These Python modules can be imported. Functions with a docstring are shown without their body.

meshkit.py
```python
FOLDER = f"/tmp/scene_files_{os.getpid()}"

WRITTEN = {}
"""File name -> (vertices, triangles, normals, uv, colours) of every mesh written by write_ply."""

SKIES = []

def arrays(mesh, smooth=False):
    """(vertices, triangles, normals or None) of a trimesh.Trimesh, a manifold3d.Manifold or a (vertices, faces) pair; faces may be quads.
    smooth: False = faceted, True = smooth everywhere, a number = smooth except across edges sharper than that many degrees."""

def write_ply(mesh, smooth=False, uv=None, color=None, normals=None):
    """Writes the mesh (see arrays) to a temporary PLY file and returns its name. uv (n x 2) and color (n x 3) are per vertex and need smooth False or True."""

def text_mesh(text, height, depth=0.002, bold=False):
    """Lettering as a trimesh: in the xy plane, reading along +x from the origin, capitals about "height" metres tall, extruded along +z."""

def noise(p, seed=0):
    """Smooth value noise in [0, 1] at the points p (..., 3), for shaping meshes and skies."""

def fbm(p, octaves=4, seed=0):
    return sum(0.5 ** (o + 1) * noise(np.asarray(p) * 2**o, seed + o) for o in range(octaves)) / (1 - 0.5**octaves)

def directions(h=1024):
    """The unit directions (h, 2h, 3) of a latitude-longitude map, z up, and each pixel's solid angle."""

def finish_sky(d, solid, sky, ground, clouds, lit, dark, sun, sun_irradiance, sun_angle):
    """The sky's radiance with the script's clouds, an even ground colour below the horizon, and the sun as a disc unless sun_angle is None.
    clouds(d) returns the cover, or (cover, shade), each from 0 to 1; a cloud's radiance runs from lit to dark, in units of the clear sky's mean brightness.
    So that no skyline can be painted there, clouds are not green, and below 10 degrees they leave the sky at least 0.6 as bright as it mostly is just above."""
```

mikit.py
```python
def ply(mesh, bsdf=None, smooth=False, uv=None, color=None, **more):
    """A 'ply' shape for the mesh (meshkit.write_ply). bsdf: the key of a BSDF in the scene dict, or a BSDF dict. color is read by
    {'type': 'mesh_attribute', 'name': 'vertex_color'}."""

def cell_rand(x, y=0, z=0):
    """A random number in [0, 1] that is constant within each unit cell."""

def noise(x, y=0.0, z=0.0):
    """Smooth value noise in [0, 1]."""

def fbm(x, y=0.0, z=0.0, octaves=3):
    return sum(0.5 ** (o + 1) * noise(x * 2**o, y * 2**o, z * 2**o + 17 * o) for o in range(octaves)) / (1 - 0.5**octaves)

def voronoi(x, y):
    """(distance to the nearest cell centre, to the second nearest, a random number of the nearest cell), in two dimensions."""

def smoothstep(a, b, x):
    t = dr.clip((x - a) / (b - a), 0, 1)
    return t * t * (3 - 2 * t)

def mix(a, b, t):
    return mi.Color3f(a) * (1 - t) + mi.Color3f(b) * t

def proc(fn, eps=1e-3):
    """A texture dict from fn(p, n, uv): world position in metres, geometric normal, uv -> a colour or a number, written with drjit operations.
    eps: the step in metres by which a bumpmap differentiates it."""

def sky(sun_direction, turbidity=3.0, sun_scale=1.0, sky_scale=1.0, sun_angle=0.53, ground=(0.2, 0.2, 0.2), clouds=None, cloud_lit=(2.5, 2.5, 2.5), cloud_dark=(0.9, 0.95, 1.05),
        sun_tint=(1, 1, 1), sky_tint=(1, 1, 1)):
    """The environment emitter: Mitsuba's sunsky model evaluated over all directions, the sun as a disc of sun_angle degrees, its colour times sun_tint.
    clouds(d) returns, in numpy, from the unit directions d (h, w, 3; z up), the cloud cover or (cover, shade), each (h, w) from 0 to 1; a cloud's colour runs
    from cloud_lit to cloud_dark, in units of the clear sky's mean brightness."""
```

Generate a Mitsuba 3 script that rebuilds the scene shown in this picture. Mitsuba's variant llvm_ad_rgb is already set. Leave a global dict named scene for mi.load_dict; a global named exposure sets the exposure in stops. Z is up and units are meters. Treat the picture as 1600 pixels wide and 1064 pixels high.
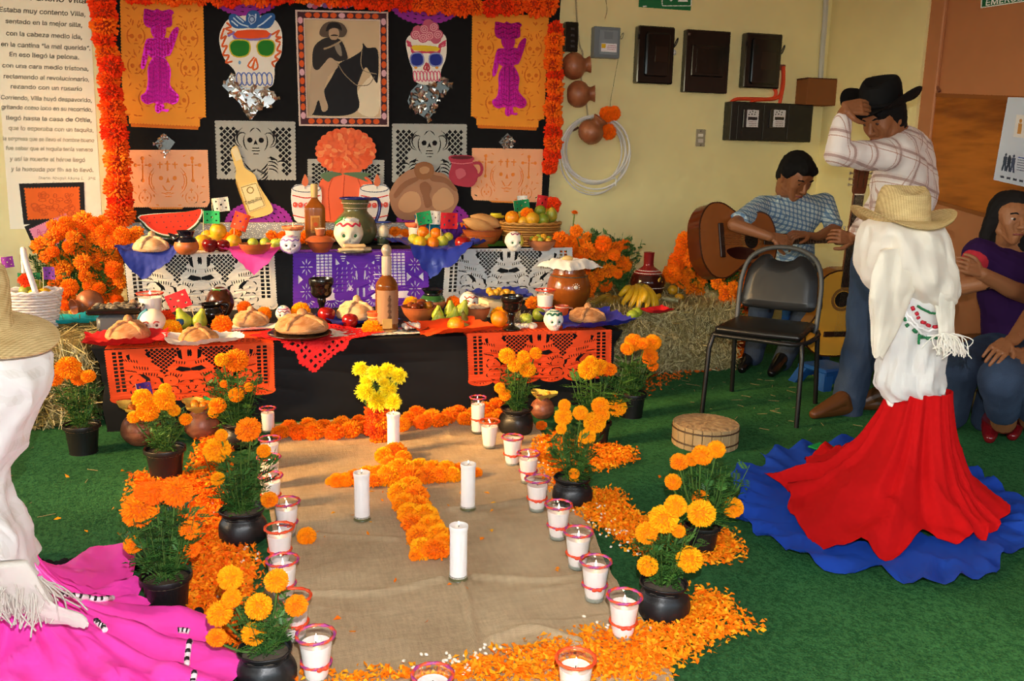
import math, random, numpy as np, trimesh, shapely, manifold3d as m3
import shapely.geometry as sg, shapely.affinity as sa
from shapely.ops import unary_union
import mitsuba as mi, mikit, meshkit, drjit as dr

scene, labels = {}, {}
rng = random.Random(7)

# ---------------------------------------------------------------- camera
CAM_F, CAM_H, TILT, YAW, ROLL = 1380.0, 1.30, math.atan(284 / 1380), math.radians(15.7), math.radians(1.2)
EYE = np.array([0, 0, CAM_H])
_f0 = np.array([math.sin(YAW), math.cos(YAW), 0]); _r0 = np.array([math.cos(YAW), -math.sin(YAW), 0]); _z = np.array([0, 0, 1.0])
FW = _f0 * math.cos(TILT) - _z * math.sin(TILT); _u0 = _f0 * math.sin(TILT) + _z * math.cos(TILT)
RT = _r0 * math.cos(ROLL) + _u0 * math.sin(ROLL); UP = _u0 * math.cos(ROLL) - _r0 * math.sin(ROLL)
scene['camera'] = {'type': 'perspective', 'fov': math.degrees(2 * math.atan(800 / CAM_F)), 'fov_axis': 'x', 'near_clip': 0.05, 'far_clip': 200.0,
                   'to_world': mi.ScalarTransform4f().look_at(origin=EYE.tolist(), target=(EYE + FW).tolist(), up=UP.tolist())}

# ---------------------------------------------------------------- light
scene['sky'] = mikit.sky((-0.88, -0.22, 0.40), turbidity=4.0, sun_scale=1.7, sky_scale=4.0, sun_angle=16.0, ground=(0.30, 0.27, 0.22), sky_tint=(1.0, 1.0, 0.98), sun_tint=(1.0, 0.72, 0.36))
exposure = 2.16
FLASH = (EYE + UP * 0.16 + RT * 0.02).tolist()
scene['camera_flash'] = {'type': 'spot', 'to_world': mi.ScalarTransform4f().look_at(origin=FLASH, target=(EYE + FW * 4).tolist(), up=[0, 0, 1]),
                         'cutoff_angle': 52.0, 'beam_width': 40.0, 'sampling_weight': 4.0, 'intensity': {'type': 'rgb', 'value': [4.5, 4.5, 4.5]}}

# ---------------------------------------------------------------- helpers
def S(c):
    if isinstance(c, str):
        c = c.lstrip('#'); c = c if len(c) == 6 else c[0] * 2 + c[1] * 2 + c[2] * 2; c = [int(c[i:i + 2], 16) for i in (0, 2, 4)]
    c = np.asarray(c, float) / 255
    return np.where(c <= 0.04045, c / 12.92, ((c + 0.055) / 1.055) ** 2.4)

def ray(x, y): return FW + RT * (x - 800) / CAM_F - UP * (y - 532) / CAM_F
def G(x, y, z=0.0):
    d = ray(x, y); return EYE + d * (z - CAM_H) / d[2]
def WY(x, y, Y):
    d = ray(x, y); return EYE + d * Y / d[1]
def WX(x, y, X):
    d = ray(x, y); return EYE + d * X / d[0]
def mpp(p): return float((np.asarray(p) - EYE) @ FW) / CAM_F           # metres per photograph pixel at p

def uniq(key):
    if key not in scene and key not in labels: return key
    n = 1
    while f'{key}_{n:03d}' in scene or f'{key}_{n:03d}' in labels: n += 1
    return f'{key}_{n:03d}'
_cnt = {}
def ukey(key):
    if key not in scene and key not in labels and key not in _cnt: _cnt[key] = 0; return key
    _cnt[key] = _cnt.get(key, 0) + 1
    return f'{key}_{_cnt[key]:03d}'
def thing(name, label=None, cat=None, group=None, kind=None):
    k = ukey(name); d = {}
    if label: d['label'] = label
    if cat: d['category'] = cat
    if group: d['group'] = group
    if kind: d['kind'] = kind
    labels[k] = d
    return k
def put(name, shape, parent=None, label=None, kind=None):
    k = ukey(f'{parent}__{name}' if parent else name); scene[k] = shape
    d = {}
    if label: d['label'] = label
    if kind: d['kind'] = kind
    if d: labels[k] = d
    return k
def solo(name, shape, label, cat, group=None, kind=None):
    k = thing(name, label, cat, group, kind); scene[k] = shape; return k

def M4(loc=(0, 0, 0), rz=0, rx=0, ry=0, s=1.0):
    cz, sz, cx, sx, cy, sy = math.cos(rz), math.sin(rz), math.cos(rx), math.sin(rx), math.cos(ry), math.sin(ry)
    A = np.array([[cz, -sz, 0], [sz, cz, 0], [0, 0, 1]]) @ np.array([[cy, 0, sy], [0, 1, 0], [-sy, 0, cy]]) @ np.array([[1, 0, 0], [0, cx, -sx], [0, sx, cx]])
    m = np.eye(4); m[:3, :3] = A @ np.diag(np.broadcast_to(np.asarray(s, float), (3,))); m[:3, 3] = loc
    return m
def zto(loc, d, spin=0, s=1.0):
    """Matrix that turns local +z to direction d."""
    d = np.asarray(d, float) / np.linalg.norm(d); a = np.cross([0.13, 0.99, 0.05], d)
    a /= np.linalg.norm(a); b = np.cross(d, a)
    c, q = math.cos(spin), math.sin(spin)
    m = np.eye(4); m[:3, 0] = (a * c + b * q); m[:3, 1] = (b * c - a * q); m[:3, 2] = d
    m[:3, :3] = m[:3, :3] @ np.diag(np.broadcast_to(np.asarray(s, float), (3,))); m[:3, 3] = loc
    return m
def at(shape, m):
    return {**shape, 'to_world': mi.ScalarTransform4f(np.asarray(m, float).tolist())}
def tmesh(m):
    if hasattr(m, 'to_mesh'):
        q = m.to_mesh(); return trimesh.Trimesh(np.array(q.vert_properties[:, :3], float), np.array(q.tri_verts), process=False)
    if isinstance(m, (tuple, list)) and len(m) == 2 and not hasattr(m[0], 'vertices'):
        v, f = np.asarray(m[0], float), np.asarray(m[1], int)
        if f.shape[1] == 4: f = np.vstack([f[:, [0, 1, 2]], f[:, [0, 2, 3]]])
        return trimesh.Trimesh(v, f, process=False)
    if isinstance(m, (list, tuple)): return trimesh.util.concatenate([tmesh(x) for x in m])
    return m
def shp(mesh, col='#808080', mat='matte', smooth=40, xf=None):
    """The shape entry of a mesh with one colour, or a colour function of its points, as vertex colours."""
    mesh = tmesh(mesh)
    if smooth not in (False, True):
        mesh = trimesh.Trimesh(mesh.vertices, mesh.faces, process=True)
        mesh = trimesh.graph.smooth_shade(mesh, angle=np.radians(smooth), facet_minarea=None)
    v = np.array(mesh.vertices)
    if callable(col): c = np.asarray(col(v), float)
    elif isinstance(col, np.ndarray) and col.ndim == 2: c = col
    else: c = np.broadcast_to(S(col) if not isinstance(col, np.ndarray) else col, (len(v), 3))
    if xf is not None:
        mesh = trimesh.Trimesh(v @ xf[:3, :3].T + xf[:3, 3], mesh.faces, process=False)
    return cply(mesh, mat, bool(smooth), c)

_norm = {}
def cply(mesh, mat, smooth=False, color=None):
    """A ply whose faces carry one colour each, packed into uv (10 bits of the square root per channel): meshes with uv alone join into one, which renders far faster than vertex colours."""
    v, f, n = meshkit.arrays(mesh, smooth); c = np.clip(np.asarray(color, float), 0, 1)
    if np.ptp(c, axis=0).max() > 1e-9: c = np.repeat(c[f].mean(1), 3, axis=0); v = v[f].reshape(-1, 3); n = None if n is None else n[f].reshape(-1, 3); f = np.arange(len(v)).reshape(-1, 3)
    q = np.round(np.sqrt(c) * 1023); path = meshkit.write_ply((v, f), False, np.c_[q[:, 0] * 1024 + q[:, 1], q[:, 2]], None, normals=n)
    return {'type': 'ply', 'filename': path, 'face_normals': n is None, 'bsdf': {'type': 'ref', 'id': mat}}
def unpack(p, n, uv):
    u = dr.floor(uv.x + 0.5); r = dr.floor(u / 1024); g = u - r * 1024; b = dr.floor(uv.y + 0.5)
    return mi.Color3f(dr.square(r / 1023), dr.square(g / 1023), dr.square(b / 1023))

# mesh makers
def box(sx, sy, sz, ch=0.0, loc=(0, 0, 0)):
    """Box centred in x, y with its base at z = 0; chamfered edges."""
    if ch <= 0:
        b = trimesh.creation.box((sx, sy, sz)); b.apply_translation((loc[0], loc[1], loc[2] + sz / 2)); return b
    p = []
    for a in (-1, 1):
        for b in (-1, 1):
            for c in (-1, 1):
                for k in range(3):
                    q = np.array([a * sx / 2, b * sy / 2, c * sz / 2]); o = np.array([a, b, c]) * ch; o[k] = 0; p.append(q - o)
    h = trimesh.convex.convex_hull(np.array(p)); h.apply_translation((loc[0], loc[1], loc[2] + sz / 2)); return h
def lathe(prof, n=28, fn=None):
    """Surface of revolution of (radius, z) points about z; fn(theta, r, z) may change the radius."""
    prof = np.asarray(prof, float); th = np.arange(n) * 2 * np.pi / n
    r, z = np.repeat(prof[:, 0], n), np.repeat(prof[:, 1], n); t = np.tile(th, len(prof))
    if fn is not None: r = fn(t, r, z)
    v = np.c_[r * np.cos(t), r * np.sin(t), z]
    i, j = np.meshgrid(np.arange(len(prof) - 1), np.arange(n), indexing='ij'); j2 = (j + 1) % n
    q = np.stack([i * n + j, i * n + j2, (i + 1) * n + j2, (i + 1) * n + j], -1).reshape(-1, 4)
    m = tmesh((v, q)); m = trimesh.Trimesh(m.vertices, m.faces, process=True); m.update_faces(m.nondegenerate_faces()); return m
def curve(prof, k=4):
    """Catmull-Rom refinement of a polyline."""
    p = np.asarray(prof, float); P = np.vstack([2 * p[0] - p[1], p, 2 * p[-1] - p[-2]]); out = []
    for i in range(1, len(P) - 2):
        for t in np.arange(k) / k:
            a, b, c, d = P[i - 1], P[i], P[i + 1], P[i + 2]
            out.append(0.5 * (2 * b + (c - a) * t + (2 * a - 5 * b + 4 * c - d) * t * t + (3 * b - a - 3 * c + d) * t ** 3))
    return np.array(out + [p[-1]])
def tube(pts, r, sides=8, caps=True):
    p = np.asarray(pts, float); t = np.gradient(p, axis=0); t /= np.linalg.norm(t, axis=1, keepdims=True) + 1e-12
    a = np.cross(t[0], [0.31, 0.2, 0.93]); a /= np.linalg.norm(a); A = []
    for k in range(len(p)):
        a = a - t[k] * (a @ t[k]); a /= np.linalg.norm(a) + 1e-12; A.append(a)
    A = np.array(A); B = np.cross(t, A); ang = np.arange(sides) * 2 * np.pi / sides
    rr = np.broadcast_to(r, (len(p),))[:, None, None]
    v = (p[:, None] + rr * (np.cos(ang)[None, :, None] * A[:, None] + np.sin(ang)[None, :, None] * B[:, None])).reshape(-1, 3)
    i, j = np.meshgrid(np.arange(len(p) - 1), np.arange(sides), indexing='ij'); j2 = (j + 1) % sides
    q = np.stack([i * sides + j, i * sides + j2, (i + 1) * sides + j2, (i + 1) * sides + j], -1).reshape(-1, 4)
    f = np.vstack([q[:, [0, 1, 2]], q[:, [0, 2, 3]]]); n = len(v)
    if caps:
        v = np.vstack([v, p[0], p[-1]]); k = (len(p) - 1) * sides; e = np.arange(sides); e2 = (e + 1) % sides
        f = np.vstack([f, np.c_[e2, e, np.full(sides, n)], np.c_[k + e, k + e2, np.full(sides, n + 1)]])
    return trimesh.Trimesh(v, f, process=False)
def sphere(r=1.0, sub=2):
    return trimesh.creation.icosphere(subdivisions=sub, radius=r)
def uvs(n=24, m=14):
    return lathe([(math.sin(a) + 1e-9 * 0, -math.cos(a)) for a in np.linspace(0.0, math.pi, m)], n)
def moved(m, loc=(0, 0, 0), **k):
    m = tmesh(m).copy(); m.apply_transform(M4(loc, **k)); return m
def blob(joints, bones, size=0.012, it=8):
    """One continuous body: hulls of the spheres at two joints, joined, refined and smoothed. joints: name -> (point, radius)."""
    parts = []
    for a, b in bones:
        s = []
        for k in (a, b):
            p, r = joints[k]
            s.append(m3.Manifold.sphere(r, 20).translate(tuple(map(float, p))))
        parts.append(m3.Manifold.batch_hull(s))
    m = m3.Manifold.batch_boolean(parts, m3.OpType.Add).refine_to_length(size)
    t = tmesh(m); t = trimesh.Trimesh(t.vertices, t.faces, process=True)
    trimesh.smoothing.filter_taubin(t, lamb=0.5, nu=0.53, iterations=it); return t
def polys(g):
    return [p for p in (getattr(g, 'geoms', [g])) if p.geom_type == 'Polygon' and p.area > 1e-9]
def ext(poly, t):
    return trimesh.util.concatenate([trimesh.creation.extrude_polygon(p, t, engine='earcut') for p in polys(poly)])
def pmap(poly, fn):
    return shapely.transform(poly, fn)
def on_wall(poly_px, Y, t, z0=0.0, simp=0.12):
    """A flat sheet: the outline (photograph pixels) laid on the upright plane at depth Y, then given thickness t towards the room."""
    if isinstance(poly_px, (list, np.ndarray)): poly_px = sg.Polygon(poly_px)
    def fn(c): return np.array([WY(x, y, Y)[[0, 2]] for x, y in c])
    g = pmap(poly_px.buffer(0).simplify(simp), fn).buffer(0); m = ext(g, t)
    v = np.array(m.vertices); m.vertices = np.c_[v[:, 0], Y - z0 - v[:, 2], v[:, 1]]; m.faces = m.faces[:, ::-1] if False else m.faces
    m.fix_normals() if len(m.faces) < 20000 else None
    return m
def quadmap(q):
    """Unit square (u right, v down) to the four pixel corners tl, tr, br, bl."""
    q = np.asarray(q, float)
    def fn(c):
        u, v = c[:, :1], c[:, 1:2]
        return (q[0] * (1 - u) + q[1] * u) * (1 - v) + (q[3] * (1 - u) + q[2] * u) * v
    return fn
def smoothpoly(pts, k=5):
    p = np.asarray(pts, float); n = len(p); q = curve(np.vstack([p[-2:], p, p[:3]]), k); return sg.Polygon(q[2 * k:(n + 2) * k])
def stroke(pts, w, k=5): return sg.LineString(curve(pts, k)).buffer(w)
def disc(x, y, r, ry=None, n=5):
    d = sg.Point(0, 0).buffer(1, n); return sa.translate(sa.scale(d, r, ry or r), x, y)
def noisecol(a, b, sc, seed=0, lo=0.3, hi=0.7, oct=3):
    a, b = S(a), S(b)
    def fn(v):
        n = np.clip((meshkit.fbm(v * sc + 11.3, oct, seed) - lo) / (hi - lo), 0, 1)[:, None]; return a * (1 - n) + b * n
    return fn
def textcentre(txt, h, depth=0.0008, bold=False):
    m = meshkit.text_mesh(txt, h, depth, bold); b = m.bounds; m.apply_translation((-(b[0, 0] + b[1, 0]) / 2, 0, 0)); return m
def upright(m, loc, sx=1.0, shear=0.0, rot=0.0):
    """Lettering in the xy plane set upright on a plane that faces the room (-y)."""
    v = np.array(m.vertices); x = v[:, 0] * sx + shear * v[:, 1]; y = v[:, 1]; c, s = math.cos(rot), math.sin(rot)
    m = m.copy(); m.vertices = np.c_[loc[0] + x * c - y * s, loc[1] - v[:, 2], loc[2] + x * s + y * c]; return m

# ---------------------------------------------------------------- materials
def vc(): return mikit.proc(unpack)
def bsdf(name, rough, **k):
    scene[name] = {'type': 'twosided', 'bsdf': {'type': 'principled', 'base_color': vc(), 'roughness': rough, **k}}
bsdf('matte', 0.85, specular=0.25)
bsdf('paper', 0.7, specular=0.3)
bsdf('satin', 0.42, specular=0.5)
bsdf('gloss', 0.14, specular=0.6)
bsdf('skin', 0.48, specular=0.4)
bsdf('wax', 0.4, specular=0.4)
bsdf('vinyl', 0.33, specular=0.5)
bsdf('silk', 0.36, specular=0.5, sheen=0.5)
bsdf('cloth', 0.9, specular=0.15, sheen=0.4)
bsdf('metal', 0.22, metallic=1.0)
bsdf('foil', 0.2, metallic=0.85)
scene['leaf'] = {'type': 'twosided', 'bsdf': {'type': 'principled', 'base_color': vc(), 'roughness': 0.5, 'specular': 0.35}}
scene['petal'] = {'type': 'twosided', 'bsdf': {'type': 'principled', 'base_color': vc(), 'roughness': 0.75, 'specular': 0.2}}
scene['glass'] = {'type': 'thindielectric', 'int_ior': 1.5}
scene['liquid'] = {'type': 'principled', 'base_color': {'type': 'rgb', 'value': [0.62, 0.27, 0.06]}, 'roughness': 0.05, 'spec_trans': 0.55, 'specular': 0.5}

def turf_c(p, n, uv):
    a = mikit.fbm(p.x * 3.1, p.y * 3.1, 0.0, 3); b = mikit.noise(p.x * 260, p.y * 260); b2 = mikit.noise(p.x * 90, p.y * 70)
    c = mikit.mix((0.012, 0.064, 0.021), (0.034, 0.135, 0.046), mikit.smoothstep(0.1, 0.9, 0.55 * b + 0.45 * b2))
    return c * (0.75 + 0.5 * a)
def turf_h(p, n, uv): return mikit.noise(p.x * 230, p.y * 230) + 0.6 * mikit.noise(p.x * 97, p.y * 97)
scene['turf'] = {'type': 'bumpmap', 'arbitrary': mikit.proc(turf_h, 1.5e-3), 'scale': 0.004, 'bsdf': {'type': 'principled', 'base_color': mikit.proc(turf_c), 'roughness': 0.95, 'specular': 0.1, 'sheen': 0.3}}
def wall_fn(base, amt=0.1):
    base = tuple(float(q) for q in S(base))
    def fn(p, n, uv):
        a = mikit.fbm(p.x * 1.3 + p.y, p.z * 1.3, 3.0, 3); b = mikit.fbm(p.x * 9 + p.y * 9, p.z * 9, 1.0, 2)
        return mi.Color3f(*base) * (1 - amt + 2 * amt * (0.65 * a + 0.35 * b))
    return fn
def wall_h(p, n, uv): return mikit.fbm(p.x * 22 + p.y * 22, p.z * 22, 0.0, 3)
def wallmat(name, base, amt=0.08, rough=0.55):
    scene[name] = {'type': 'twosided', 'bsdf': {'type': 'bumpmap', 'arbitrary': mikit.proc(wall_h, 2e-3), 'scale': 0.004, 'bsdf': {'type': 'principled', 'base_color': mikit.proc(wall_fn(base, amt)), 'roughness': rough, 'specular': 0.35}}}
wallmat('yellow_paint', '#e8d89c'); wallmat('terracotta_paint', '#b4744a')
def wood_c(p, n, uv):
    g = mikit.fbm(p.x * 4 + p.y * 4, p.z * 26, 2.0, 4); k = mikit.fbm(p.x * 1.2 + p.y * 1.5, p.z * 2.4, 8.0, 3)
    return mikit.mix(tuple(float(q) for q in S('#7a3d12')), tuple(float(q) for q in S('#b4661f')), mikit.smoothstep(0.25, 0.75, 0.5 * g + 0.5 * k))
scene['board_wood'] = {'type': 'twosided', 'bsdf': {'type': 'principled', 'base_color': mikit.proc(wood_c), 'roughness': 0.4, 'specular': 0.4}}
def burlap_c(p, n, uv):
    w = 0.5 + 0.5 * dr.sin(p.x * 1500 + 1.5 * mikit.noise(p.x * 30, p.y * 30)); w2 = 0.5 + 0.5 * dr.sin(p.y * 1500 + 1.5 * mikit.noise(p.y * 30, p.x * 30))
    t = mikit.fbm(p.x * 5, p.y * 5, 0.0, 3); s = mikit.noise(p.x * 240, p.y * 30); s2 = mikit.noise(p.x * 30, p.y * 240)
    return mikit.mix(tuple(float(q) for q in S('#8a7154')), tuple(float(q) for q in S('#d0b892')), dr.clip(0.22 * w + 0.22 * w2 + 0.2 * s + 0.2 * s2 + 0.5 * (t - 0.3), 0, 1))
def burlap_h(p, n, uv): return dr.sin(p.x * 1500) * dr.sin(p.y * 1500) * 0.5 + mikit.noise(p.x * 240, p.y * 40) * 0.5 + mikit.noise(p.x * 40, p.y * 240) * 0.5
scene['burlap'] = {'type': 'twosided', 'bsdf': {'type': 'bumpmap', 'arbitrary': mikit.proc(burlap_h, 5e-4), 'scale': 0.0009, 'bsdf': {'type': 'principled', 'base_color': mikit.proc(burlap_c), 'roughness': 0.9, 'specular': 0.1}}}

# ---------------------------------------------------------------- the room
WB, WR, WL, CEIL = 6.05, 4.16, -2.7, 2.85
def struct(name, mesh, mat, col='#808080', smooth=False, parent=None):
    k = put(name, shp(mesh, col, mat, smooth), parent)
    if parent is None: labels[k] = {'kind': 'structure'}
    return k
def slab(x0, x1, y0, y1, z0, z1): return box(x1 - x0, y1 - y0, z1 - z0, 0, ((x0 + x1) / 2, (y0 + y1) / 2, z0))
struct('floor', slab(WL, WR, -3.0, WB, -0.05, 0.0), 'turf')
struct('wall_back', slab(WL, WR + 0.15, WB, WB + 0.15, -0.05, CEIL), 'yellow_paint')
YS = 5.02
struct('wall_right', slab(WR, WR + 0.15, -3.0, WB, -0.05, CEIL), 'terracotta_paint')
struct('trim_1', slab(WR - 0.045, WR, YS, WB, 0, CEIL), 'yellow_paint')
struct('trim_2', box(0.03, 0.13, CEIL, 0.008, (WR - 0.012, YS - 0.063, 0)), 'terracotta_paint')
scene['ceiling_paint'] = {'type': 'diffuse', 'reflectance': {'type': 'rgb', 'value': [0.75, 0.7, 0.58]}}
struct('ceiling', slab(WL, WR, -3.0, WB, CEIL, CEIL + 0.1), 'ceiling_paint')
wins = [(-2.0, 0.6), (2.5, 5.6)]
wl = []; ys = [-3.0] + [y for w in wins for y in w] + [WB]
for i in range(0, len(ys), 2): wl.append(slab(WL - 0.15, WL, ys[i], ys[i + 1], -0.05, CEIL))
for a, b in wins: wl += [slab(WL - 0.15, WL, a, b, -0.05, 0.75), slab(WL - 0.15, WL, a, b, 2.5, CEIL)]
struct('wall_left', wl, 'yellow_paint')
for i, (a, b) in enumerate(wins):
    fr = [slab(WL - 0.1, WL - 0.05, y - 0.02, y + 0.02, 0.75, 2.5) for y in np.linspace(a + 0.02, b - 0.02, 4)] + [slab(WL - 0.1, WL - 0.05, a, b, z - 0.02, z + 0.02) for z in (0.77, 2.48)]
    struct(f'window_{i + 1}', fr, 'satin', '#8a8d90')

# ---------------------------------------------------------------- altar tables under black paper
LY, UY, LZ, UZ = 4.325, 5.315, 0.408, 0.735
def cover(x0, x1, y0, y1, z1, seed, amp=0.016):
    b = trimesh.creation.box((x1 - x0, y1 - y0, z1)); b = b.subdivide_to_size(0.05); b = trimesh.Trimesh(b.vertices, b.faces, process=True)
    v = np.array(b.vertices) + [(x0 + x1) / 2, (y0 + y1) / 2, z1 / 2]
    n = meshkit.fbm(v * [3.2, 3.2, 4.5], 3, seed); r = 1 - np.abs(2 * meshkit.fbm(v * [2.2, 2.2, 5.0] + v[:, [2, 0, 1]] * 1.7, 2, seed + 5) - 1) ** 0.6
    k = np.clip((z1 - v[:, 2]) / 0.08, 0, 1) * (0.4 + 0.6 * n + 0.6 * r); d = amp * k
    front, left, right = v[:, 1] < y0 + 1e-6, v[:, 0] < x0 + 1e-6, v[:, 0] > x1 - 1e-6
    v[front, 1] += d[front] * 1.2; v[left, 0] += d[left] * 2; v[right, 0] -= d[right] * 2
    b.vertices = v; return b
solo('black_paper_cover', shp(cover(-0.79, 1.835, LY, UY - 0.002, LZ, 3), '#0e0f11', 'paper', 50), 'black paper covering the low front tier of the altar down to the green floor', 'table cover', 'black paper covers of the altar')
solo('black_paper_cover', shp(cover(-0.775, 1.795, UY, 5.985, UZ, 9, 0.006), '#0e0f10', 'paper', 50), 'black paper covering the upper back tier of the altar, behind the hanging violet cut paper', 'table cover', 'black paper covers of the altar')

# ---------------------------------------------------------------- cut paper patterns (drawn in 0..A by 0..1, y down)
def cres(x, y, r, a0, a1, w):
    a = np.radians(np.linspace(a0, a1, 6)); o = np.c_[x + r * np.cos(a), y + r * np.sin(a)]; ww = w * np.sin(np.linspace(0.15, math.pi - 0.15, 6))
    i = np.c_[x + (r - ww) * np.cos(a), y + (r - ww) * np.sin(a)]; return sg.Polygon(np.vstack([o, i[::-1]]))
def dia(x, y, r): return sg.Polygon([(x - r, y), (x, y - r), (x + r, y), (x, y + r)])
def slit(x, y, l, w, ang): return sa.translate(sa.rotate(sa.scale(sg.Point(0, 0).buffer(1, 2), l, w), ang, origin=(0, 0)), x, y)
def edges(A, r=0.028, bottom=None, sides=True):
    g = [sg.box(r, 0, A - r, 0.92)]
    for y in np.arange(r, 0.92, r * 1.9):
        if sides: g += [disc(r, y, r, n=3), disc(A - r, y, r, n=3)]
    n = bottom or int(A / (1.9 * r)); R = A / n / 2
    for i in range(n): g.append(disc((2 * i + 1) * R, 0.92 - 0.0 if R < 0.05 else 0.9, R * 1.04, min(R * 1.04, 0.1), n=6))
    return unary_union(g)
def mirror(hs, A): return hs + [sa.scale(h, -1, 1, origin=(A / 2, 0)) for h in hs]
def cut(base, holes, A):
    g = base.difference(unary_union([h.buffer(0) for h in holes]))
    return pmap(g, lambda c: c / [A, 1.0])
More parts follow.
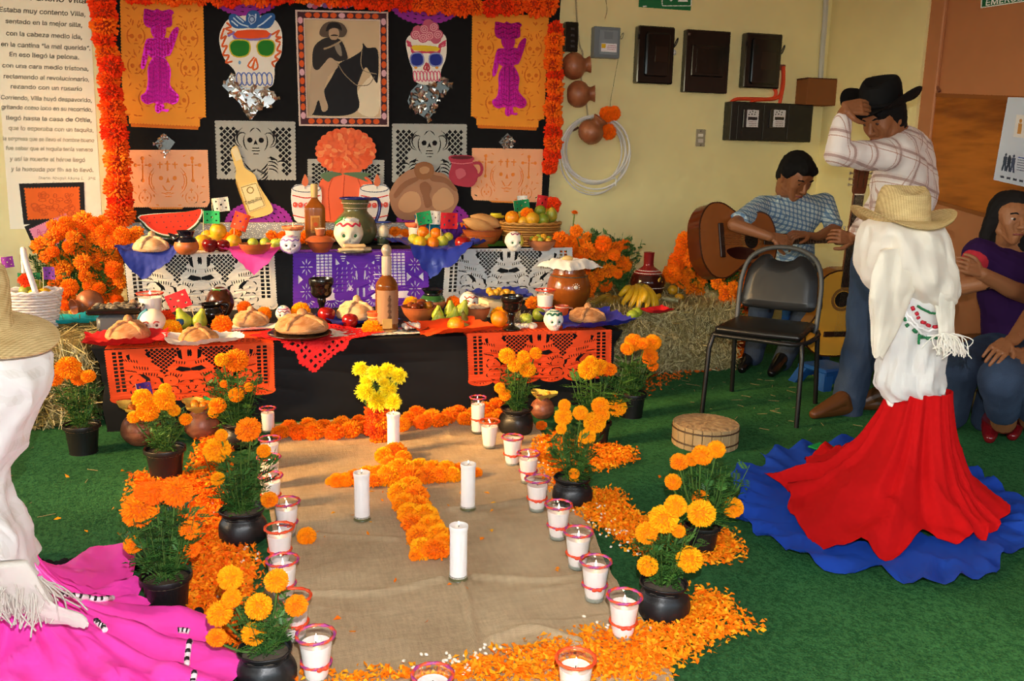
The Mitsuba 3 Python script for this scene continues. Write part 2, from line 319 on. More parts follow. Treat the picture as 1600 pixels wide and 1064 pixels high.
def papel_flowers(A=2.35, v0=0.0):
    h = []
    for c in (0.13, 0.215):
        for i in range(11): h.append(sg.box(c - 0.027, 0.05 + i * 0.068, c + 0.027, 0.098 + i * 0.068))
    for i in range(14):
        for j in range(9):
            x, y = 0.80 + (j - 4) * 0.072 + (0.036 if i % 2 else 0), 0.04 + i * 0.036
            if abs(x - 0.80) < 0.29 - 0.55 * y and abs(x - 0.80 - 0.12 * y) < 0.32 - 0.5 * y: h.append(dia(x, y, 0.0285))
    R = random.Random(4)
    for cx, cy, rr in ((0.42, 0.58, 0.09), (0.42, 0.78, 0.09), (0.66, 0.66, 0.1), (0.62, 0.86, 0.07), (0.88, 0.62, 0.09), (0.9, 0.82, 0.08), (1.1, 0.74, 0.1)):
        for k in range(5):
            a = 72 * k + R.random() * 30; x, y = cx + rr * math.cos(math.radians(a)), cy + rr * math.sin(math.radians(a)) * 0.85
            h.append(cres(x, y, 0.042, a - 70, a + 70, 0.022))
        h.append(disc(cx, cy, 0.012, n=2))
    for cx, cy, ang, n in ((0.36, 0.2, 60, 6), (0.5, 0.34, 75, 6), (0.36, 0.40, 30, 4), (0.62, 0.47, 85, 6), (0.98, 0.5, 100, 5), (1.06, 0.28, 90, 4)):
        for k in range(n): h.append(slit(cx + (k - n / 2) * 0.037, cy + 0.008 * k, 0.033, 0.008, ang + 4 * k))
    h += [sg.Polygon([(0.46, 0.5), (0.5, 0.47), (0.58, 0.55), (0.6, 0.62), (0.55, 0.6)]), sg.Polygon([(0.29, 0.12), (0.34, 0.1), (0.345, 0.2), (0.31, 0.19)]),
          sg.Polygon([(0.96, 0.42), (1.02, 0.36), (1.17, 0.4), (1.175, 0.45), (1.05, 0.46)]), sg.Polygon([(1.0, 0.08), (1.06, 0.05), (1.07, 0.24), (1.02, 0.2)]),
          sg.Polygon([(0.72, 0.56), (0.77, 0.57), (0.78, 0.66), (0.74, 0.65)]), slit(1.16, 0.12, 0.07, 0.018, 90), slit(0.6, 0.12, 0.06, 0.022, 80)]
    n = 6; Rb = A / n / 2
    for i in range(3):
        for k in range(5): h.append(slit((2 * i + 1) * Rb + 0.1 * math.cos(math.radians(30 * k + 30)), 0.9 + 0.055 * math.sin(math.radians(30 * k + 30)), 0.018, 0.006, 30 * k + 30))
    return cut(edges(A, 0.024, n), mirror(h, A), A)
def papel_skull(A=1.28):
    h = []
    for i in range(16):
        for j in range(4):
            x, y = 0.105 + j * 0.095 + (0.0475 if i % 2 else 0), 0.13 + i * 0.0475
            if x < 0.38 - 0.24 * abs(y - 0.1) or (y > 0.6 and x < 0.23): h.append(dia(x, y, 0.0365))
    h += [disc(0.55, 0.31, 0.042, n=4), sg.Polygon([(0.64, 0.30), (0.605, 0.385), (0.64, 0.37)]), sg.box(0.585, 0.43, 0.64, 0.445), sg.box(0.575, 0.475, 0.64, 0.488), sg.box(0.6, 0.525, 0.64, 0.538),
          cres(0.64, 0.33, 0.2, 130, 215, 0.02), cres(0.50, 0.27, 0.17, 120, 250, 0.022), cres(0.42, 0.3, 0.13, 90, 270, 0.022), cres(0.43, 0.26, 0.08, 150, 330, 0.02), cres(0.64, 0.2, 0.09, 190, 265, 0.02)]
    for k in range(4): h.append(cres(0.64, 0.62 + 0.065 * k, 0.2 - 0.0 * k, 20 + 90, 165, 0.026)); h.append(cres(0.4, 0.7 + 0.06 * k, 0.12, 200, 300, 0.022))
    for k in range(7): h.append(slit(0.50 + 0.02 * k, 0.85 - 0.01 * k, 0.028, 0.008, 80 + 5 * k))
    h += [sg.Polygon([(0.3, 0.62), (0.42, 0.56), (0.4, 0.63)]), cres(0.22, 0.72, 0.1, 180, 330, 0.03)]
    return cut(edges(A, 0.03), mirror(h, A), A)
def papel_face(A=1.37):
    h = []
    h += [disc(0.57, 0.46, 0.036, n=4), sg.Polygon([(0.685, 0.44), (0.65, 0.54), (0.685, 0.53)]), cres(0.685, 0.55, 0.12, 50, 90, 0.015), cres(0.685, 0.5, 0.23, 60, 88, 0.018), cres(0.6, 0.5, 0.2, 130, 230, 0.016),
          cres(0.62, 0.5, 0.26, 120, 235, 0.022), slit(0.62, 0.62, 0.06, 0.012, 55), slit(0.685, 0.7, 0.05, 0.01, 0), slit(0.685, 0.76, 0.06, 0.01, 0)]
    def cross(x, y, s): return [sg.box(x - s * .25, y - s, x + s * .25, y + s * 1.5), sg.box(x - s, y - s * 0.35, x + s, y + s * .15)]
    h += cross(0.56, 0.24, 0.045) + [sg.box(0.67, 0.18, 0.685, 0.34), sg.box(0.64, 0.22, 0.685, 0.24)]
    h += [disc(0.27, 0.14, 0.034, n=3), slit(0.27, 0.2, 0.03, 0.02, 90), disc(0.15, 0.25, 0.03, n=3), disc(0.39, 0.25, 0.03, n=3), slit(0.21, 0.25, 0.03, 0.012, 0), slit(0.33, 0.25, 0.03, 0.012, 0), sg.box(0.258, 0.24, 0.282, 0.48), disc(0.27, 0.5, 0.03, n=3)]
    for cx, cy in ((0.3, 0.78),):
        h += [disc(cx - 0.04, cy, 0.018, n=3), disc(cx + 0.04, cy, 0.018, n=3), sg.Polygon([(cx, cy + 0.01), (cx - 0.018, cy + 0.05), (cx + 0.018, cy + 0.05)]), cres(cx, cy, 0.11, 110, 250, 0.016), cres(cx, cy, 0.11, -70, 70, 0.016)] + cross(cx, cy - 0.12, 0.03)
    for x, y, a in ((0.1, 0.45, 60), (0.1, 0.6, 0), (0.14, 0.7, 40), (0.45, 0.62, 100), (0.45, 0.75, 70), (0.4, 0.4, 40), (0.1, 0.85, 20), (0.5, 0.9, 10), (0.2, 0.6, 80), (0.4, 0.1, 30)): h.append(slit(x, y, 0.03, 0.01, a))
    base = edges(A, 0.02).difference(sg.Polygon([(-.1, 0.82), (0.0, 0.84), (0.16, 1.1), (-.1, 1.1)])).difference(sg.Polygon([(A + .1, 0.82), (A, 0.84), (A - 0.16, 1.1), (A + .1, 1.1)]))
    return cut(base, mirror(h, A), A)
def papel_big(A=0.65):
    h = []
    for cx, cy in ((0.12, 0.28), (0.12, 0.5), (0.2, 0.74)):
        s = 0.8
        h += [disc(cx - 0.032, cy, 0.017, n=3), disc(cx + 0.032, cy, 0.017, n=3), sg.Polygon([(cx, cy + 0.01), (cx - 0.012, cy + 0.035), (cx + 0.012, cy + 0.035)]), slit(cx, cy + 0.055, 0.02, 0.004, 0), cres(cx, cy, 0.075, 120, 240, 0.012), cres(cx, cy, 0.075, -60, 60, 0.012)]
        for k in range(6): h.append(slit(cx + 0.085 * math.cos(k * 0.5 + 3.5), cy - 0.05 + 0.06 * math.sin(k * 0.5 + 3.5), 0.016, 0.005, 30 * k + 20))
    R = random.Random(8)
    for i in range(46): h.append(slit(0.04 + R.random() * 0.28, 0.06 + R.random() * 0.84, 0.017, 0.0055, R.random() * 180))
    base = edges(A, 0.012).difference(sg.box(-.1, 0.86, 0.05, 1.1)).difference(sg.box(A - 0.05, 0.86, A + .1, 1.1))
    return cut(base, mirror(h, A), A)
def papel_sun(A=2.47):
    h = []
    def sun(cx, cy, half=False):
        o = []
        for k in range(8):
            if half and math.sin(math.radians(45 * k + 22)) < 0: continue
            a = 45 * k + 22 * 0; o.append(slit(cx + 0.075 * math.cos(math.radians(a)), cy + 0.1 * math.sin(math.radians(a)), 0.045, 0.011, math.degrees(math.atan2(0.1 * math.sin(math.radians(a)), 0.075 * math.cos(math.radians(a))))))
        return o + [disc(cx, cy, 0.012, n=2)]
    h += sun(0.25, 0.24) + sun(0.25, 0.66) + [sg.Polygon([(0.1, 0.37), (0.19, 0.45), (0.1, 0.53)]), sg.Polygon([(0.4, 0.37), (0.31, 0.45), (0.4, 0.53)])]
    for r in range(11):
        for c in range(4): h.append(sg.box(0.43 + c * 0.075, 0.03 + r * 0.052, 0.49 + c * 0.075, 0.07 + r * 0.052))
    for cx in (0.25, 0.7, 1.0):
        for k in range(7):
            a = math.radians(20 + 23 * k); h.append(slit(cx + 0.12 * math.cos(a), 0.8 + 0.1 * math.sin(a), 0.04, 0.012, math.degrees(math.atan2(0.1 * math.sin(a), 0.12 * math.cos(a)))))
    R = random.Random(12)
    for i in range(6):
        for c in range(4): h.append(slit(0.8 + c * 0.09 + R.random() * 0.02, 0.28 + i * 0.075, 0.026, 0.009, 100 + R.random() * 30))
    h += [sg.Polygon([(0.78, 0.1), (0.86, 0.2), (0.78, 0.22)]), sg.Polygon([(0.98, 0.15), (1.04, 0.19), (0.99, 0.22)]), slit(0.92, 0.07, 0.06, 0.012, 0), slit(0.92, 0.11, 0.05, 0.01, 0), slit(0.92, 0.15, 0.03, 0.01, 0),
          sg.Polygon([(1.1, 0.2), (1.17, 0.28), (1.12, 0.26)]), cres(1.235, 0.42, 0.13, 150, 178, 0.03), sg.box(1.16, 0.62, 1.2, 0.78), slit(1.16, 0.4, 0.09, 0.018, 85), sg.box(1.0, 0.6, 1.06, 0.66), cres(1.1, 0.55, 0.09, 90, 200, 0.03)]
    return cut(edges(A, 0.03), mirror(h, A), A)
def papel_doily(A=2.0):
    h = []
    for i in range(4):
        for k in range(6 + 2 * i):
            a = math.radians(180 * (k + 0.5) / (6 + 2 * i)); r = 0.3 + 0.17 * i; h.append(slit(1 + r * math.cos(a), r * math.sin(a), 0.05, 0.02, math.degrees(a) + 90))
    g = [disc(1, 0, 0.92, n=12)] + [disc(1 + 0.92 * math.cos(a), 0.92 * math.sin(a), 0.075, n=3) for a in np.linspace(0, math.pi, 22)]
    return cut(unary_union(g).intersection(sg.box(0, 0, 2, 1.1)), h, A)
def quad(poly, q): return pmap(poly, quadmap(q))
def rq(x0, y0, x1, y1): return [(x0, y0), (x1, y0), (x1, y1), (x0, y1)]

# ---------------------------------------------------------------- the black backdrop and what is pinned on it
YP = 6.0
k = solo('backdrop_panel', shp(on_wall([(172, -25), (874, -15), (851, 352), (190, 360)], YP + 0.045, 0.044), '#0e0e10', 'matte', False), 'black paper backdrop fixed to the yellow wall behind the altar', 'backdrop')
def flat(name, poly, col, z0, t=0.0015, parent=None, mat='paper', label=None, Y=YP):
    return put(name, shp(on_wall(poly, Y, t, z0), col, mat, False), parent, label)
# large orange sheets with darker sheets behind them
E_ = papel_big()
for q, lab in (([(187, -3), (318, 2), (323, 213), (192, 207)], 'large orange cut paper sheet at the left of the backdrop, behind a magenta foil lady'), ([(737, 22), (858, 24), (849, 213), (735, 208)], 'large orange cut paper sheet at the right of the backdrop, behind a magenta foil lady')):
    t = thing('cut_paper_sheet', lab, 'paper banner', 'large orange cut papers')
    flat('sheet', quad(E_, q), '#f59a2c', 0.004, parent=t)
    flat('backing_sheet', quad(sg.Polygon([(.03, .01), (.97, .01), (.97, .86), (.92, .88), (.9, .955), (.1, .955), (.08, .88), (.03, .86)]), q), '#d8701a', 0.001, parent=t)
D_ = papel_face()
for q, lab in (([(197, 234), (325, 234), (329, 330), (199, 330)], 'peach cut paper with a skull face above the watermelon slice'), ([(737, 231), (849, 233), (846, 322), (735, 318)], 'peach cut paper with a skull face right of the red painted mug')):
    t = thing('cut_paper_sheet', lab, 'paper banner', 'peach cut papers')
    flat('sheet', quad(D_, q), '#f6b183', 0.004, parent=t)
    flat('backing_sheet', quad(sg.Polygon([(.03, .01), (.97, .01), (.95, .8), (.7, .9), (.66, .965), (.3, .965), (.2, .9), (.05, .82)]), q), '#ec8a33', 0.001, parent=t)
A_ = papel_skull()
for q, lab in (([(335, 188), (462, 190), (463, 287), (339, 285)], 'grey cut paper with a skeleton bust, behind the painted bottle'), ([(612, 193), (730, 194), (729, 290), (612, 290)], 'grey cut paper with a skeleton bust, between the right foil collar and the painted bread'), ([(480, 248), (601, 250), (600, 320), (480, 318)], 'grey cut paper mostly hidden behind the painted pumpkin vase')):
    solo('cut_paper_sheet', shp(on_wall(quad(A_, q), YP, 0.0015, 0.002), '#a9aaa2', 'paper', False), lab, 'paper banner', 'grey cut papers on the backdrop')
F_ = papel_doily()
for q, lab in (([(350, 350), (458, 350), (458, 314), (350, 314)], 'purple paper doily half below the painted bottle'), ([(618, 347), (735, 347), (735, 312), (618, 312)], 'purple paper doily half below the painted bread'), ([(326, -14), (444, -14), (444, 26), (326, 26)], 'purple paper doily under the top garland above the left painted skull'), ([(606, 0), (728, 0), (728, 39), (606, 39)], 'purple paper doily under the top garland above the right painted skull')):
    solo('paper_doily', shp(on_wall(quad(F_, q), YP, 0.0015, 0.002), '#9a2c9c', 'paper', False), lab, 'paper doily', 'purple doilies on the backdrop')

# painted card skulls
def painted_skull(lab, outline, eyes, eyecol, rim, extras):
    t = thing('painted_skull', lab, 'paper skull', 'painted card skulls'); flat('face', outline, '#ece6d8', 0.003, 0.003, t)
    for e in eyes:
        flat('eye_rim', e.buffer(2.2), rim, 0.006, 0.0008, t); flat('eye', e, eyecol, 0.0068, 0.0008, t)
    for n, g, c, z in extras:
        for p_ in polys(g): flat(n, p_, c, z, 0.0009, t)
def loops(x0, x1, y, n, ry, rx, w): return unary_union([sg.LinearRing([(x0 + (x1 - x0) * (i + 0.5) / n + rx * math.cos(a) + 0.4 * ry * 0.2 * math.sin(a), y + ry * math.sin(a)) for a in np.linspace(0, 2 * math.pi, 14)[:-1]]).buffer(w) for i in range(n)])
fac = lambda z: [(343 + (x - 75) / 3.325, 0 + y / 3.325) for x, y in z]
zz = lambda pts, ox=320.0, oy=0.0, s=3.325: [(ox + x / s, oy + y / s) for x, y in pts]
sk1 = smoothpoly(zz([(135, 95), (90, 145), (75, 200), (85, 265), (110, 320), (145, 355), (160, 385), (155, 420), (190, 450), (270, 463), (345, 450), (362, 400), (365, 340), (395, 290), (403, 225), (395, 150), (350, 95), (250, 80)]))
ex = [('brow_panel', smoothpoly(zz([(168, 160), (320, 158), (325, 195), (168, 198)]), 2), '#e8521e', 0.0062), ('brow_trim', stroke(zz([(125, 185), (150, 170), (160, 200), (240, 205), (320, 200), (340, 180)]), 2.2), '#8a74b8', 0.0056),
      ('nose', unary_union([stroke(zz([(255, 300), (225, 340), (245, 350), (260, 310), (250, 360), (275, 350), (265, 305)]), 1.3)]), '#dd6424', 0.006), ('teeth', loops(320 + 165 / 3.325, 320 + 350 / 3.325, 411 / 3.325, 7, 10, 4.2, 0.9), '#5b6fb4', 0.006),
      ('tear', disc(320 + 181 / 3.325, 325 / 3.325, 2, 3), '#6c9cc8', 0.006)]
for nm, pts in (('scroll', [(100, 150), (85, 200), (110, 190), (90, 240), (115, 240), (95, 285), (125, 290), (110, 325), (140, 320)]), ('scroll', [(390, 230), (375, 260), (395, 270), (365, 295), (380, 310), (350, 325), (360, 345)]), ('scroll', [(350, 180), (385, 160), (370, 190), (395, 195), (370, 210), (390, 220)]), ('scroll', [(115, 120), (135, 140), (110, 150), (140, 165), (120, 175)])): ex.append((nm, stroke(zz(pts), 1.5), '#d8602c', 0.006))
bow = unary_union([smoothpoly(zz([(232, 130), (160, 75), (125, 85), (135, 130), (165, 148), (225, 145)])), smoothpoly(zz([(262, 130), (300, 80), (355, 70), (365, 100), (335, 145), (280, 145)])), smoothpoly(zz([(220, 140), (215, 85), (240, 55), (280, 65), (285, 105), (270, 145)]))])
ex += [('bow', bow, '#2c5f9e', 0.007), ('bow_fold', unary_union([stroke(zz(p), 1.1) for p in ([(150, 95), (185, 125), (225, 138)], [(165, 85), (200, 115)], [(345, 85), (305, 120), (275, 138)], [(230, 75), (245, 100), (240, 125)], [(265, 75), (262, 110)], [(140, 110), (170, 135)])]), '#c4dcf0', 0.0079),
       ('bow_knot', disc(320 + 245 / 3.325, 102 / 3.325, 6, 7), '#9db6d4', 0.0085), ('bow_knot_edge', sg.LinearRing([(320 + 245 / 3.325 + 4 * math.cos(a), 102 / 3.325 + 4.6 * math.sin(a)) for a in np.linspace(0, 6.1, 12)]).buffer(0.8), '#2b4f88', 0.0094)]
painted_skull('white painted skull with green eyes and a blue bow, left of the framed rider picture', sk1, [smoothpoly(zz([(135, 230), (160, 212), (215, 215), (232, 240), (222, 280), (185, 293), (150, 285), (135, 260)])), smoothpoly(zz([(277, 230), (300, 212), (345, 214), (360, 240), (352, 275), (325, 290), (290, 282), (276, 255)]))], '#1c7a1e', '#c8b83a', ex)
z3 = lambda pts: zz(pts, 600, 0, 3.04)
sk2 = smoothpoly(z3([(130, 165), (105, 190), (105, 225), (120, 290), (135, 330), (138, 370), (160, 395), (205, 404), (245, 390), (265, 370), (272, 330), (292, 280), (297, 220), (285, 165), (210, 145)]))
rose = unary_union([disc(600 + x / 3.04, y / 3.04, 8.5, 8, 3) for x, y in ((150, 165), (190, 140), (235, 130), (255, 165), (215, 170), (185, 180), (245, 185), (160, 145), (210, 115))])
ex = [('roses', rose, '#c05a72', 0.0066), ('rose_petals', unary_union([sg.LinearRing([(600 + x / 3.04 + r * math.cos(a), y / 3.04 + r * math.sin(a)) for a in np.linspace(0, 6.0, 10)]).buffer(0.7) for x, y in ((150, 165), (190, 140), (235, 130), (255, 165), (215, 170), (185, 180)) for r in (2.5, 5.5)]), '#e7a7ac', 0.0076),
      ('brow_panel', smoothpoly(z3([(140, 215), (250, 222), (255, 243), (142, 240)]), 2), '#e3c22c', 0.0066), ('brow_trim', stroke(z3([(112, 200), (130, 225), (140, 250), (200, 247), (258, 250), (265, 215), (288, 205)]), 2.0), '#c33f5a', 0.0058),
      ('nose', unary_union([stroke(z3([(200, 300), (188, 325), (198, 330), (205, 305), (205, 335), (215, 325), (208, 303)]), 1.2)]), '#b33b4c', 0.006), ('teeth', loops(600 + 138 / 3.04, 600 + 268 / 3.04, 362 / 3.04, 8, 8, 2.6, 0.8), '#d0607c', 0.006),
      ('cheek', unary_union([disc(600 + 150 / 3.04, 322 / 3.04, 2.6, 2), disc(600 + 250 / 3.04, 322 / 3.04, 2.6, 2)]), '#e0963c', 0.006), ('scroll', unary_union([stroke(z3(p), 1.2) for p in ([(108, 195), (125, 205), (112, 215), (128, 222)], [(292, 195), (275, 205), (290, 215), (272, 222)])]), '#cc4a66', 0.006)]
painted_skull('white painted skull with blue eyes and pink roses, right of the framed rider picture', sk2, [smoothpoly(z3([(128, 275), (140, 258), (170, 256), (184, 275), (180, 303), (155, 313), (133, 303)])), smoothpoly(z3([(217, 275), (228, 260), (258, 258), (273, 277), (268, 303), (245, 312), (222, 303)]))], '#1f2f8e', '#8a93c4', ex)

# silver foil pieces
def foil_cluster(lab, outline, n, size, name='foil_collar', cat='foil decoration', grp='silver foil decorations'):
    R = random.Random(len(scene)); P = sg.Polygon(outline); x0, y0, x1, y1 = P.bounds; t = thing(name, lab, cat, grp); cnt = 0; ms = []
    flat('backing', P.buffer(-1), '#5a5a58', 0.0008, 0.001, t, 'foil')
    while cnt < n:
        x, y = R.uniform(x0, x1), R.uniform(y0, y1)
        if not P.contains(sg.Point(x, y)): continue
        c = WY(x, y, YP); s = size * R.uniform(0.6, 1.2); cnt += 1
        d = np.array([R.gauss(0, 0.45), -1, R.gauss(0, 0.45)])
        q = np.array([[-s, -s * .6, 0], [s, -s * .5, 0], [s * .8, s * .6, 0], [-s * .7, s * .5, 0], [0, 0, s * .25]]); m = zto(c - [0, 0.022 + R.random() * 0.012, 0], d, R.random() * 6)
        ms.append(tmesh((q @ m[:3, :3].T + m[:3, 3], [[0, 1, 4], [1, 2, 4], [2, 3, 4], [3, 0, 4]])))
    put('foil_piece', shp(ms, '#d8d6d0', 'metal', False), t, kind='stuff')
foil_cluster('crumpled silver foil collar under the green-eyed painted skull', zz([(85, 445), (120, 405), (150, 385), (190, 450), (330, 455), (380, 515), (340, 555), (290, 560), (245, 625), (215, 605), (180, 540)]), 60, 0.022)
foil_cluster('crumpled silver foil collar under the blue-eyed painted skull', z3([(125, 430), (160, 395), (205, 404), (250, 392), (275, 360), (330, 405), (300, 440), (260, 465), (240, 535), (210, 575), (165, 545), (120, 510), (108, 480)]), 60, 0.019)
foil_cluster('small silver foil rosette under the left large orange paper', [(240, 224), (256, 207), (275, 222), (258, 246)], 26, 0.012, 'foil_rosette')
foil_cluster('small silver foil rosette under the right large orange paper', [(778, 222), (793, 206), (806, 222), (791, 238)], 26, 0.011, 'foil_rosette')

# magenta foil ladies: hat, head, arms, bodice, skirt
def foil_lady(lab, f):
    t = thing('foil_lady', lab, 'foil figure', 'magenta foil ladies')
    P = {'hat': [(15, 0), (60, 8), (75, 0), (100, 10), (140, 3), (160, 18), (150, 32), (150, 75), (120, 88), (60, 90), (20, 80), (8, 50), (10, 20)], 'head': [(50, 85), (115, 82), (118, 120), (100, 138), (72, 140), (50, 118)],
         'bodice': [(20, 145), (60, 135), (110, 132), (145, 145), (140, 200), (110, 225), (70, 228), (35, 215)], 'arm': [(20, 145), (35, 160), (28, 230), (10, 275), (-5, 270), (2, 220)], 'arm_': [(140, 120), (170, 85), (185, 95), (165, 160), (140, 215), (120, 200)],
         'skirt': [(60, 222), (110, 222), (145, 280), (140, 345), (160, 375), (185, 400), (178, 430), (150, 440), (120, 430), (90, 445), (60, 432), (30, 440), (2, 425), (-5, 400), (20, 380), (30, 330), (30, 270)], 'shoes': [(70, 440), (110, 440), (112, 460), (135, 462), (128, 474), (100, 470), (85, 480), (68, 470)]}
    for nm, pts in P.items():
        g = smoothpoly(f(pts), 3); k = put(nm.strip('_'), shp(on_wall(g, YP, 0.004, 0.0085), '#b41886', 'foil', False), t)
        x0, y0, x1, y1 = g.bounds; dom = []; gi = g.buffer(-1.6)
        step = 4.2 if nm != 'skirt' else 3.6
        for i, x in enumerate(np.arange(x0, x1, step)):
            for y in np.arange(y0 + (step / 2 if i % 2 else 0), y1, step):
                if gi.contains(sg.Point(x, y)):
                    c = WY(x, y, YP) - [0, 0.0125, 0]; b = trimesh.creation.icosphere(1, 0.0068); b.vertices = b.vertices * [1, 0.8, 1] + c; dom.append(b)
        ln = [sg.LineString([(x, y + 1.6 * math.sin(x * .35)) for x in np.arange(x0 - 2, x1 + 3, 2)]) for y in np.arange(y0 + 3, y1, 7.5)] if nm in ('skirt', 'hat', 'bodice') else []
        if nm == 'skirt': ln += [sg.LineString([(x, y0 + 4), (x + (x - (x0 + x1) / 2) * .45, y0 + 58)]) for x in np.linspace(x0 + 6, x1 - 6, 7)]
        if ln: put('groove', shp(on_wall(unary_union(ln).buffer(.8).intersection(g.buffer(-1.2)), YP, 0.0015, 0.0125), '#6a0c50', 'foil', False), k, kind='stuff')  # raised dark strips; the shade of embossed grooves is put into their colour
        if dom: put('boss', shp(dom, '#d423a2', 'foil', True), k, kind='stuff')  # raised dots tinted paler than the sheet, as painted foil glints
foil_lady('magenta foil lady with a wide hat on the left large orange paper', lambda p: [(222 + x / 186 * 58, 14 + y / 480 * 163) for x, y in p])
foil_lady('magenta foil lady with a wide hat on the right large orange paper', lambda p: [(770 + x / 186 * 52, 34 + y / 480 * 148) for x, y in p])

# ---------------------------------------------------------------- marigold blooms (real and crepe paper)
def bloom(seed, inner, mid, outer, layers=5, flatz=0.8, per=6, ragged=0.12, low=112, wid=1.0, core='#b04a06'):
    R = random.Random(seed); V, F, C = [], [], []; a, b, c = S(inner), S(mid), S(outer)
    for L in range(layers):
        u = L / max(1, layers - 1); ph = math.radians(8 + (low - 8) * u); n = max(3, int(per * (0.6 + 2.2 * math.sin(ph))))
        base = a * (1 - 2 * u) + b * 2 * u if u < 0.5 else b * (2 - 2 * u) + c * (2 * u - 1)
        for k in range(n):
            th = 2 * math.pi * (k + 0.5 * (L % 2) + R.uniform(-.25, .25)) / n; p = ph + R.uniform(-.14, .14); rr = 1 + R.uniform(-ragged, ragged)
            d = np.array([math.sin(p) * math.cos(th), math.sin(p) * math.sin(th), math.cos(p)]); t = np.array([-math.sin(th), math.cos(th), 0.0]); nn = np.cross(d, t)
            w = wid * rr * min(0.4, 2.6 * max(math.sin(ph), 0.2) / n); i = len(V); j = lambda s: R.uniform(-s, s)
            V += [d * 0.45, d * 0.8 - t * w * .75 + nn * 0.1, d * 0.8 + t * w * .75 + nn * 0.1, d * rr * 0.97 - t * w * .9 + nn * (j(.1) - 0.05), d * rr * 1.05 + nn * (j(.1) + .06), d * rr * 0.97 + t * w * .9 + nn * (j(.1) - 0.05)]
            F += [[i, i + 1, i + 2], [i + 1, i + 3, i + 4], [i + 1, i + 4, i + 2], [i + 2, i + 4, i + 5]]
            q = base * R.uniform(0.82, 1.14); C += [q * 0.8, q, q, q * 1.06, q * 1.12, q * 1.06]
    V = np.array(V) * [1, 1, flatz]; s = sphere(0.78, 1); sv = s.vertices * [1, 1, flatz]; n0 = len(V)
    return cply((np.vstack([V, sv]), np.vstack([np.array(F), s.faces + n0])), 'petal', False, np.clip(np.vstack([np.array(C), np.broadcast_to(S(core), (len(sv), 3))]), 0, 1))
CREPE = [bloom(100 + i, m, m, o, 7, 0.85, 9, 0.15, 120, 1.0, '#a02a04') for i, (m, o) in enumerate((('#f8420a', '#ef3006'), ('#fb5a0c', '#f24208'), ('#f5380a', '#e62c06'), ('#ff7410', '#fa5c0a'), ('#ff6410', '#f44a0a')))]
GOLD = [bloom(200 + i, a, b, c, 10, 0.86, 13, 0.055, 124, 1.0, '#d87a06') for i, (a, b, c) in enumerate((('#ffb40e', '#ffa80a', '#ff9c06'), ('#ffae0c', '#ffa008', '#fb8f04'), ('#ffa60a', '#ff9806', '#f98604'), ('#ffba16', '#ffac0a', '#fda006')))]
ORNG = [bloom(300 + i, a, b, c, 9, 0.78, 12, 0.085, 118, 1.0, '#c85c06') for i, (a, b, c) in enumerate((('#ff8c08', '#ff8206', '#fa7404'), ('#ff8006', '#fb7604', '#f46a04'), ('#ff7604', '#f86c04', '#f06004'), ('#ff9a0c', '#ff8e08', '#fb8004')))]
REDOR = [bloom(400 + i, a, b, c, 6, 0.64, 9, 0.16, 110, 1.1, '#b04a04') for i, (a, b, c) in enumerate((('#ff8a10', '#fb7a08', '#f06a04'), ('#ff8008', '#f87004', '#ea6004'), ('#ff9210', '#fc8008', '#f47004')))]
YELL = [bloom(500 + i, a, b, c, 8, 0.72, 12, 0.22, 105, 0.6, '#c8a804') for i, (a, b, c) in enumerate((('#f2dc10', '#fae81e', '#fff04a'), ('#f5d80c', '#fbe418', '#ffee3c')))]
def lookdir(p, up=0.3):
    d = EYE - np.asarray(p); d = d / np.linalg.norm(d); return d + np.array([0, 0, up])

# ---------------------------------------------------------------- crepe paper garlands
def garland(lab, pts, n, r_px, seed, palette):
    R = random.Random(seed); t = thing('paper_flower_garland', lab, 'garland', None); pts = np.asarray(pts, float)
    d = np.r_[0, np.cumsum(np.linalg.norm(np.diff(pts, axis=0), axis=1))]
    for i in range(n):
        u = d[-1] * (i + 0.5) / n; x, y = np.interp(u, d, pts[:, 0]) + R.uniform(-3, 3), np.interp(u, d, pts[:, 1]); r = r_px * R.uniform(0.85, 1.15)
        p = WY(x, y, YP - 0.03 - 0.0042 * r); s = mpp(p) * r
        put('flower', at(R.choice(palette), zto(p, [R.uniform(-.5, .5), -1, R.uniform(-.5, .5)], R.random() * 6, s)), t)
garland('orange crepe paper flower garland down the left edge of the black backdrop', [(160, -12), (162, 40), (172, 110), (172, 170), (184, 230), (186, 290), (190, 345)], 17, 19, 1, CREPE)
garland('orange crepe paper flower garland along the top edge of the black backdrop', [(190, -14), (330, -6), (470, -10), (560, -6), (600, 2), (640, 6), (700, 8), (760, 10), (820, 8), (868, 8)], 30, 16, 2, CREPE)
garland('orange crepe paper flower garland down the right edge of the black backdrop', [(872, 38), (866, 60), (866, 100), (866, 150), (864, 190), (862, 230), (858, 268)], 13, 13.5, 3, CREPE)

# ---------------------------------------------------------------- framed rider picture
t = thing('framed_picture', 'framed sepia photograph of a rider in a wide hat on a dark horse', 'picture')
ob, ib = quadmap([(461, 16), (606, 19), (607, 198), (467, 197)]), None
flat('border', pmap(sg.box(0, 0, 1, 1).difference(sg.box(.095, .08, .905, .92)), ob), '#d8c2b4', 0.012, 0.008, t)
flat('border_band', pmap(sg.box(.02, .016, .98, .984).difference(sg.box(.085, .07, .915, .93)), ob), '#46222a', 0.0202, 0.001, t)
flat('picture', pmap(sg.box(.08, .07, .92, .93), ob), '#cdb48e', 0.004, 0.006, t)
for i in range(12):
    for (u, v) in ((0.052, 0.09 + i * 0.0745), (0.948, 0.09 + i * 0.0745)):
        fl = pmap(sa.scale(sg.Point(u, v).buffer(1, 3), 0.028, 0.031, origin=(u, v)), ob); pk = i in (0, 6, 11)
        flat('border_flower', fl, '#dcaab4' if pk else '#d9571f', 0.0215, 0.001, t)
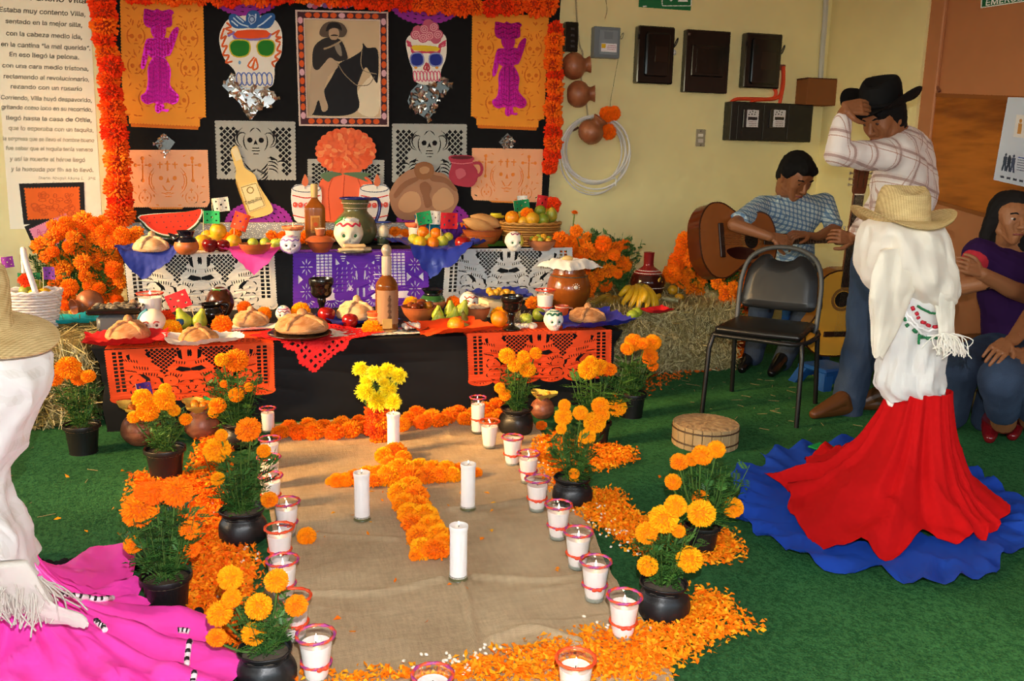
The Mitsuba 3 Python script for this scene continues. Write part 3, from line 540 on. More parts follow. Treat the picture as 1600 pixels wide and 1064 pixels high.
for i in range(1, 10):
    for v in (0.043, 0.957):
        fl = pmap(sa.scale(sg.Point(0.05 + i * 0.09, v).buffer(1, 3), 0.037, 0.024, origin=(0.05 + i * 0.09, v)), ob)
        flat('border_flower', fl, '#dcaab4' if i == 5 else '#d9571f', 0.0215, 0.001, t)
pic = lambda n, pts, c, z: flat(n, smoothpoly(zz(pts), 4), c, z, 0.0007, t)
pic('print_cloud', [(790, 480), (900, 380), (900, 590), (800, 585)], '#e6d6b6', 0.0102)
pic('print_horse', [(555, 585), (600, 500), (660, 400), (700, 330), (760, 300), (815, 262), (820, 225), (843, 250), (897, 262), (897, 425), (870, 400), (835, 350), (800, 420), (790, 470), (800, 560), (730, 600), (560, 598)], '#16161a', 0.0109)
pic('print_trousers', [(560, 330), (620, 300), (680, 310), (690, 350), (640, 400), (620, 480), (640, 560), (610, 580), (590, 520), (565, 585), (540, 590), (545, 430)], '#b9a184', 0.0116)
pic('print_jacket', [(560, 340), (565, 250), (610, 205), (660, 195), (710, 215), (740, 290), (735, 310), (690, 320), (650, 300), (620, 330), (585, 365)], '#2a2624', 0.0123)
pic('print_shirt', [(672, 235), (700, 230), (712, 290), (690, 280)], '#8d8272', 0.013)
pic('print_hat_brim', [(595, 165), (620, 125), (665, 112), (715, 125), (738, 160), (725, 190), (700, 195), (640, 195), (605, 190)], '#5a4c3e', 0.013)
pic('print_face', [(645, 160), (665, 148), (690, 152), (698, 178), (685, 205), (660, 208), (645, 190)], '#b3977a', 0.0137)
pic('print_hat_crown', [(630, 165), (640, 128), (668, 118), (700, 128), (712, 160), (690, 150), (660, 146)], '#1f1a18', 0.0144)
pic('print_moustache', [(652, 186), (672, 180), (692, 187), (674, 189)], '#2a2018', 0.0146)
flat('print_bandolier', stroke(zz([(620, 255), (650, 245), (690, 225), (705, 215)]), 1.4), '#a08c70', 0.0137, 0.0007, t)
flat('print_rein', stroke(zz([(690, 330), (720, 380), (770, 430), (800, 445), (850, 440), (880, 400)]), 0.7), '#8b7a62', 0.0118, 0.0007, t)
flat('print_bridle', stroke(zz([(815, 265), (810, 330), (830, 370), (890, 385)]), 0.7), '#9b8a70', 0.0118, 0.0007, t)
t = thing('name_card', 'cream card edged with pink flowers under the top garland', 'paper card')
flat('card', sg.box(483, -16, 590, 10), '#e8d6b4', 0.004, 0.002, t)
for i, x in enumerate(np.linspace(484, 588, 14)): flat('edge_flower', disc(x, 9 + 2 * math.sin(i * 2.1), 4.6, 4, 3), ['#e2a3b4', '#c95a78', '#f0d0d4', '#8d5aa0'][i % 4], 0.006 + 0.0004 * i, 0.001, t)

# ---------------------------------------------------------------- painted cardboard cut-outs along the foot of the backdrop
def cutout(name, lab, outline, col, layers, z=0.008, Y=YP):
    t = thing(name, lab, 'cardboard cutout', None); flat('board', outline, col, z, 0.004, t, Y=Y); h = z + 0.0042
    for i, (n, g, c) in enumerate(layers):
        for p in polys(g): flat(n, p, c, h + 0.0009 * i, 0.0009, t, Y=Y)
    return t
bt = cutout('bottle_cutout', 'painted card bottle of yellow tequila leaning over a purple doily', smoothpoly([(361, 234), (370, 228), (377, 245), (383, 262), (398, 273), (405, 290), (425, 322), (422, 334), (395, 341), (387, 337), (369, 284), (369, 266), (364, 250)], 4), '#e8c877',
    [('outline_shade', stroke([(369, 284), (376, 305), (388, 336), (396, 339)], 1.0), '#b88a3a'), ('cap', sg.Polygon([(361, 234), (370, 229), (378, 248), (369, 252)]), '#e9dcae'), ('label', sg.Polygon([(375, 292), (401, 284), (415, 322), (389, 332)]), '#efdfa4'), ('label_border', sg.LinearRing([(377, 293), (400, 286), (413, 321), (390, 330)]).buffer(0.5), '#9c7d3e'), ('emblem', sg.LinearRing([(391 + 5 * math.cos(a), 297 + 5 * math.sin(a)) for a in np.linspace(0, 6, 10)]).buffer(0.7), '#9c7d3e')])
p = WY(396, 316, YP); put('lettering', shp(upright(textcentre('Tequila', 0.024), p - [0, 0.0165, 0], rot=0.35), '#6d5426', 'paper', False), bt)
R_ = random.Random(31); fl, cols = [], ['#f0683a', '#f47c48', '#e85a2c', '#f89058', '#ee6438', '#f27040']
head = unary_union([disc(540 + 42 * math.cos(a) * 0.98, 236 + 31 * math.sin(a), 7, 6, 3) for a in np.linspace(0, 6.28, 24)] + [disc(540, 236, 43, 32, 8)])
pv = cutout('flower_vase_cutout', 'painted card pumpkin pot with a huge orange bloom, between two painted candles', unary_union([head, smoothpoly([(497, 300), (505, 278), (540, 270), (575, 278), (584, 300), (582, 338), (570, 346), (510, 346), (500, 338)])]), '#ec6a3e',
    [('pumpkin', smoothpoly([(498, 300), (506, 279), (540, 273), (574, 279), (582, 300), (580, 338), (568, 345), (512, 345), (502, 338)]), '#f06c45'), ('groove', unary_union([stroke(q, 0.8) for q in ([(520, 276), (513, 300), (516, 343)], [(538, 275), (536, 310), (538, 344)], [(558, 276), (564, 300), (560, 343)])]), '#c84a2a'),
     ('leaf', unary_union([smoothpoly(q, 3) for q in ([(500, 273), (515, 268), (535, 272), (520, 277), (512, 284)], [(535, 271), (560, 269), (582, 272), (568, 277), (575, 284), (555, 277)])]), '#5c7454')])
ptl = []
for i in range(120):
    r = math.sqrt(R_.random()); a = R_.random() * 6.28; x, y = 540 + 42 * r * math.cos(a), 236 + 31 * r * math.sin(a)
    g = sa.translate(sa.rotate(sa.scale(sg.Point(0, 0).buffer(1, 2), 5.5, 3.2), math.degrees(a) + R_.uniform(-40, 40), origin=(0, 0)), x, y); z = 0.0135 + 0.006 * (1 - r) + 0.001 * R_.random()
    ptl.append((on_wall(g, YP, 0.0008, z), S(R_.choice(cols))))
m_ = trimesh.util.concatenate([m for m, _ in ptl]); put('petal', cply(m_, 'paper', False, np.vstack([np.broadcast_to(c, (len(m.vertices), 3)) for m, c in ptl])), pv, kind='stuff')
for cx, side in ((478.5, 'left'), (584.5, 'right')):
    ly = [('wax', sa.scale(sg.Point(cx, 294).buffer(1), 21, 5.2), '#f6efe2'), ('rim', sg.LinearRing([(cx + 22 * math.cos(a), 294 + 6 * math.sin(a)) for a in np.linspace(0, 6.1, 24)]).buffer(0.6), '#5a6478'), ('band', unary_union([stroke([(cx - 21, y), (cx, y + 4), (cx + 21, y)], 0.8) for y in (305, 336)]), '#d04438'),
          ('wick', stroke([(cx + (4 if side == 'right' else -2), 295), (cx + (4 if side == 'right' else -2), 287)], 0.4), '#404040'), ('apple', unary_union([disc(cx + d, 320.5 + abs(d) * -0.05, 3.9, 4.2, 4) for d in (-17.5, -9, 0, 9, 17.5)]), '#da5448'), ('apple_shine', unary_union([disc(cx + d - 1, 319, 1, 1, 2) for d in (-17.5, -9, 0, 9, 17.5)]), '#f4c4bc')]
    fx = cx + (4 if side == 'right' else -2)
    cutout('candle_cutout', f'painted card candle in a white glass {side} of the painted pumpkin pot', unary_union([smoothpoly([(cx - 23, 294), (cx, 288), (cx + 23, 294), (cx + 19, 342), (cx, 347), (cx - 19, 342)], 3), smoothpoly([(fx, 272), (fx + 5, 282), (fx + 4, 288), (fx, 291), (fx - 5, 287), (fx - 4, 280)])]), '#ece8e0', ly + [('flame', smoothpoly([(fx, 272), (fx + 5, 282), (fx + 4, 288), (fx, 291), (fx - 5, 287), (fx - 4, 280)]), '#d8734a')], 0.016)
lx = lambda pts: [(600 + x / 3.04, y / 3.04) for x, y in pts]
bo = smoothpoly(lx([(25, 950), (25, 910), (60, 850), (110, 810), (145, 800), (160, 775), (205, 772), (230, 795), (240, 815), (290, 830), (340, 900), (350, 950), (325, 1000), (290, 1040), (180, 1045), (80, 1040), (40, 1000)]))
cutout('bread_cutout', 'painted card loaf of bread of the dead beside the red painted mug', bo, '#a87a5c', [('crust_light', unary_union([smoothpoly(lx(q)) for q in ([(70, 950), (110, 910), (160, 920), (170, 980), (110, 1010), (70, 990)], [(230, 930), (280, 890), (320, 920), (325, 970), (270, 1000), (230, 980)])]), '#c49770'),
    ('bone', unary_union([smoothpoly(lx(q)) for q in ([(45, 920), (90, 865), (150, 840), (160, 855), (100, 890), (55, 940)], [(215, 840), (235, 830), (300, 850), (345, 900), (330, 905), (285, 870), (225, 860)], [(165, 880), (195, 862), (220, 890), (212, 925), (225, 970), (195, 985), (180, 930)])]), '#8f6044'), ('knob', smoothpoly(lx([(140, 812), (150, 780), (190, 768), (228, 785), (232, 825), (205, 850), (160, 848)])), '#94623f'), ('knob_light', smoothpoly(lx([(165, 800), (190, 790), (212, 800), (205, 820), (175, 825)])), '#b98a62')], 0.022)
mo = unary_union([smoothpoly(lx([(303, 752), (320, 738), (400, 738), (425, 752), (415, 775), (440, 810), (440, 850), (415, 885), (365, 885), (320, 870), (305, 830), (318, 780)])), stroke(lx([(420, 775), (450, 775), (462, 800), (455, 825), (435, 838)]), 2.2)])
cutout('mug_cutout', 'painted card red mug between the painted bread and the right peach paper', mo, '#b2384a', [('mouth', sa.scale(sg.Point(600 + 365 / 3.04, 748 / 3.04).buffer(1), 17, 2.8), '#5e1f26'), ('rim_band', stroke(lx([(318, 772), (365, 778), (415, 772)]), 0.8), '#d8747e'), ('shine', smoothpoly(lx([(335, 810), (370, 800), (385, 830), (350, 850)])), '#c9606c')], 0.02)
wm = smoothpoly([(217, 335), (221, 348), (232, 361), (252, 370), (272, 371.5), (295, 364), (312, 349), (318, 330), (317, 326), (290, 330), (220, 335)], 3)
wt = cutout('watermelon_cutout', 'painted card half slice of watermelon standing on the upper tier left of a green flag', wm, '#1d3d22', [('rim', smoothpoly([(219, 336), (224, 348), (235, 359), (253, 367), (272, 368.5), (293, 361), (310, 347), (316, 327), (290, 331)], 3), '#e6e2cc'), ('flesh', smoothpoly([(221, 337), (227, 348), (238, 358), (254, 365), (272, 366), (291, 359), (307, 346), (314, 327), (290, 331)], 3), '#e23a22')], 0.0, 5.86)
for i in range(24):
    x, y = 230 + (i % 8) * 11 + (i // 8) * 4, 340 + (i // 8) * 8 - (i % 8) * 0.6
    if y < 360 - abs(x - 268) * 0.25: put('seed', shp(on_wall(disc(x, y, 0.7, 1.1, 2), 5.86, 0.001, 0.0066), '#3a120a', 'satin', False), wt)

# ---------------------------------------------------------------- poem poster
pq = quadmap([(-14, -28), (138, -24), (160, 356), (16, 358)])
t = thing('poem_poster', 'tall white poster with a hand lettered poem left of the backdrop', 'poster')
flat('sheet', pmap(sg.box(0, 0, 1, 1), pq), '#f2e9cf', 0.001, 0.001, t, Y=WB)
poem = [('Pancho Villa', 46, 134, 0, 9.5), ('Estaba muy contento Villa,', -2, 133, 18, 9), ('sentado en la mejor silla,', 8, 128, 36, 8.5), ('con la cabeza medio ida,', 9, 128, 55, 8.5), ('en la cantina “la mal querida”.', 1, 141, 72, 8.5), ('En eso llegó la pelona.', 14, 123, 88, 8.5), ('con una cara medio tristona,', 3, 138, 105, 8), ('reclamando al revolucionario,', 5, 139, 122, 8), ('rezando con un rosario', 16, 128, 138, 8), ('Corriendo, Villa huyó despavorido,', 1, 143, 155, 8), ('gritando como loco en su recorrido,', 2, 144, 170, 8), ('llegó hasta la casa de Otilia,', 9, 143, 187, 8), ('que lo esperaba con un tequila,', 13, 146, 203, 8), ('la sorpresa que se llevo el hombre bueno', 4, 147, 219, 7.5), ('fue saber que el tequila tenía veneno', 9, 145, 234, 7.5), ('y así la muerte al héroe llegó', 15, 133, 251, 8), ('y la huesuda por fin se lo llevó.', 17, 146, 267, 8), ('Diana Abigail María I.   3ºB', 60, 149, 280, 5.5), ('Secundaria', 82, 118, 288, 5.5)]
for s, x0, x1, y, h in poem:
    a, b = WY(x0, y, WB), WY(x1, y, WB); m = meshkit.text_mesh(s, h * mpp(a) * 0.78, 0.0006, y < 274); L = m.bounds[1, 0]
    put('poem_line', shp(upright(m, [a[0], WB - 0.0021, a[2]], (b[0] - a[0]) / L, 0.12), '#4a4436' if y < 200 else '#7d745c', 'paper', False), t)
for nm, lab, q, c1, c2 in (('postcard', 'orange stamp shaped print on black card at the foot of the poem poster', [(36, 292), (126, 290), (128, 342), (42, 345)], '#e2621a', '#c14a12'), ('postcard', 'pink stamp shaped print on black card behind the left marigold bush', [(44, 357), (103, 331), (134, 371), (64, 400)], '#e58aa6', '#c75a80')):
    t = thing(nm, lab, 'print', 'prints on black card'); f = quadmap(q)
    flat('card', pmap(sg.box(-.06, -.1, 1.06, 1.1), f), '#141012', 0.003, 0.002, t, Y=WB)
    n = unary_union([sg.box(.03, .05, .97, .95)] + [disc(u, v, .018, .03, 2) for u in np.linspace(.04, .96, 18) for v in (.05, .95)] + [disc(u, v, .018, .03, 2) for v in np.linspace(.06, .94, 10) for u in (.03, .97)])
    flat('print', pmap(n, f), c1, 0.005, 0.001, t, Y=WB)
    R_ = random.Random(len(scene)); g = unary_union([disc(R_.uniform(.14, .86), R_.uniform(.2, .85), R_.uniform(.02, .07), R_.uniform(.03, .08), 2).boundary.buffer(.008) for _ in range(40)]).intersection(sg.box(.1, .12, .9, .9))
    put('print_drawing', shp(on_wall(pmap(g, f), WB, 0.0008, 0.0062), c2, 'paper', False), t, kind='stuff')

# ---------------------------------------------------------------- things on the yellow wall
def wbox(x0, y0, x1, y1, d, z0=0.0, ch=0.004, Y=None):
    Y = WB if Y is None else Y; a, b = WY((x0 + x1) / 2, y0, Y), WY((x0 + x1) / 2, y1, Y); l, r = WY(x0, (y0 + y1) / 2, Y), WY(x1, (y0 + y1) / 2, Y)
    return box(r[0] - l[0], d, a[2] - b[2], ch, ((l[0] + r[0]) / 2, Y - z0 - d / 2, b[2]))
def wtube(pts, r, z0=0.008, k=5, sides=7, Y=None):
    Y = WB if Y is None else Y; p = curve([WY(x, y, Y) for x, y in pts], k); p[:, 1] = Y - z0; return tube(p, r, sides)
bx = lambda n, m, c, t, mat='satin', sm=30: put(n, shp(m, c, mat, sm), t)
t = thing('green_sign', 'green wall sign with a white outline at the top edge, cut off by the frame', 'sign'); bx('plate', wbox(999, -50, 1081, 14, 0.004, 0, 0.001), '#0c6b3c', t)
g = sg.box(1036.5, -40, 1077, 7).buffer(3, 4); flat('outline', g.difference(g.buffer(-1.3)), '#e8eee8', 0.0042, 0.001, t, Y=WB)
flat('block', sg.box(1059, -6, 1074, 3), '#e8eee8', 0.0042, 0.001, t, Y=WB); flat('arrow', sg.Polygon([(1040, -4), (1048, 2.5), (1051, 0), (1048, -10)]), '#e8eee8', 0.0042, 0.001, t, Y=WB); flat('small_mark', sg.box(1004, 9, 1010, 11), '#dfe8df', 0.0042, 0.0005, t, Y=WB)
t = thing('black_fuse_box', 'small black box half hidden behind the right garland, above the clay jugs', 'fuse box'); bx('case', wbox(879, 36, 899, 82, 0.06), '#0c0b0c', t, 'gloss')
for y in (47, 57, 66, 74): bx('switch', wbox(887, y - 2, 893, y + 2, 0.006, 0.06, 0.001), '#2a2426', t)
t = thing('grey_fuse_box', 'small grey metal fuse box with a white and yellow sticker', 'fuse box'); bx('case', wbox(923, 44, 963, 92, 0.07), '#6c757c', t); bx('door', wbox(930, 49, 959, 88, 0.008, 0.07, 0.003), '#7b858d', t); bx('knockout', wbox(938, 52, 951, 63, 0.002, 0.078, 0.0008), '#6f7981', t)
bx('sticker', wbox(933, 70, 957, 83, 0.0008, 0.078, 0), '#e9e4e6', t, 'paper', False); bx('sticker_mark', wbox(933.5, 70.5, 940, 77, 0.0006, 0.0788, 0), '#d8b020', t, 'paper', False)
for i, y in enumerate((73, 76, 79)): bx('sticker_line', wbox(942, y, 956, y + 0.8, 0.0004, 0.0788, 0), '#b06a78', t, 'paper', False)
bx('seal_loop', wtube([(963, 62), (966, 58), (969, 53), (970, 55), (967, 62), (964, 61)], 0.002, 0.05), '#3a3c3c', t)
for lab, q, dq in (('black breaker box with a glossy domed door, left of three black boxes', (990, 43, 1046, 132), (1001, 53, 1038, 121)), ('black breaker box with a glossy domed door, above the red wires', (1156, 54, 1212, 139), (1165, 62, 1205, 133))):
    t = thing('black_breaker_box', lab, 'breaker box', 'black breaker boxes'); bx('case', wbox(*q, 0.075, 0, 0.008), '#0b090a', t, 'gloss'); x0, y0, x1, y1 = dq
    bx('door', wbox(*dq, 0.022, 0.075, 0.016), '#0a080a', t, 'gloss'); bx('inner_panel', wbox(x0 + 14, y0 + 22, x1 - 4, y1 - 22, 0.002, 0.097, 0.001), '#1d120e', t, 'gloss'); bx('hinge', wbox(q[0] - 0.5, q[1] + 12, q[0] + 2, q[1] + 20, 0.01, 0.07, 0.002), '#151313', t)
    bx('wire_loop', wtube([(q[2], q[1] + 40), (q[2] + 4, q[1] + 28), (q[2] + 9, q[1] + 18), (q[2] + 9, q[1] + 22), (q[2] + 5, q[1] + 30), (q[2], q[1] + 34)], 0.004, 0.04), '#161416', t)
    if q[0] < 1000: bx('plastic_seal', tmesh(trimesh.creation.icosphere(2, 0.022)).apply_translation(WY(1048, 83, WB) - [0, 0.04, 0]), '#c9cbcc', t, 'gloss')
t = thing('black_breaker_box', 'largest black breaker box with a square window, in the middle of three', 'breaker box', 'black breaker boxes'); bx('case', wbox(1065, 49, 1133, 146, 0.06, 0, 0.005), '#0a0809', t, 'gloss'); bx('door', wbox(1074, 73, 1124, 121, 0.012, 0.06, 0.006), '#0d0b0c', t, 'gloss'); bx('window', wbox(1081, 78, 1116, 116, 0.003, 0.072, 0.001), '#040404', t, 'gloss'); bx('screw', wbox(1069, 53, 1073, 57, 0.003, 0.06, 0.001), '#8a8688', t, 'metal')
t = thing('meter_box', 'wide black meter cabinet with two electricity meters', 'meter box'); bx('case', wbox(1130, 162, 1256, 221, 0.11, 0, 0.005), '#0b0b0c', t, 'satin'); p0, p1 = 1140, 1254
for x0, x1 in ((1140, 1178), (1180, 1216), (1218, 1254)): bx('door', wbox(x0, 165, x1, 219, 0.004, 0.11, 0.002), '#0d0d0f', t, 'satin')
for x0 in (1149, 1190):
    m = bx('meter', wbox(x0 - 1, 172, x0 + 23, 201, 0.012, 0.114, 0.004), '#141416', t, 'gloss'); bx('meter_face', wbox(x0 + 4, 173, x0 + 22, 199.5, 0.002, 0.126, 0), '#c9c4c6', m, 'gloss', False); bx('counter_window', wbox(x0 + 6, 184, x0 + 20, 188.5, 0.001, 0.128, 0), '#181416', m, 'gloss', False)
    for i, (dx, y) in enumerate(((9, 176.5), (13, 175), (17, 176.5), (7.5, 180), (12, 179.5), (16, 180))): bx('dial', tmesh(trimesh.creation.cylinder(0.005, 0.002, sections=10)).apply_transform(M4(WY(x0 + dx, y, WB) - [0, 0.129, 0], rx=math.pi / 2)), '#35302f', m, 'satin')
    for y in (191, 194, 197): bx('print_line', wbox(x0 + 7, y, x0 + 19, y + 0.8, 0.0006, 0.128, 0), '#7e686c', m, 'paper', False)
t = thing('red_conduit', 'orange red electrical conduit from the wall down to the meter cabinet', 'conduit')
for pts in ([(1221, 104), (1221, 125), (1217, 148), (1205, 155), (1180, 155), (1150, 155), (1140, 160)], [(1222, 104), (1222, 130), (1219, 148), (1216, 162)], [(1207, 138), (1210, 145), (1205, 154), (1178, 157), (1170, 162)]): bx('pipe', wtube(pts, 0.013, 0.02), '#d8401c', t)
bx('wall_socket', wbox(1217, 101, 1226, 110, 0.012, 0, 0.002), '#7a4a3c', t, 'matte')
t = thing('wooden_box', 'brown wooden box on the wall at the foot of the grey pipe', 'box'); bx('box', wbox(1243, 126, 1297, 166, 0.15, 0, 0.003), '#7c4a26', t, 'matte'); bx('lid', wbox(1244, 124.5, 1296, 127, 0.14, 0.004, 0.002), '#4a2a16', t, 'matte')
solo('pipe', shp(wtube([(1288, -15), (1286, 30), (1282, 80), (1279, 124)], 0.02, 0.025), '#b9b6aa', 'satin'), 'grey vertical pipe down the corner of the yellow wall to the wooden box', 'pipe')
t = thing('wall_outlet', 'small grey outlet plate on the yellow wall below the black boxes', 'outlet'); bx('plate', wbox(1087, 202, 1101.5, 229, 0.006, 0, 0.002), '#9a8f78', t, 'satin'); bx('switch', wbox(1090, 209, 1098, 213.5, 0.004, 0.006, 0.001), '#ddd6c6', t); bx('socket', wbox(1090, 217, 1098, 223, 0.003, 0.006, 0.001), '#c4b8a8', t)
for y in (205, 226.5): bx('screw', wbox(1093.4, y - 1, 1095.2, y + 1, 0.002, 0.006, 0.0004), '#5a5044', t, 'metal')
# jugs on a rope
JUG = shp(lathe(curve([(0, 0.0), (0.055, 0.008), (0.092, 0.05), (0.1, 0.095), (0.085, 0.14), (0.055, 0.165), (0.05, 0.185), (0.062, 0.21), (0.057, 0.212), (0.042, 0.185), (0.02, 0.14)], 4), 26), noisecol('#a2623e', '#7c4528', 9, 2), 'satin', 50)
solo('rope', shp(wtube([(897, -10), (899, 30), (903, 70), (908, 85), (906, 125), (914, 165), (916, 180), (920, 188)], 0.006, 0.03), '#a79a78', 'matte'), 'thin rope hanging beside the right garland, holding clay jugs', 'rope')
for x, y, d, sp, lab in ((898, 103, (1, -0.25, 0.12), 0, 'topmost of three small clay jugs hung on the rope'), (905, 147, (1, -0.3, 0.05), 1, 'middle of three small clay jugs hung on the rope'), (924, 205, (0.5, -0.35, 0.8), 2, 'lowest small clay jug, hung inside the cable coil')):
    p = WY(x, y, WB - 0.1); d = np.array(d) / np.linalg.norm(d); solo('clay_jug', at(JUG, zto(p - d * 0.085, d, sp, 0.9)), lab, 'jug', 'clay jugs on the rope')
rs = random.Random(5); t = thing('cable_coil', 'coil of white cable hung on the yellow wall around a clay jug', 'cable')
for i in range(7):
    rx, ry = 46 + rs.uniform(-3, 8), 52 + rs.uniform(-3, 10); cx, cy = 926 + rs.uniform(-3, 3), 180 + ry + rs.uniform(0, 4)
    bx('cable_loop', wtube([(cx + rx * math.sin(a), cy - ry * math.cos(a)) for a in np.linspace(0, 6.25, 22)], 0.007 if i else 0.004, 0.02 + 0.006 * i, 2, 6), ['#d9d6ce', '#c9c5bc', '#e4e1da'][i % 3], t)
bx('hook', wtube([(893, 204), (898, 202), (902, 199)], 0.008, 0.02), '#5a3a2a', t); bx('cable_end', wtube([(934, 285), (945, 282), (957, 278), (958, 290)], 0.006, 0.05), '#d9d6ce', t)
t = thing('flower_string', 'two orange marigolds hanging on a thread from the grey fuse box', 'flower string'); bx('thread', wtube([(962, 92), (955, 130), (949, 168), (951, 206)], 0.0015, 0.05), '#5a5a34', t)
for x, y, s in ((948, 179, .055), (959, 177, .05), (951, 206, 0.055)): put('flower', at(ORNG[2], zto(WY(x, y, WB - 0.075), (0.1, -1, 0.1), 1, s)), t)
solo('wire', shp(wtube([(945, -10), (948, 15), (945, 30)], 0.0018, 0.004), '#7a6a48', 'satin'), 'short loose wire on the yellow wall above the grey fuse box', 'wire')

# ---------------------------------------------------------------- things on the terracotta wall
def on_side(poly_px, t, z0=0.0, X=None):
    X = WR if X is None else X
    if isinstance(poly_px, (list, np.ndarray)): poly_px = sg.Polygon(poly_px)
    g = pmap(poly_px.buffer(0), lambda c: np.array([[-WX(x, y, X)[1], WX(x, y, X)[2]] for x, y in c])).buffer(0); m = ext(g, t); v = np.array(m.vertices)
    m.vertices = np.c_[X - z0 - v[:, 2], -v[:, 0], v[:, 1]]; return m
def sflat(n, g, c, z0, t, par, mat='paper'): return put(n, shp(on_side(g, t, z0), c, mat, False), par)
t = thing('notice_board', 'brown wooden notice board on the terracotta wall', 'notice board'); bq = quadmap([(1424, 144), (1640, 152), (1640, 368), (1424, 306)])
put('board', {**shp(on_side(pmap(sg.box(.015, .03, 1, .97), bq), 0.012), '#7a4a1c', 'matte', False), 'bsdf': {'type': 'ref', 'id': 'board_wood'}}, t)
for q in ((0, 0, 1, .035), (0, .965, 1, 1), (0, 0, .012, 1)): sflat('frame_rail', pmap(sg.box(*q), bq), '#8a4c1e', 0.0, 0.02, t, 'satin')
t = thing('black_poster', 'small black poster with grey lettering above the standing man in the black hat', 'poster'); sflat('sheet', [(1365, 102), (1426, 104), (1420, 150), (1360, 148)], '#1c1a1a', 0.001, 0.002, t)
def sidetext(s, x0, x1, y, h, col, z0, par, bold=False, name='lettering', y1=None):
    a, b = WX(x0, y, WR), WX(x1, y if y1 is None else y1, WR); m = meshkit.text_mesh(s, h * mpp((a + b) / 2), 0.0005, bold); v = np.array(m.vertices); L = m.bounds[1, 0]; u = v[:, 0] / L
    m.vertices = np.c_[WR - z0 - v[:, 2], a[1] + (b[1] - a[1]) * u, a[2] + (b[2] - a[2]) * u + v[:, 1]]; m.faces = m.faces; return put(name, shp(m, col, 'paper', False), par)
sidetext('¡ESTA REALIDAD NO', 1366, 1399, 118, 5.6, '#c9c4be', 0.0032, t, True); sidetext('NOS DEJA DORMIR!', 1366, 1398, 125, 5.6, '#c9c4be', 0.0032, t, True); sidetext('e', 1401, 1408, 125.5, 13, '#b8b4b0', 0.0032, t, True, 'emblem_letter')
sflat('emblem', [(1408, 121), (1423, 110), (1423, 126), (1408, 126)], '#9fb2c4', 0.0032, 0.0006, t); sflat('rule', [(1366, 128), (1398, 128.2), (1398, 128.8), (1366, 128.6)], '#8a8682', 0.0032, 0.0005, t); sflat('rule', [(1366, 109), (1388, 109.2), (1388, 109.8), (1366, 109.6)], '#8a8682', 0.0032, 0.0005, t)
t = thing('white_poster', 'pale blue white poster with small figures pinned on the notice board', 'poster'); wq = quadmap([(1580, 152), (1650, 154), (1640, 300), (1557, 281)]); sflat('sheet', pmap(sg.box(0, 0, 1, 1), wq), '#cfd6e4', 0.021, 0.0015, t)
sflat('picture', pmap(sg.box(.25, .2, .9, .46), wq), '#e6dfda', 0.0228, 0.0006, t); sflat('figure', pmap(unary_union([disc(.36, .27, .03, .025, 3), sg.box(.32, .3, .4, .42)]), wq), '#c98f4a', 0.0236, 0.0005, t)
for i, u in enumerate((.16, .24, .32)): sflat('figure', pmap(unary_union([disc(u, .68 + .015 * (i % 2), .022, .018, 3), sg.box(u - .035, .7, u + .035, .78), sg.Polygon([(u - .03, .78), (u + .03, .78), (u + .05, .87), (u + .015, .87), (u, .8), (u - .015, .87), (u - .05, .87)])]), wq), ['#3c4658', '#2e3646', '#46506a'][i], 0.0228, 0.0005, t)
for i in range(6): sflat('print_line', pmap(sg.box(.4, .68 + i * .028, .95, .69 + i * .028), wq), ['#3a56a8', '#7a8298'][i > 0], 0.0228, 0.0005, t)
for i in range(7): sflat('logo', pmap(sg.box(.12 + i * .12, .93, .19 + i * .12, .955), wq), '#3c4150', 0.0228, 0.0005, t)
t = thing('exit_sign', 'green sign with white lettering at the top right of the terracotta wall', 'sign'); sflat('plate', [(1535, -24), (1533, 13), (1660, -6), (1660, -44)], '#e2e6dc', 0.001, 0.003, t); sflat('field', [(1537, -22), (1535, 11), (1660, -8), (1660, -42)], '#0e5a34', 0.0042, 0.0006, t)
sidetext('EMERGENCIA', 1540, 1640, 9, 9, '#eef0e8', 0.005, t, True, y1=-6)
solo('wall_cable', shp(tube(curve([WX(x, y, WR - 0.012) for x, y in ((1388, -15), (1412, 36), (1440, 90), (1468, 143))], 4), 0.009, 7), '#7a4630', 'satin'), 'thin cable running diagonally down the terracotta wall to the notice board', 'cable')

# ---------------------------------------------------------------- hanging cut papers on the altar
def hanging(lab, poly, q, Y, top, col, z0=0.022, back=0.14, wave=0.005, backing=None, grp=None):
    t = thing('hanging_cut_paper', lab, 'paper banner', grp); qm = quadmap(q)
    def hang(g, z):
        m = on_wall(pmap(g, qm), Y, 0.0012, z); m = m.subdivide_to_size(0.05) if len(m.faces) < 400 else m; v = np.array(m.vertices); k = np.clip((top - v[:, 2]) / 0.15, 0, 1)
        v[:, 1] -= wave * k * (1 + np.sin(v[:, 0] * 17 + v[:, 2] * 5)) + 0.6 * wave * k * np.sin(v[:, 0] * 41); m.vertices = v; return m
    put('sheet', shp(hang(poly, z0), col, 'paper', False), t)
    if backing: put('backing_sheet', shp(hang(sg.box(0.02, 0.0, 0.98, 0.95), z0 - 0.004), backing, 'paper', False), t)
    a, b = WY(q[0][0], q[0][1], Y), WY(q[1][0], q[1][1], Y); w = b[0] - a[0]
    holes = [sg.box(a[0] + w * u, Y + 0.03 + 0.03 * j, a[0] + w * u + 0.016, Y + 0.046 + 0.03 * j) for u in np.linspace(0.08, 0.9, 24) for j in range(3)]
    m = ext(sg.box(a[0] + 0.004, Y - z0 - 0.001, b[0] - 0.004, Y + back).difference(unary_union(holes)), 0.0015); m.apply_translation((0, 0, top + 0.0015)); put('top_flap', shp(m, col, 'paper', False), t)
B_ = papel_flowers(); C_ = papel_sun()
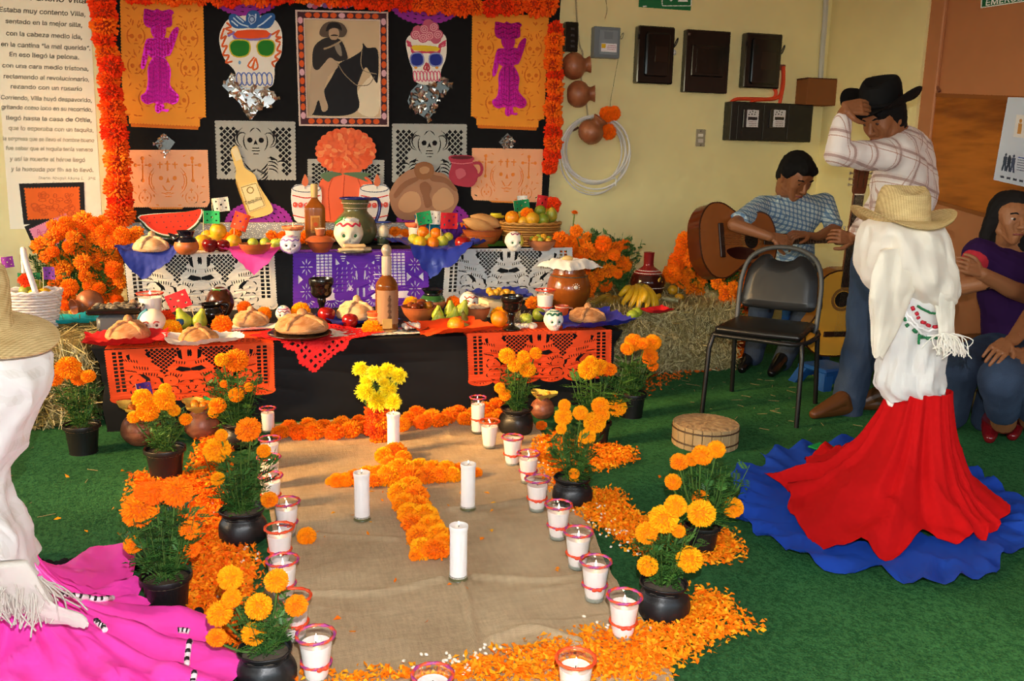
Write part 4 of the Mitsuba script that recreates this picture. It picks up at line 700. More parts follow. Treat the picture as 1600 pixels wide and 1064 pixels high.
hanging('white cut paper with flower pattern hanging left of the violet one', B_, [(194, 397), (429, 394), (434, 484), (204, 489)], UY, UZ, '#d8d4c6', grp='cut papers on the upper tier')
hanging('pale grey cut paper with flower pattern hanging right of the violet one', B_, [(695, 389), (893, 386), (892, 466), (689, 474)], UY, UZ, '#c2c6c8', grp='cut papers on the upper tier')
hanging('violet cut paper with white sun shapes hanging from the middle of the upper tier', C_, [(457, 395), (668, 391), (670, 480), (457, 486)], UY, UZ, '#5a24a8', backing='#e4dce8', grp='cut papers on the upper tier')
hanging('orange cut paper with flower pattern hanging from the left end of the lower tier', B_, [(164, 545), (428, 533), (430, 613), (176, 629)], LY, LZ, '#de4a16', 0.03, 0.3, grp='orange cut papers on the lower tier')
hanging('orange cut paper with flower pattern hanging from the right end of the lower tier', B_, [(727, 519), (953, 513), (951, 588), (730, 602)], LY, LZ, '#cf451a', 0.03, 0.3, grp='orange cut papers on the lower tier')
def glitter_c(p, n, uv):
    k = mikit.cell_rand(p.x * 160, p.y * 160, p.z * 160); return mikit.mix((0.32, 0.32, 0.28), (0.85, 0.82, 0.68), mikit.smoothstep(0.75, 0.95, k))
scene['glitter'] = {'type': 'principled', 'base_color': mikit.proc(glitter_c), 'roughness': 0.45, 'metallic': 0.2}
gs = box(WY(846, 355, 5.97)[0] - WY(192, 355, 5.97)[0], 0.05, 0.105, 0.004, ((WY(846, 355, 5.97)[0] + WY(192, 355, 5.97)[0]) / 2, 5.955, UZ + 0.024))
t = thing('glitter_strip', 'silver glitter edging strip along the back of the upper tier', 'trim strip'); put('strip', {**shp(gs, '#888888', 'matte', False), 'bsdf': {'type': 'ref', 'id': 'glitter'}}, t); bb = gs.bounds; put('base', shp(box(bb[1, 0] - bb[0, 0], 0.06, 0.023, 0.002, ((bb[0, 0] + bb[1, 0]) / 2, 5.955, UZ + 0.0005)), '#121214', 'matte'), t)

def tissue(name, lab, cat, c, wx, wy, rot, col, Yf, seed, amp=0.02, mat='paper', poly=None, rim=0.03, grp=None, n=26):
    """A crumpled sheet lying at c; what passes the tier's front edge at Yf hangs down."""
    u = np.linspace(-1, 1, n); X, Yy = np.meshgrid(u, u, indexing='ij')
    if poly is None:
        v2 = np.c_[X.ravel() * wx / 2, Yy.ravel() * wy / 2]; i, j = np.meshgrid(np.arange(n - 1), np.arange(n - 1), indexing='ij'); q = np.stack([i * n + j, (i + 1) * n + j, (i + 1) * n + j + 1, i * n + j + 1], -1).reshape(-1, 4); m = tmesh((np.c_[v2, v2[:, 0] * 0], q))
    else:
        m = ext(pmap(poly, lambda p: (p - 0.5) * [wx, wy]), 0.0012).subdivide_to_size(0.03)
    v = np.array(m.vertices); r = np.maximum(np.abs(v[:, 0]) / (wx / 2), np.abs(v[:, 1]) / (wy / 2)); th = v[:, 2].copy()
    n1 = meshkit.fbm(np.c_[v[:, :2] * 22, v[:, 0] * 0 + seed], 3, seed); n2 = meshkit.noise(np.c_[v[:, :2] * 55, v[:, 0] * 0 + seed], seed)
    z = amp * (0.25 + r) * (n1 + 0.35 * n2) + rim * np.clip(r - 0.55, 0, 1) ** 1.5 * 2; v[:, :2] *= (1 + 0.22 * (n1 - 0.5))[:, None]
    cs, sn = math.cos(rot), math.sin(rot); x, y = v[:, 0] * cs - v[:, 1] * sn + c[0], v[:, 0] * sn + v[:, 1] * cs + c[1]
    over = np.clip(Yf - 0.03 - y, 0, None); k = np.clip(over / 0.05, 0, 1); zz_ = c[2] + 0.002 + z * (1 - 0.75 * k) + th - over * 0.93; y = np.maximum(y, Yf - 0.03) - np.clip(over, 0, 0.012) - k * 0.6 * z
    m.vertices = np.c_[x, y, zz_]; return solo(name, shp(m, col, mat, True if poly is None else False), lab, cat, grp)

# ---------------------------------------------------------------- food and vessels
def radial(prof, n=22, k=4): return lathe(curve(prof, k), n)
def fruitshape(kind, col1, col2, sc=6, seed=0, mat='satin'):
    P = {'apple': [(0.0, -0.78), (0.3, -0.86), (0.62, -0.72), (0.9, -0.2), (0.98, 0.25), (0.8, 0.68), (0.42, 0.84), (0.14, 0.74), (0.0, 0.62)], 'round': [(0.0, -0.95), (0.4, -0.9), (0.8, -0.58), (1.0, 0.0), (0.8, 0.6), (0.35, 0.9), (0.08, 0.93), (0.0, 0.88)],
         'lime': [(0, -1.05), (0.2, -0.98), (0.65, -0.72), (0.92, -0.05), (0.66, 0.7), (0.2, 0.98), (0, 1.08)], 'pear': [(0, -0.95), (0.45, -0.93), (0.88, -0.55), (0.92, -0.05), (0.62, 0.55), (0.38, 1.0), (0.3, 1.3), (0.14, 1.46), (0, 1.42)], 'mango': [(0, -1.2), (0.5, -1.0), (0.86, -0.4), (0.84, 0.2), (0.55, 0.9), (0.2, 1.25), (0, 1.3)]}[kind]
    a = shp(lathe(curve(P, 3), 20), noisecol(col1, col2, sc, seed), mat, 60); top = P[-1][1]
    st = shp(tube(curve([(0, 0, top - 0.05), (0.02, 0.0, top + 0.16), (0.07, 0.03, top + 0.34)], 3), 0.05, 5) if kind in ('apple', 'pear') else moved(tmesh(trimesh.creation.cylinder(0.09, 0.06, sections=6)), (0, 0, top + 0.01)), '#5a3c1c' if kind in ('apple', 'pear') else '#5c7a2a', 'matte', False)
    return a, st, -P[0][1]
FR = {'apple': [fruitshape('apple', '#7d0e12', '#5c0a10', 3, i, 'gloss') for i in (1, 2)], 'red_apple': [fruitshape('apple', '#9c1612', '#7a0c10', 3, 5, 'gloss')], 'orange': [fruitshape('round', '#f59a12', '#ee8608', 5, 3)], 'mandarin': [fruitshape('round', '#f5860a', '#ea7206', 5, 4)], 'yellow_orange': [fruitshape('round', '#e2a41c', '#c8961e', 3, 6)],
      'guava': [fruitshape('round', '#c9c23a', '#aeb634', 3, 8)], 'yellow_guava': [fruitshape('round', '#e6b820', '#d8a41a', 3, 9)], 'lime': [fruitshape('lime', '#86a22c', '#a8b838', 3, 10)], 'green_apple': [fruitshape('apple', '#9cb83a', '#b8c44c', 3, 11)], 'pear': [fruitshape('pear', '#9caf2a', '#b4bc3c', 2.5, 12), fruitshape('pear', '#aab034', '#8c9c28', 2.5, 13)],
      'dark_pear': [fruitshape('pear', '#5c5414', '#7a7020', 3, 14)], 'mango': [fruitshape('mango', '#7f9a30', '#c89a2a', 1.6, 15)], 'green_orange': [fruitshape('round', '#6f8a24', '#96982c', 2.5, 16)], 'tejocote': [fruitshape('round', '#e0a42c', '#c88a20', 3, 17)], 'small_lime': [fruitshape('round', '#a8b43c', '#8c9c30', 3, 18)], 'red_ball': [fruitshape('round', '#d83014', '#c02408', 3, 19)]}
NM = {'red_apple': 'apple', 'yellow_orange': 'orange', 'yellow_guava': 'guava', 'green_apple': 'apple', 'dark_pear': 'pear', 'green_orange': 'orange', 'small_lime': 'lime', 'red_ball': 'orange'}
def fruit(kind, p, r, lab, grp=None, tilt=None, spin=0.0, sit=False):
    R = random.Random(int(p[0] * 9e4) ^ int(p[2] * 7e4)); a, st, low = R.choice(FR[kind]); n = NM.get(kind, kind); t = thing(n, lab, n, grp)
    d = tilt or (R.uniform(-.3, .3), R.uniform(-.5, .1), 1); p = np.array(p, float) + ([0, 0, r * low] if sit else [0, 0, 0]); m = zto(p, d, spin or R.random() * 6, r); put('flesh', at(a, m), t); put('stem', at(st, m), t); return t
def cpx(x, y, Y): return WY(x, y, Y)
def heap(items, Y, what, grp):
    """Fruits in a heap at depth about Y: (kind, px, py, r_px, dY, label)."""
    for kind, x, y, r, dy, lab in items:
        p = WY(x, y, Y + dy); fruit(kind, p, r * mpp(p), lab, grp)
# bread of the dead: dome, four bones, knob
def breadshape(seed, c1='#ac7648', c2='#cd9f74'):
    def fn(t, r, z): return r * (1 + 0.03 * np.sin(3 * t + seed) + 0.02 * np.sin(7 * t + 2 * seed))
    dome = lathe(curve([(0, 0.0), (0.8, 0.0), (0.98, 0.08), (1.0, 0.2), (0.9, 0.38), (0.66, 0.54), (0.35, 0.64), (0, 0.67)], 4), 32, fn); nc = noisecol(c1, c2, 3.5, seed)
    def sug(v): c = nc(v); k = meshkit.noise(v * 60, seed)[:, None]; return np.clip(c * (0.86 + 0.3 * k) + 0.10 * (k > 0.72), 0, 1)
    out = [('loaf', shp(dome.subdivide(), sug, 'matte', True))]; R = random.Random(seed); o = R.random()
    def surf(rad): return float(np.interp(rad, [0, 0.35, 0.66, 0.9, 1.0], [0.67, 0.64, 0.54, 0.38, 0.18]))
    for k in range(4):
        a = o + k * math.pi / 2 + R.uniform(-.12, .12); J = {}
        for i, (rad, rr) in enumerate(((0.2, .1), (0.42, .09), (0.56, .13), (0.72, .085), (0.86, .12), (0.97, .08))): J[i] = ((rad * math.cos(a), rad * math.sin(a), surf(rad) + 0.0), rr)
        out.append(('bone_strip', shp(blob(J, [(i, i + 1) for i in range(5)], 0.08, 4), sug, 'matte', True)))
    kb = moved(sphere(0.2, 2), (0.02, 0.0, 0.78)); out.append(('knob', shp(kb, sug, 'matte', True))); return out
BREAD = [breadshape(3), breadshape(11, '#a06a40', '#c29062'), breadshape(19, '#b88a60', '#d8b48c'), breadshape(27, '#9e683a', '#c08c58')]
def bread(px, py, w, Z, lab, v=0, sq=0.95, rz=0.0, up=0.006):
    p = G(px, py, Z); r = w / 2 * mpp(p); t = thing('bread_of_the_dead', lab, 'bread', 'loaves of bread of the dead'); m = M4(p + [0, r * 0.9, up], rz, s=(r, r, r * sq * 1.22))
    for n, s in BREAD[v]: put(n, at(s, m), t)
    return p
ORD = 'first second third fourth fifth sixth seventh eighth ninth tenth eleventh twelfth thirteenth fourteenth fifteenth sixteenth seventeenth eighteenth nineteenth twentieth'.split(); ORD += ['twenty ' + o for o in ORD[:9]]
def vessel(name, lab, cat, p, parts, m=None, grp=None):
    t = thing(name, lab, cat, grp); M = M4(p) if m is None else m
    for n, s in parts: put(n, at(s, M), t)
    return t
def bowl(w, h, col='#a8562c', inner='#8a4020'):
    r = w / 2; return [('body', shp(radial([(0, 0), (r * .5, 0), (r * .58, h * .08), (r * .85, h * .5), (r * .97, h * .92), (r, h), (r * .95, h), (r * .8, h * .5), (r * .5, h * .14), (0, h * .1)], 26, 3), col, 'satin', 50)), ('rim', shp(tube([(r * .975 * math.cos(a), r * .975 * math.sin(a), h) for a in np.linspace(0, 2 * math.pi, 27)], h * 0.045, 6), inner, 'satin', True))]
def plate(w, col='#1c1210'):
    r = w / 2; return [('plate', shp(radial([(0, 0), (r * .6, 0), (r * .75, r * .05), (r, r * .14), (r * .99, r * .17), (r * .72, r * .09), (0, r * .06)], 30, 3), col, 'gloss', 50)), ('rim', shp(tube([(r * math.cos(a), r * math.sin(a), r * .155) for a in np.linspace(0, 2 * math.pi, 31)], r * .02, 5), '#3a2a20', 'gloss', True))]
def goblet(w, h, col='#14110f'):
    r = w / 2; return [('cup', shp(radial([(0, h * .5), (r * .5, h * .52), (r * .82, h * .62), (r * .86, h * .8), (r, h * .88), (r * 1.0, h), (r * .9, h), (r * .78, h * .8), (r * .7, h * .64), (0, h * .56)], 24, 3), col, 'gloss', 50)), ('foot', shp(radial([(0, 0), (r * .72, 0), (r * .74, h * .05), (r * .3, h * .12), (r * .22, h * .3), (r * .34, h * .42), (r * .3, h * .52), (0, h * .52)], 24, 3), col, 'gloss', 50))]
def torus(r, a, z, sides=6, n=24, col='#c03010', mat='satin', twist=None):
    pts = [(r * math.cos(t), r * math.sin(t), z) for t in np.linspace(0, 2 * math.pi, n + 1)]; m = tube(pts, a, sides, False)
    if twist:
        k = len(m.vertices) // sides; c1, c2 = S(twist[0]), S(twist[1]); i = np.arange(k)[:, None]; j = np.arange(sides)[None, :]; on = ((i + j) % 6 > 1) * 1; on = 1 - on if twist[0][1] in '45' else on; w = 1 + 0.22 * np.sin(i * 1.9 + j * 0); v = np.array(m.vertices).reshape(k, sides, 3)
        c = v.mean(1, keepdims=True); m.vertices = (c + (v - c) * w[..., None]).reshape(-1, 3); return shp(m, np.where(on.reshape(-1, 1) == 1, c1, c2), mat, True)
    return shp(m, col, mat, True)
def arc_handle(r0, z0, z1, out, a, col, mat='gloss', ang=0.0):
    pts = curve([(r0, 0, z1), (r0 + out * .8, 0, z1 + 0.01 * 0), (r0 + out, 0, (z0 + z1) / 2 + (z1 - z0) * .15), (r0 + out * .6, 0, z0 + (z1 - z0) * .12), (r0 * .97, 0, z0)], 5); pts = pts @ np.array([[math.cos(ang), math.sin(ang), 0], [-math.sin(ang), math.cos(ang), 0], [0, 0, 1]]); return shp(tube(pts, a, 7), col, mat, True)
# sugar skulls
def skullmesh():
    s = sphere(1, 4); v = np.array(s.vertices); x, y, z = v.T; jaw = np.clip((-z - 0.05) / 0.9, 0, 1)
    X = x * (0.82 - 0.22 * jaw); Y = y * 0.98 * np.where(y < 0, 1 - 0.12 * jaw, 1 - 0.35 * jaw); Z = z * 0.95
    f = np.clip(-y, 0, 1); d = 0
    for ex, ez, w, a in ((-0.36, -0.05, 0.2, 0.26), (0.36, -0.05, 0.2, 0.26), (0, -0.36, 0.09, 0.12)): d = d + a * np.exp(-((x - ex) ** 2 + (z - ez) ** 2) / (2 * (w * 0.62) ** 2))
    Y = Y + d * (f > 0); Y -= 0.10 * np.exp(-((np.abs(x) - 0.42) ** 2 / 0.03 + (z + 0.34) ** 2 / 0.02)) * (f > 0); Y -= 0.06 * np.exp(-(x ** 2 / 0.1 + (z + 0.68) ** 2 / 0.02)) * (f > 0)
    s.vertices = np.c_[X, Y, np.maximum(Z, -0.9)]; return s
_sk = skullmesh()
def sskull(name, lab, p, w, h, col, eye, trims, teeth='#c8b8a8', mat='satin', rz=0.0):
    """trims: list of (name, colour, [points on the unit skull], radius)."""
    t = thing(name, lab, 'skull', 'sugar and chocolate skulls'); m = M4(np.array(p) + [0, 0, h * 0.45 + 0.002], rz, s=(w / 1.64, w / 1.75, h / 1.85)); put('skull', at(shp(_sk, col if callable(col) else noisecol(col, col, 3, 1), mat, True), m), t)
    for sx in (-1, 1): put('eye', at(shp(moved(sphere(0.135, 2), (0.29 * sx, -0.66, -0.05), s=(1, 0.6, 1)), eye, 'gloss', True), m), t)
    put('nose', at(shp(moved(tmesh(trimesh.creation.cone(0.09, 0.2, sections=4)), (0, -0.79, -0.44), s=(1, .4, 1)), '#4a2c24' if eye != '#1c5a2a' else '#b8ac98', 'matte', False), m), t)
    for i in range(5): put('tooth', at(shp(box(0.075, 0.05, 0.14, 0.012, (-0.2 + 0.1 * i, -0.72 + 0.03 * abs(i - 2), -0.76)), teeth, 'satin', False), m), t)
    def onsk(a, b):
        d = np.array([math.cos(math.radians(b)) * math.sin(math.radians(a)), -math.cos(math.radians(b)) * math.cos(math.radians(a)), math.sin(math.radians(b))]); return np.array([d[0] * 0.83, d[1] * 0.99, d[2] * 0.96]) * (1 - 0.0)
    for n, c, pts, rr in trims: put(n, at(shp(tube(curve([onsk(a, b) for a, b in pts], 4), rr, 6), c, 'satin', True), m), t)
    return t
brow = lambda b, s=1: [(a, b + (6 * s if i % 2 else -4 * s)) for i, a in enumerate(range(-70, 71, 20))]
# glass candles with braided cords
def candle_parts(rt, rb, h, fill, tw1, tw2, low=True, lit=True, wick=0.0):
    g = lathe([(rb * 0.95, 0.001), (rb, 0.004), (rb + (rt - rb) * .5, h * .5), (rt, h)], 32); bt = lathe([(0, 0.0), (rb * .95, 0.001), (rb, 0.006), (rb * .98, 0.012), (0, 0.011)], 26); rf = rb + (rt - rb) * fill
    e = (rt - rb) / h; w = lathe([(0, 0.0125), (rb - .003, 0.0125), (rb + e * .02 - .0022, .02)] + [(rb + e * z - .0022, z) for z in np.linspace(.03, h * fill - .003, 5)] + [(rf - 0.004, h * fill), (rf * .6, h * fill - 0.003), (0.0, h * fill - 0.004)], 26)
    out = [('wax', shp(w, '#f2e9e2', 'wax', 50)), ('glass', shp(g, '#ffffff', 'glass', True)), ('glass_base', shp(bt, '#8f9488', 'gloss', 50)), ('rim_cord', torus(rt + 0.002, 0.0042, h - 0.003, 6, 36, twist=tw1)), ('wick', shp(tube([(0, 0, h * fill - 0.004), (0.0008, 0, h * fill + 0.007)], 0.0011, 5), '#2c2420', 'matte', False))]
    if low:
        rl = rb + (rt - rb) * .38; out.append(('waist_cord', torus(rl + 0.002, 0.0036, h * .4, 6, 36, twist=tw2)))
        b = [moved(sphere(0.008, 1), (sx * 0.008, -rl - 0.005, h * .4 - 0.001), s=(1, .5, .75)) for sx in (-1, 1)] + [moved(sphere(0.004, 1), (0, -rl - 0.006, h * .4))]; out.append(('bow', shp(b, '#e8492a', 'satin', True)))
    if lit: out.append(('flame', 'F'))
    return out
FLAME = tmesh(lathe(curve([(0, 0), (0.0026, 0.003), (0.0034, 0.008), (0.002, 0.015), (0, 0.022)], 3), 12))
def flame(k, p, s=1.0):
    f = mikit.ply((FLAME.vertices * s, FLAME.faces), None, smooth=True); f['emitter'] = {'type': 'area', 'radiance': {'type': 'rgb', 'value': [14.0, 9.5, 4.6]}, 'sampling_weight': 0.04}; f['bsdf'] = {'type': 'diffuse', 'reflectance': {'type': 'rgb', 'value': [0.8, 0.7, 0.5]}}; return put('flame', at(f, M4(p)), k)
OP, OO, PO, RO = ('#ee5226', '#5a2a9c'), ('#f0562a', '#d83c1c'), ('#4a26a0', '#e85a34'), ('#d8301c', '#e8604a')
_cp = {}
def candle(px, py, lab, rt=0.043, rb=0.028, h=0.128, fill=0.8, tw1=OP, tw2=OO, low=True, lit=True, Z=0.0, grp='candles in corded glasses on the sackcloth', rz=0.0, name='glass_candle', p=None):
    key = (rt, rb, h, fill, tw1, tw2, low, lit)
    if key not in _cp: _cp[key] = candle_parts(*key)
    p = G(px, py, Z) if p is None else p; t = thing(name, lab, 'candle', grp); m = M4(p + [0, 0, 0.0085 if Z == 0 else 0.001], rz)
    for n, s in _cp[key]:
        if n == 'flame': flame(t, p + [0.001, 0, h * fill + 0.013])
        else: put(n, at(s, m), t)
    return t
# little cut paper flags on sticks
def flag(lab, foot, top, corner, w, h, col, Y, rot=0.0, flip=1):
    """Stick from pixel foot to pixel top; the paper hangs from the top, w x h pixels, to one side."""
    t = thing('paper_flag', lab, 'flag', 'little cut paper flags'); a, b = WY(*foot, Y), WY(*top, Y); put('stick', shp(tube([a, b], 0.0022, 5), '#d8c49a', 'matte', False), t); s = mpp(b)
    hs = [sg.box(u - .06, v - .06, u + .06, v + .06) if (u, v) == (.5, .5) else dia(u, v, .07) for u, v in ((.22, .25), (.78, .25), (.5, .5), (.22, .75), (.78, .75))]
    m = ext(sg.box(0, 0, 1, 1).difference(unary_union(hs)), 1.0).subdivide_to_size(0.25) ; v = np.array(m.vertices); x, y = v[:, 0] * w * s * flip, -v[:, 1] * h * s; c, q = math.cos(rot), math.sin(rot)
    d = 0.012 * np.sin(v[:, 0] * 4.2 + len(scene)) * v[:, 0]; m.vertices = np.c_[b[0] + x * c - y * q, b[1] - 0.003 - d + v[:, 2] * 0.0006, b[2] + x * q + y * c]; put('paper', shp(m, col, 'paper', False), t); return t

# ---------------------------------------------------------------- upper tier
UT, LT = UZ + 0.004, LZ + 0.005
DK = lambda a='#101010': a
tissue('tissue_paper', 'crumpled blue tissue paper under the bread at the left end of the upper tier', 'tissue paper', G(229, 397, UT), 0.25, 0.25, 0.65, '#2b3a94', UY - 0.03, 3, 0.03, grp='blue tissue papers')
bread(235, 398, 56, UT, 'bread of the dead on blue tissue at the left end of the upper tier', 2, 0.95, 0.4, 0.012)
jp = [('body', shp(radial([(0, 0), (.035, 0.0), (.062, .025), (.066, .055), (.05, .085), (.036, .1)], 24), '#b8622e', 'satin', 50)), ('glazed_neck', shp(radial([(.0655, .056), (.052, .086), (.038, .1), (.046, .125), (.052, .13), (.044, .128), (.03, .1), (0, .09)], 24), '#0e0f1c', 'gloss', 50)), ('spout', shp(moved(tmesh(trimesh.creation.cone(0.022, 0.05, sections=12)), (-0.055, -.01, 0.09), ry=-0.9), '#14141c', 'gloss', 40))]
vessel('clay_jug', 'small clay jug with dark blue glazed neck, left of the dark apples', 'jug', G(292, 397, UT), jp)
heap([('yellow_orange', 316, 379, 13, 0, 'yellow orange at the left of the heap behind the dark apples'), ('yellow_orange', 335, 376, 12, 0.04, 'yellow orange in the middle of the heap behind the dark apples'), ('yellow_orange', 341, 361, 13, 0.05, 'topmost yellow orange of the heap behind the dark apples'), ('yellow_orange', 324, 369, 10, 0.12, 'small yellow orange at the back of the heap behind the dark apples'), ('yellow_orange', 365, 378, 12, 0.02, 'yellow orange at the right of the heap behind the dark apples')], 5.48, 'orange', 'oranges')
for x, y, r, lab in ((328, 388, 12, 'dark red apple in front of the yellow oranges, left one of two'), (348, 384, 11, 'dark red apple in front of the yellow oranges, right one of two')): p = WY(x, y, 5.38); fruit('apple', [p[0], p[1], UT], r * mpp(p), lab, None, (0.05, -0.1, 1), 0, True)
flag('white paper flag with diamond holes above the yellow oranges', (333, 368), (331, 310), 0, 24, 22, '#ece6d0', 5.6, 0.12)
flag('green paper flag with diamond holes right of the watermelon slice', (318, 374), (318, 329), 0, 24, 20, '#1fa05a', 5.5, -0.02)
flag('orange red paper flag with diamond holes left of the decorated chocolate skull', (365, 372), (368, 329), 0, 24, 27, '#ea4f2c', 5.5, -0.35)
tissue('tissue_paper', 'pink tissue paper hanging over the edge of the upper tier under the clay bowl', 'tissue paper', G(398, 394, UT), 0.30, 0.30, 0.75, '#e848a4', UY - 0.034, 8, 0.012)
vessel('clay_bowl', 'shallow clay bowl on pink tissue paper holding limes', 'bowl', G(399, 396, UT), bowl(0.185, 0.055))
for x, y, lab in ((395, 376, 'pale green lime in the clay bowl on pink tissue, left one'), (414, 377, 'pale green lime in the clay bowl on pink tissue, right one')): p = WY(x, y, G(399, 396, UT)[1] + .09); fruit('small_lime', [p[0], p[1], UT + 0.05], 0.032, lab)
p = G(434, 393, UT) + [0, .07, 0]; fruit('green_apple', p, 0.042, 'green apple beside the purple and white sugar skull', None, (0, -.1, 1), 0, True)
pp = G(404, 374, UT); vessel('clay_plate', 'brown clay plate under the decorated chocolate skull', 'plate', pp, plate(0.2, '#7c3c20'))
pk = sskull('chocolate_skull', 'chocolate skull trimmed with purple and white icing, left part of the upper tier', pp + [0, 0, 0.02], 0.15, 0.14, noisecol('#5e2a16', '#421a0e', 4, 2), '#c01818', [('icing', '#e9e4ea', brow(18), .05), ('icing', '#7a3aa0', [(a, 52) for a in range(-80, 81, 20)], .09), ('icing', '#8aa83a', [(a, 68) for a in range(-90, 91, 30)], .08), ('icing', '#d8d4e4', [(-78, 25), (-92, -5), (-75, -30), (-60, 0), (-78, 25)], .07)], '#d8ccc0', 'gloss')
sskull('sugar_skull', 'small white sugar skull striped with purple icing, left of the clay bowls', G(454, 396, UT), 0.118, 0.112, '#e6e0e8', '#161428', [('icing', '#8a66b4', brow(28), .06), ('icing', '#b498cc', [(a, 50) for a in range(-80, 81, 20)], .06), ('icing', '#d07a90', [(-30, 62), (0, 58), (30, 62)], .06), ('icing', '#8a66b4', [(-45, -40), (-20, -58), (20, -58), (45, -40)], .05), ('icing', '#8a66b4', [(-75, 10), (-70, -20), (-60, -45)], .05), ('icing', '#8a66b4', [(75, 10), (70, -20), (60, -45)], .05)], '#b8a4cc')
def paper_candle(px, y, lab, Y, h, w, col='#f0824c', grp=None):
    """Small wax cup with a crepe paper collar."""
    p = WY(px, y, Y); p[2] = UT; r = w / 2; t = thing('paper_collar_candle', lab, 'candle', grp)
    put('cup', at(shp(radial([(0, 0), (r * .68, 0), (r * .72, h * .1), (r * .9, h * .85), (r * .92, h), (0, h * .98)], 22, 3), '#efe6da', 'wax', 50), M4(p)), t); put('collar', at(shp(lathe([(r * .9, h * .82), (r * 1.15, h * .9), (r * 1.22, h * 1.04), (r * .95, h * 1.02), (r * .85, h * .95)], 28, lambda a, q, z: q * (1 + .06 * np.sin(a * 9))), col, 'paper', True), M4(p)), t); put('flame', at(shp((FLAME.vertices * 1.6, FLAME.faces), '#fff0c8', 'matte', True), M4(p + [0, 0, h])), t)
paper_candle(458, 360, 'small candle with orange paper collar behind the striped sugar skull', 5.72, 0.115, 0.11)
# flask of tequila
p = G(493, 380, UT); t = thing('tequila_flask', 'ribbed flask of amber tequila with a tan cap on the upper tier', 'bottle'); m = M4(p)
def flask(s): return lathe(curve([(0, 0.002), (.055, 0.002), (.064, .012), (.064, .2), (.06, .235), (.035, .265), (.021, .285), (.019, .31)], 3), 32, lambda a, r, z: r * s * (1 / np.maximum(np.abs(np.cos(a)), np.abs(np.sin(a)) * 1.35)) ** .85 * (1 + .012 * np.sin(a * 24)))
put('bottle', at(shp(flask(1.0), '#8a4a10', 'gloss', 50), m), t); put('cap', at(shp(radial([(.021, .295), (.022, .3), (.022, .37), (.018, .376), (0, .377)], 18, 2), '#cda868', 'satin', 40), m), t); put('label', at(shp(box(0.06, 0.003, 0.11, .001, (0, -0.0575, 0.07)), '#c08a4a', 'paper', False), m), t); put('label_frame', at(shp(box(0.044, 0.003, 0.085, .001, (0, -0.0595, 0.083)), '#a8682a', 'paper', False), m), t); put('label_spot', at(shp(moved(tmesh(trimesh.creation.cylinder(.014, .002, sections=16)), (0, -.0615, .125), rx=math.pi / 2), '#b84a24', 'paper', False), m), t)
p = G(501, 394, UT); vessel('clay_bowl', 'clay bowl with a lid bowl, in front of the tequila flask', 'bowl', p, bowl(0.155, 0.06, '#a04e28')); vessel('clay_bowl', 'upturned clay bowl stacked on another in front of the tequila flask', 'bowl', p + [0, 0, 0.062], [('body', shp(radial([(.086, 0), (.088, .008), (.06, .028), (.03, .034), (0, .034)], 26, 3), '#a9562e', 'satin', 50))]); vessel('clay_cup', 'tiny clay cup on top of the stacked bowls', 'cup', p + [0, 0, 0.098], [('body', shp(radial([(0, 0), (.02, 0), (.026, .015), (.03, .04), (.026, .04), (.02, .01), (0, .006)], 18, 3), '#b0603a', 'satin', 50)), ('rim', torus(.028, .003, .04, col='#d8b8a0'))])
# big white skull with a tricolour band
p = G(545, 389, UT); sk = sskull('sugar_skull', 'large white sugar skull with a tricolour headband in front of the glass pitcher', p, 0.178, 0.2, '#ece2c4', '#1c5a2a', [('headband', '#2f7a34', [(-96, 38), (-70, 56), (-50, 66), (-20, 58)], .13), ('headband', '#f4f0e4', [(-40, 62), (0, 56), (40, 60), (70, 50)], .13), ('headband', '#cf2f4a', brow(34)[0:8], .06)], '#e4d8bc')
# pitcher
p = WY(556, 365, 5.79); p[2] = UT; t = thing('glass_pitcher', 'smoky glass pitcher with cobalt blue rim and handle behind the large white skull', 'pitcher'); m = M4(p, 0.15)
put('body', at(shp(radial([(0, .004), (.085, .004), (.128, .05), (.135, .1), (.118, .16), (.082, .2), (.074, .225), (.086, .27), (.098, .292), (.092, .292), (.07, .226), (.076, .2), (.1, .165), (.09, .16), (0, .16)], 32, 3), '#5a5a3c', 'gloss', 50), m), t); put('rim', at(torus(.096, .006, .292, 6, 32, '#1a2470', 'gloss'), m), t); put('handle', at(arc_handle(.085, .12, .285, .075, .011, '#1a2470'), m), t)
for z in (.232, .262): put('ring', at(torus(.079 + (z - .232) * .35, .003, z, 5, 32, '#b8a490', 'gloss'), m), t)
p = G(555, 398, UT) + [0, .03, 0]; vessel('dark_plate', 'dark plate with corn husk tamales in front of the large white skull', 'plate', p, plate(0.2))
for i, (dx, dy, dz, rz) in enumerate(((-.02, -.02, .02, .05), (.03, .02, .02, -.1), (0, 0, .04, .02))):
    fm = box(.15 - .01 * i, .055, .018, .007).subdivide().subdivide(); v = np.array(fm.vertices); v[:, 2] += .006 * meshkit.noise(v * 40 + i); v[:, 1] *= 1 + .3 * (meshkit.noise(v * 20 + i) - .5); fm.vertices = v
    solo('tamale', at(shp(fm, noisecol('#d8c09a', '#bca070', 30, i), 'matte', 50), M4(p + [dx, dy, dz - .004], rz)), ['corn husk tamale at the left of the dark plate', 'corn husk tamale at the right of the dark plate', 'corn husk tamale on top of the others on the dark plate'][i], 'tamale', 'tamales')
p = WY(599, 362, 5.72); p[2] = UT; t = thing('drinking_glass', 'clear drinking glass with a cobalt rim and something white inside, right of the pitcher', 'glass'); m = M4(p)
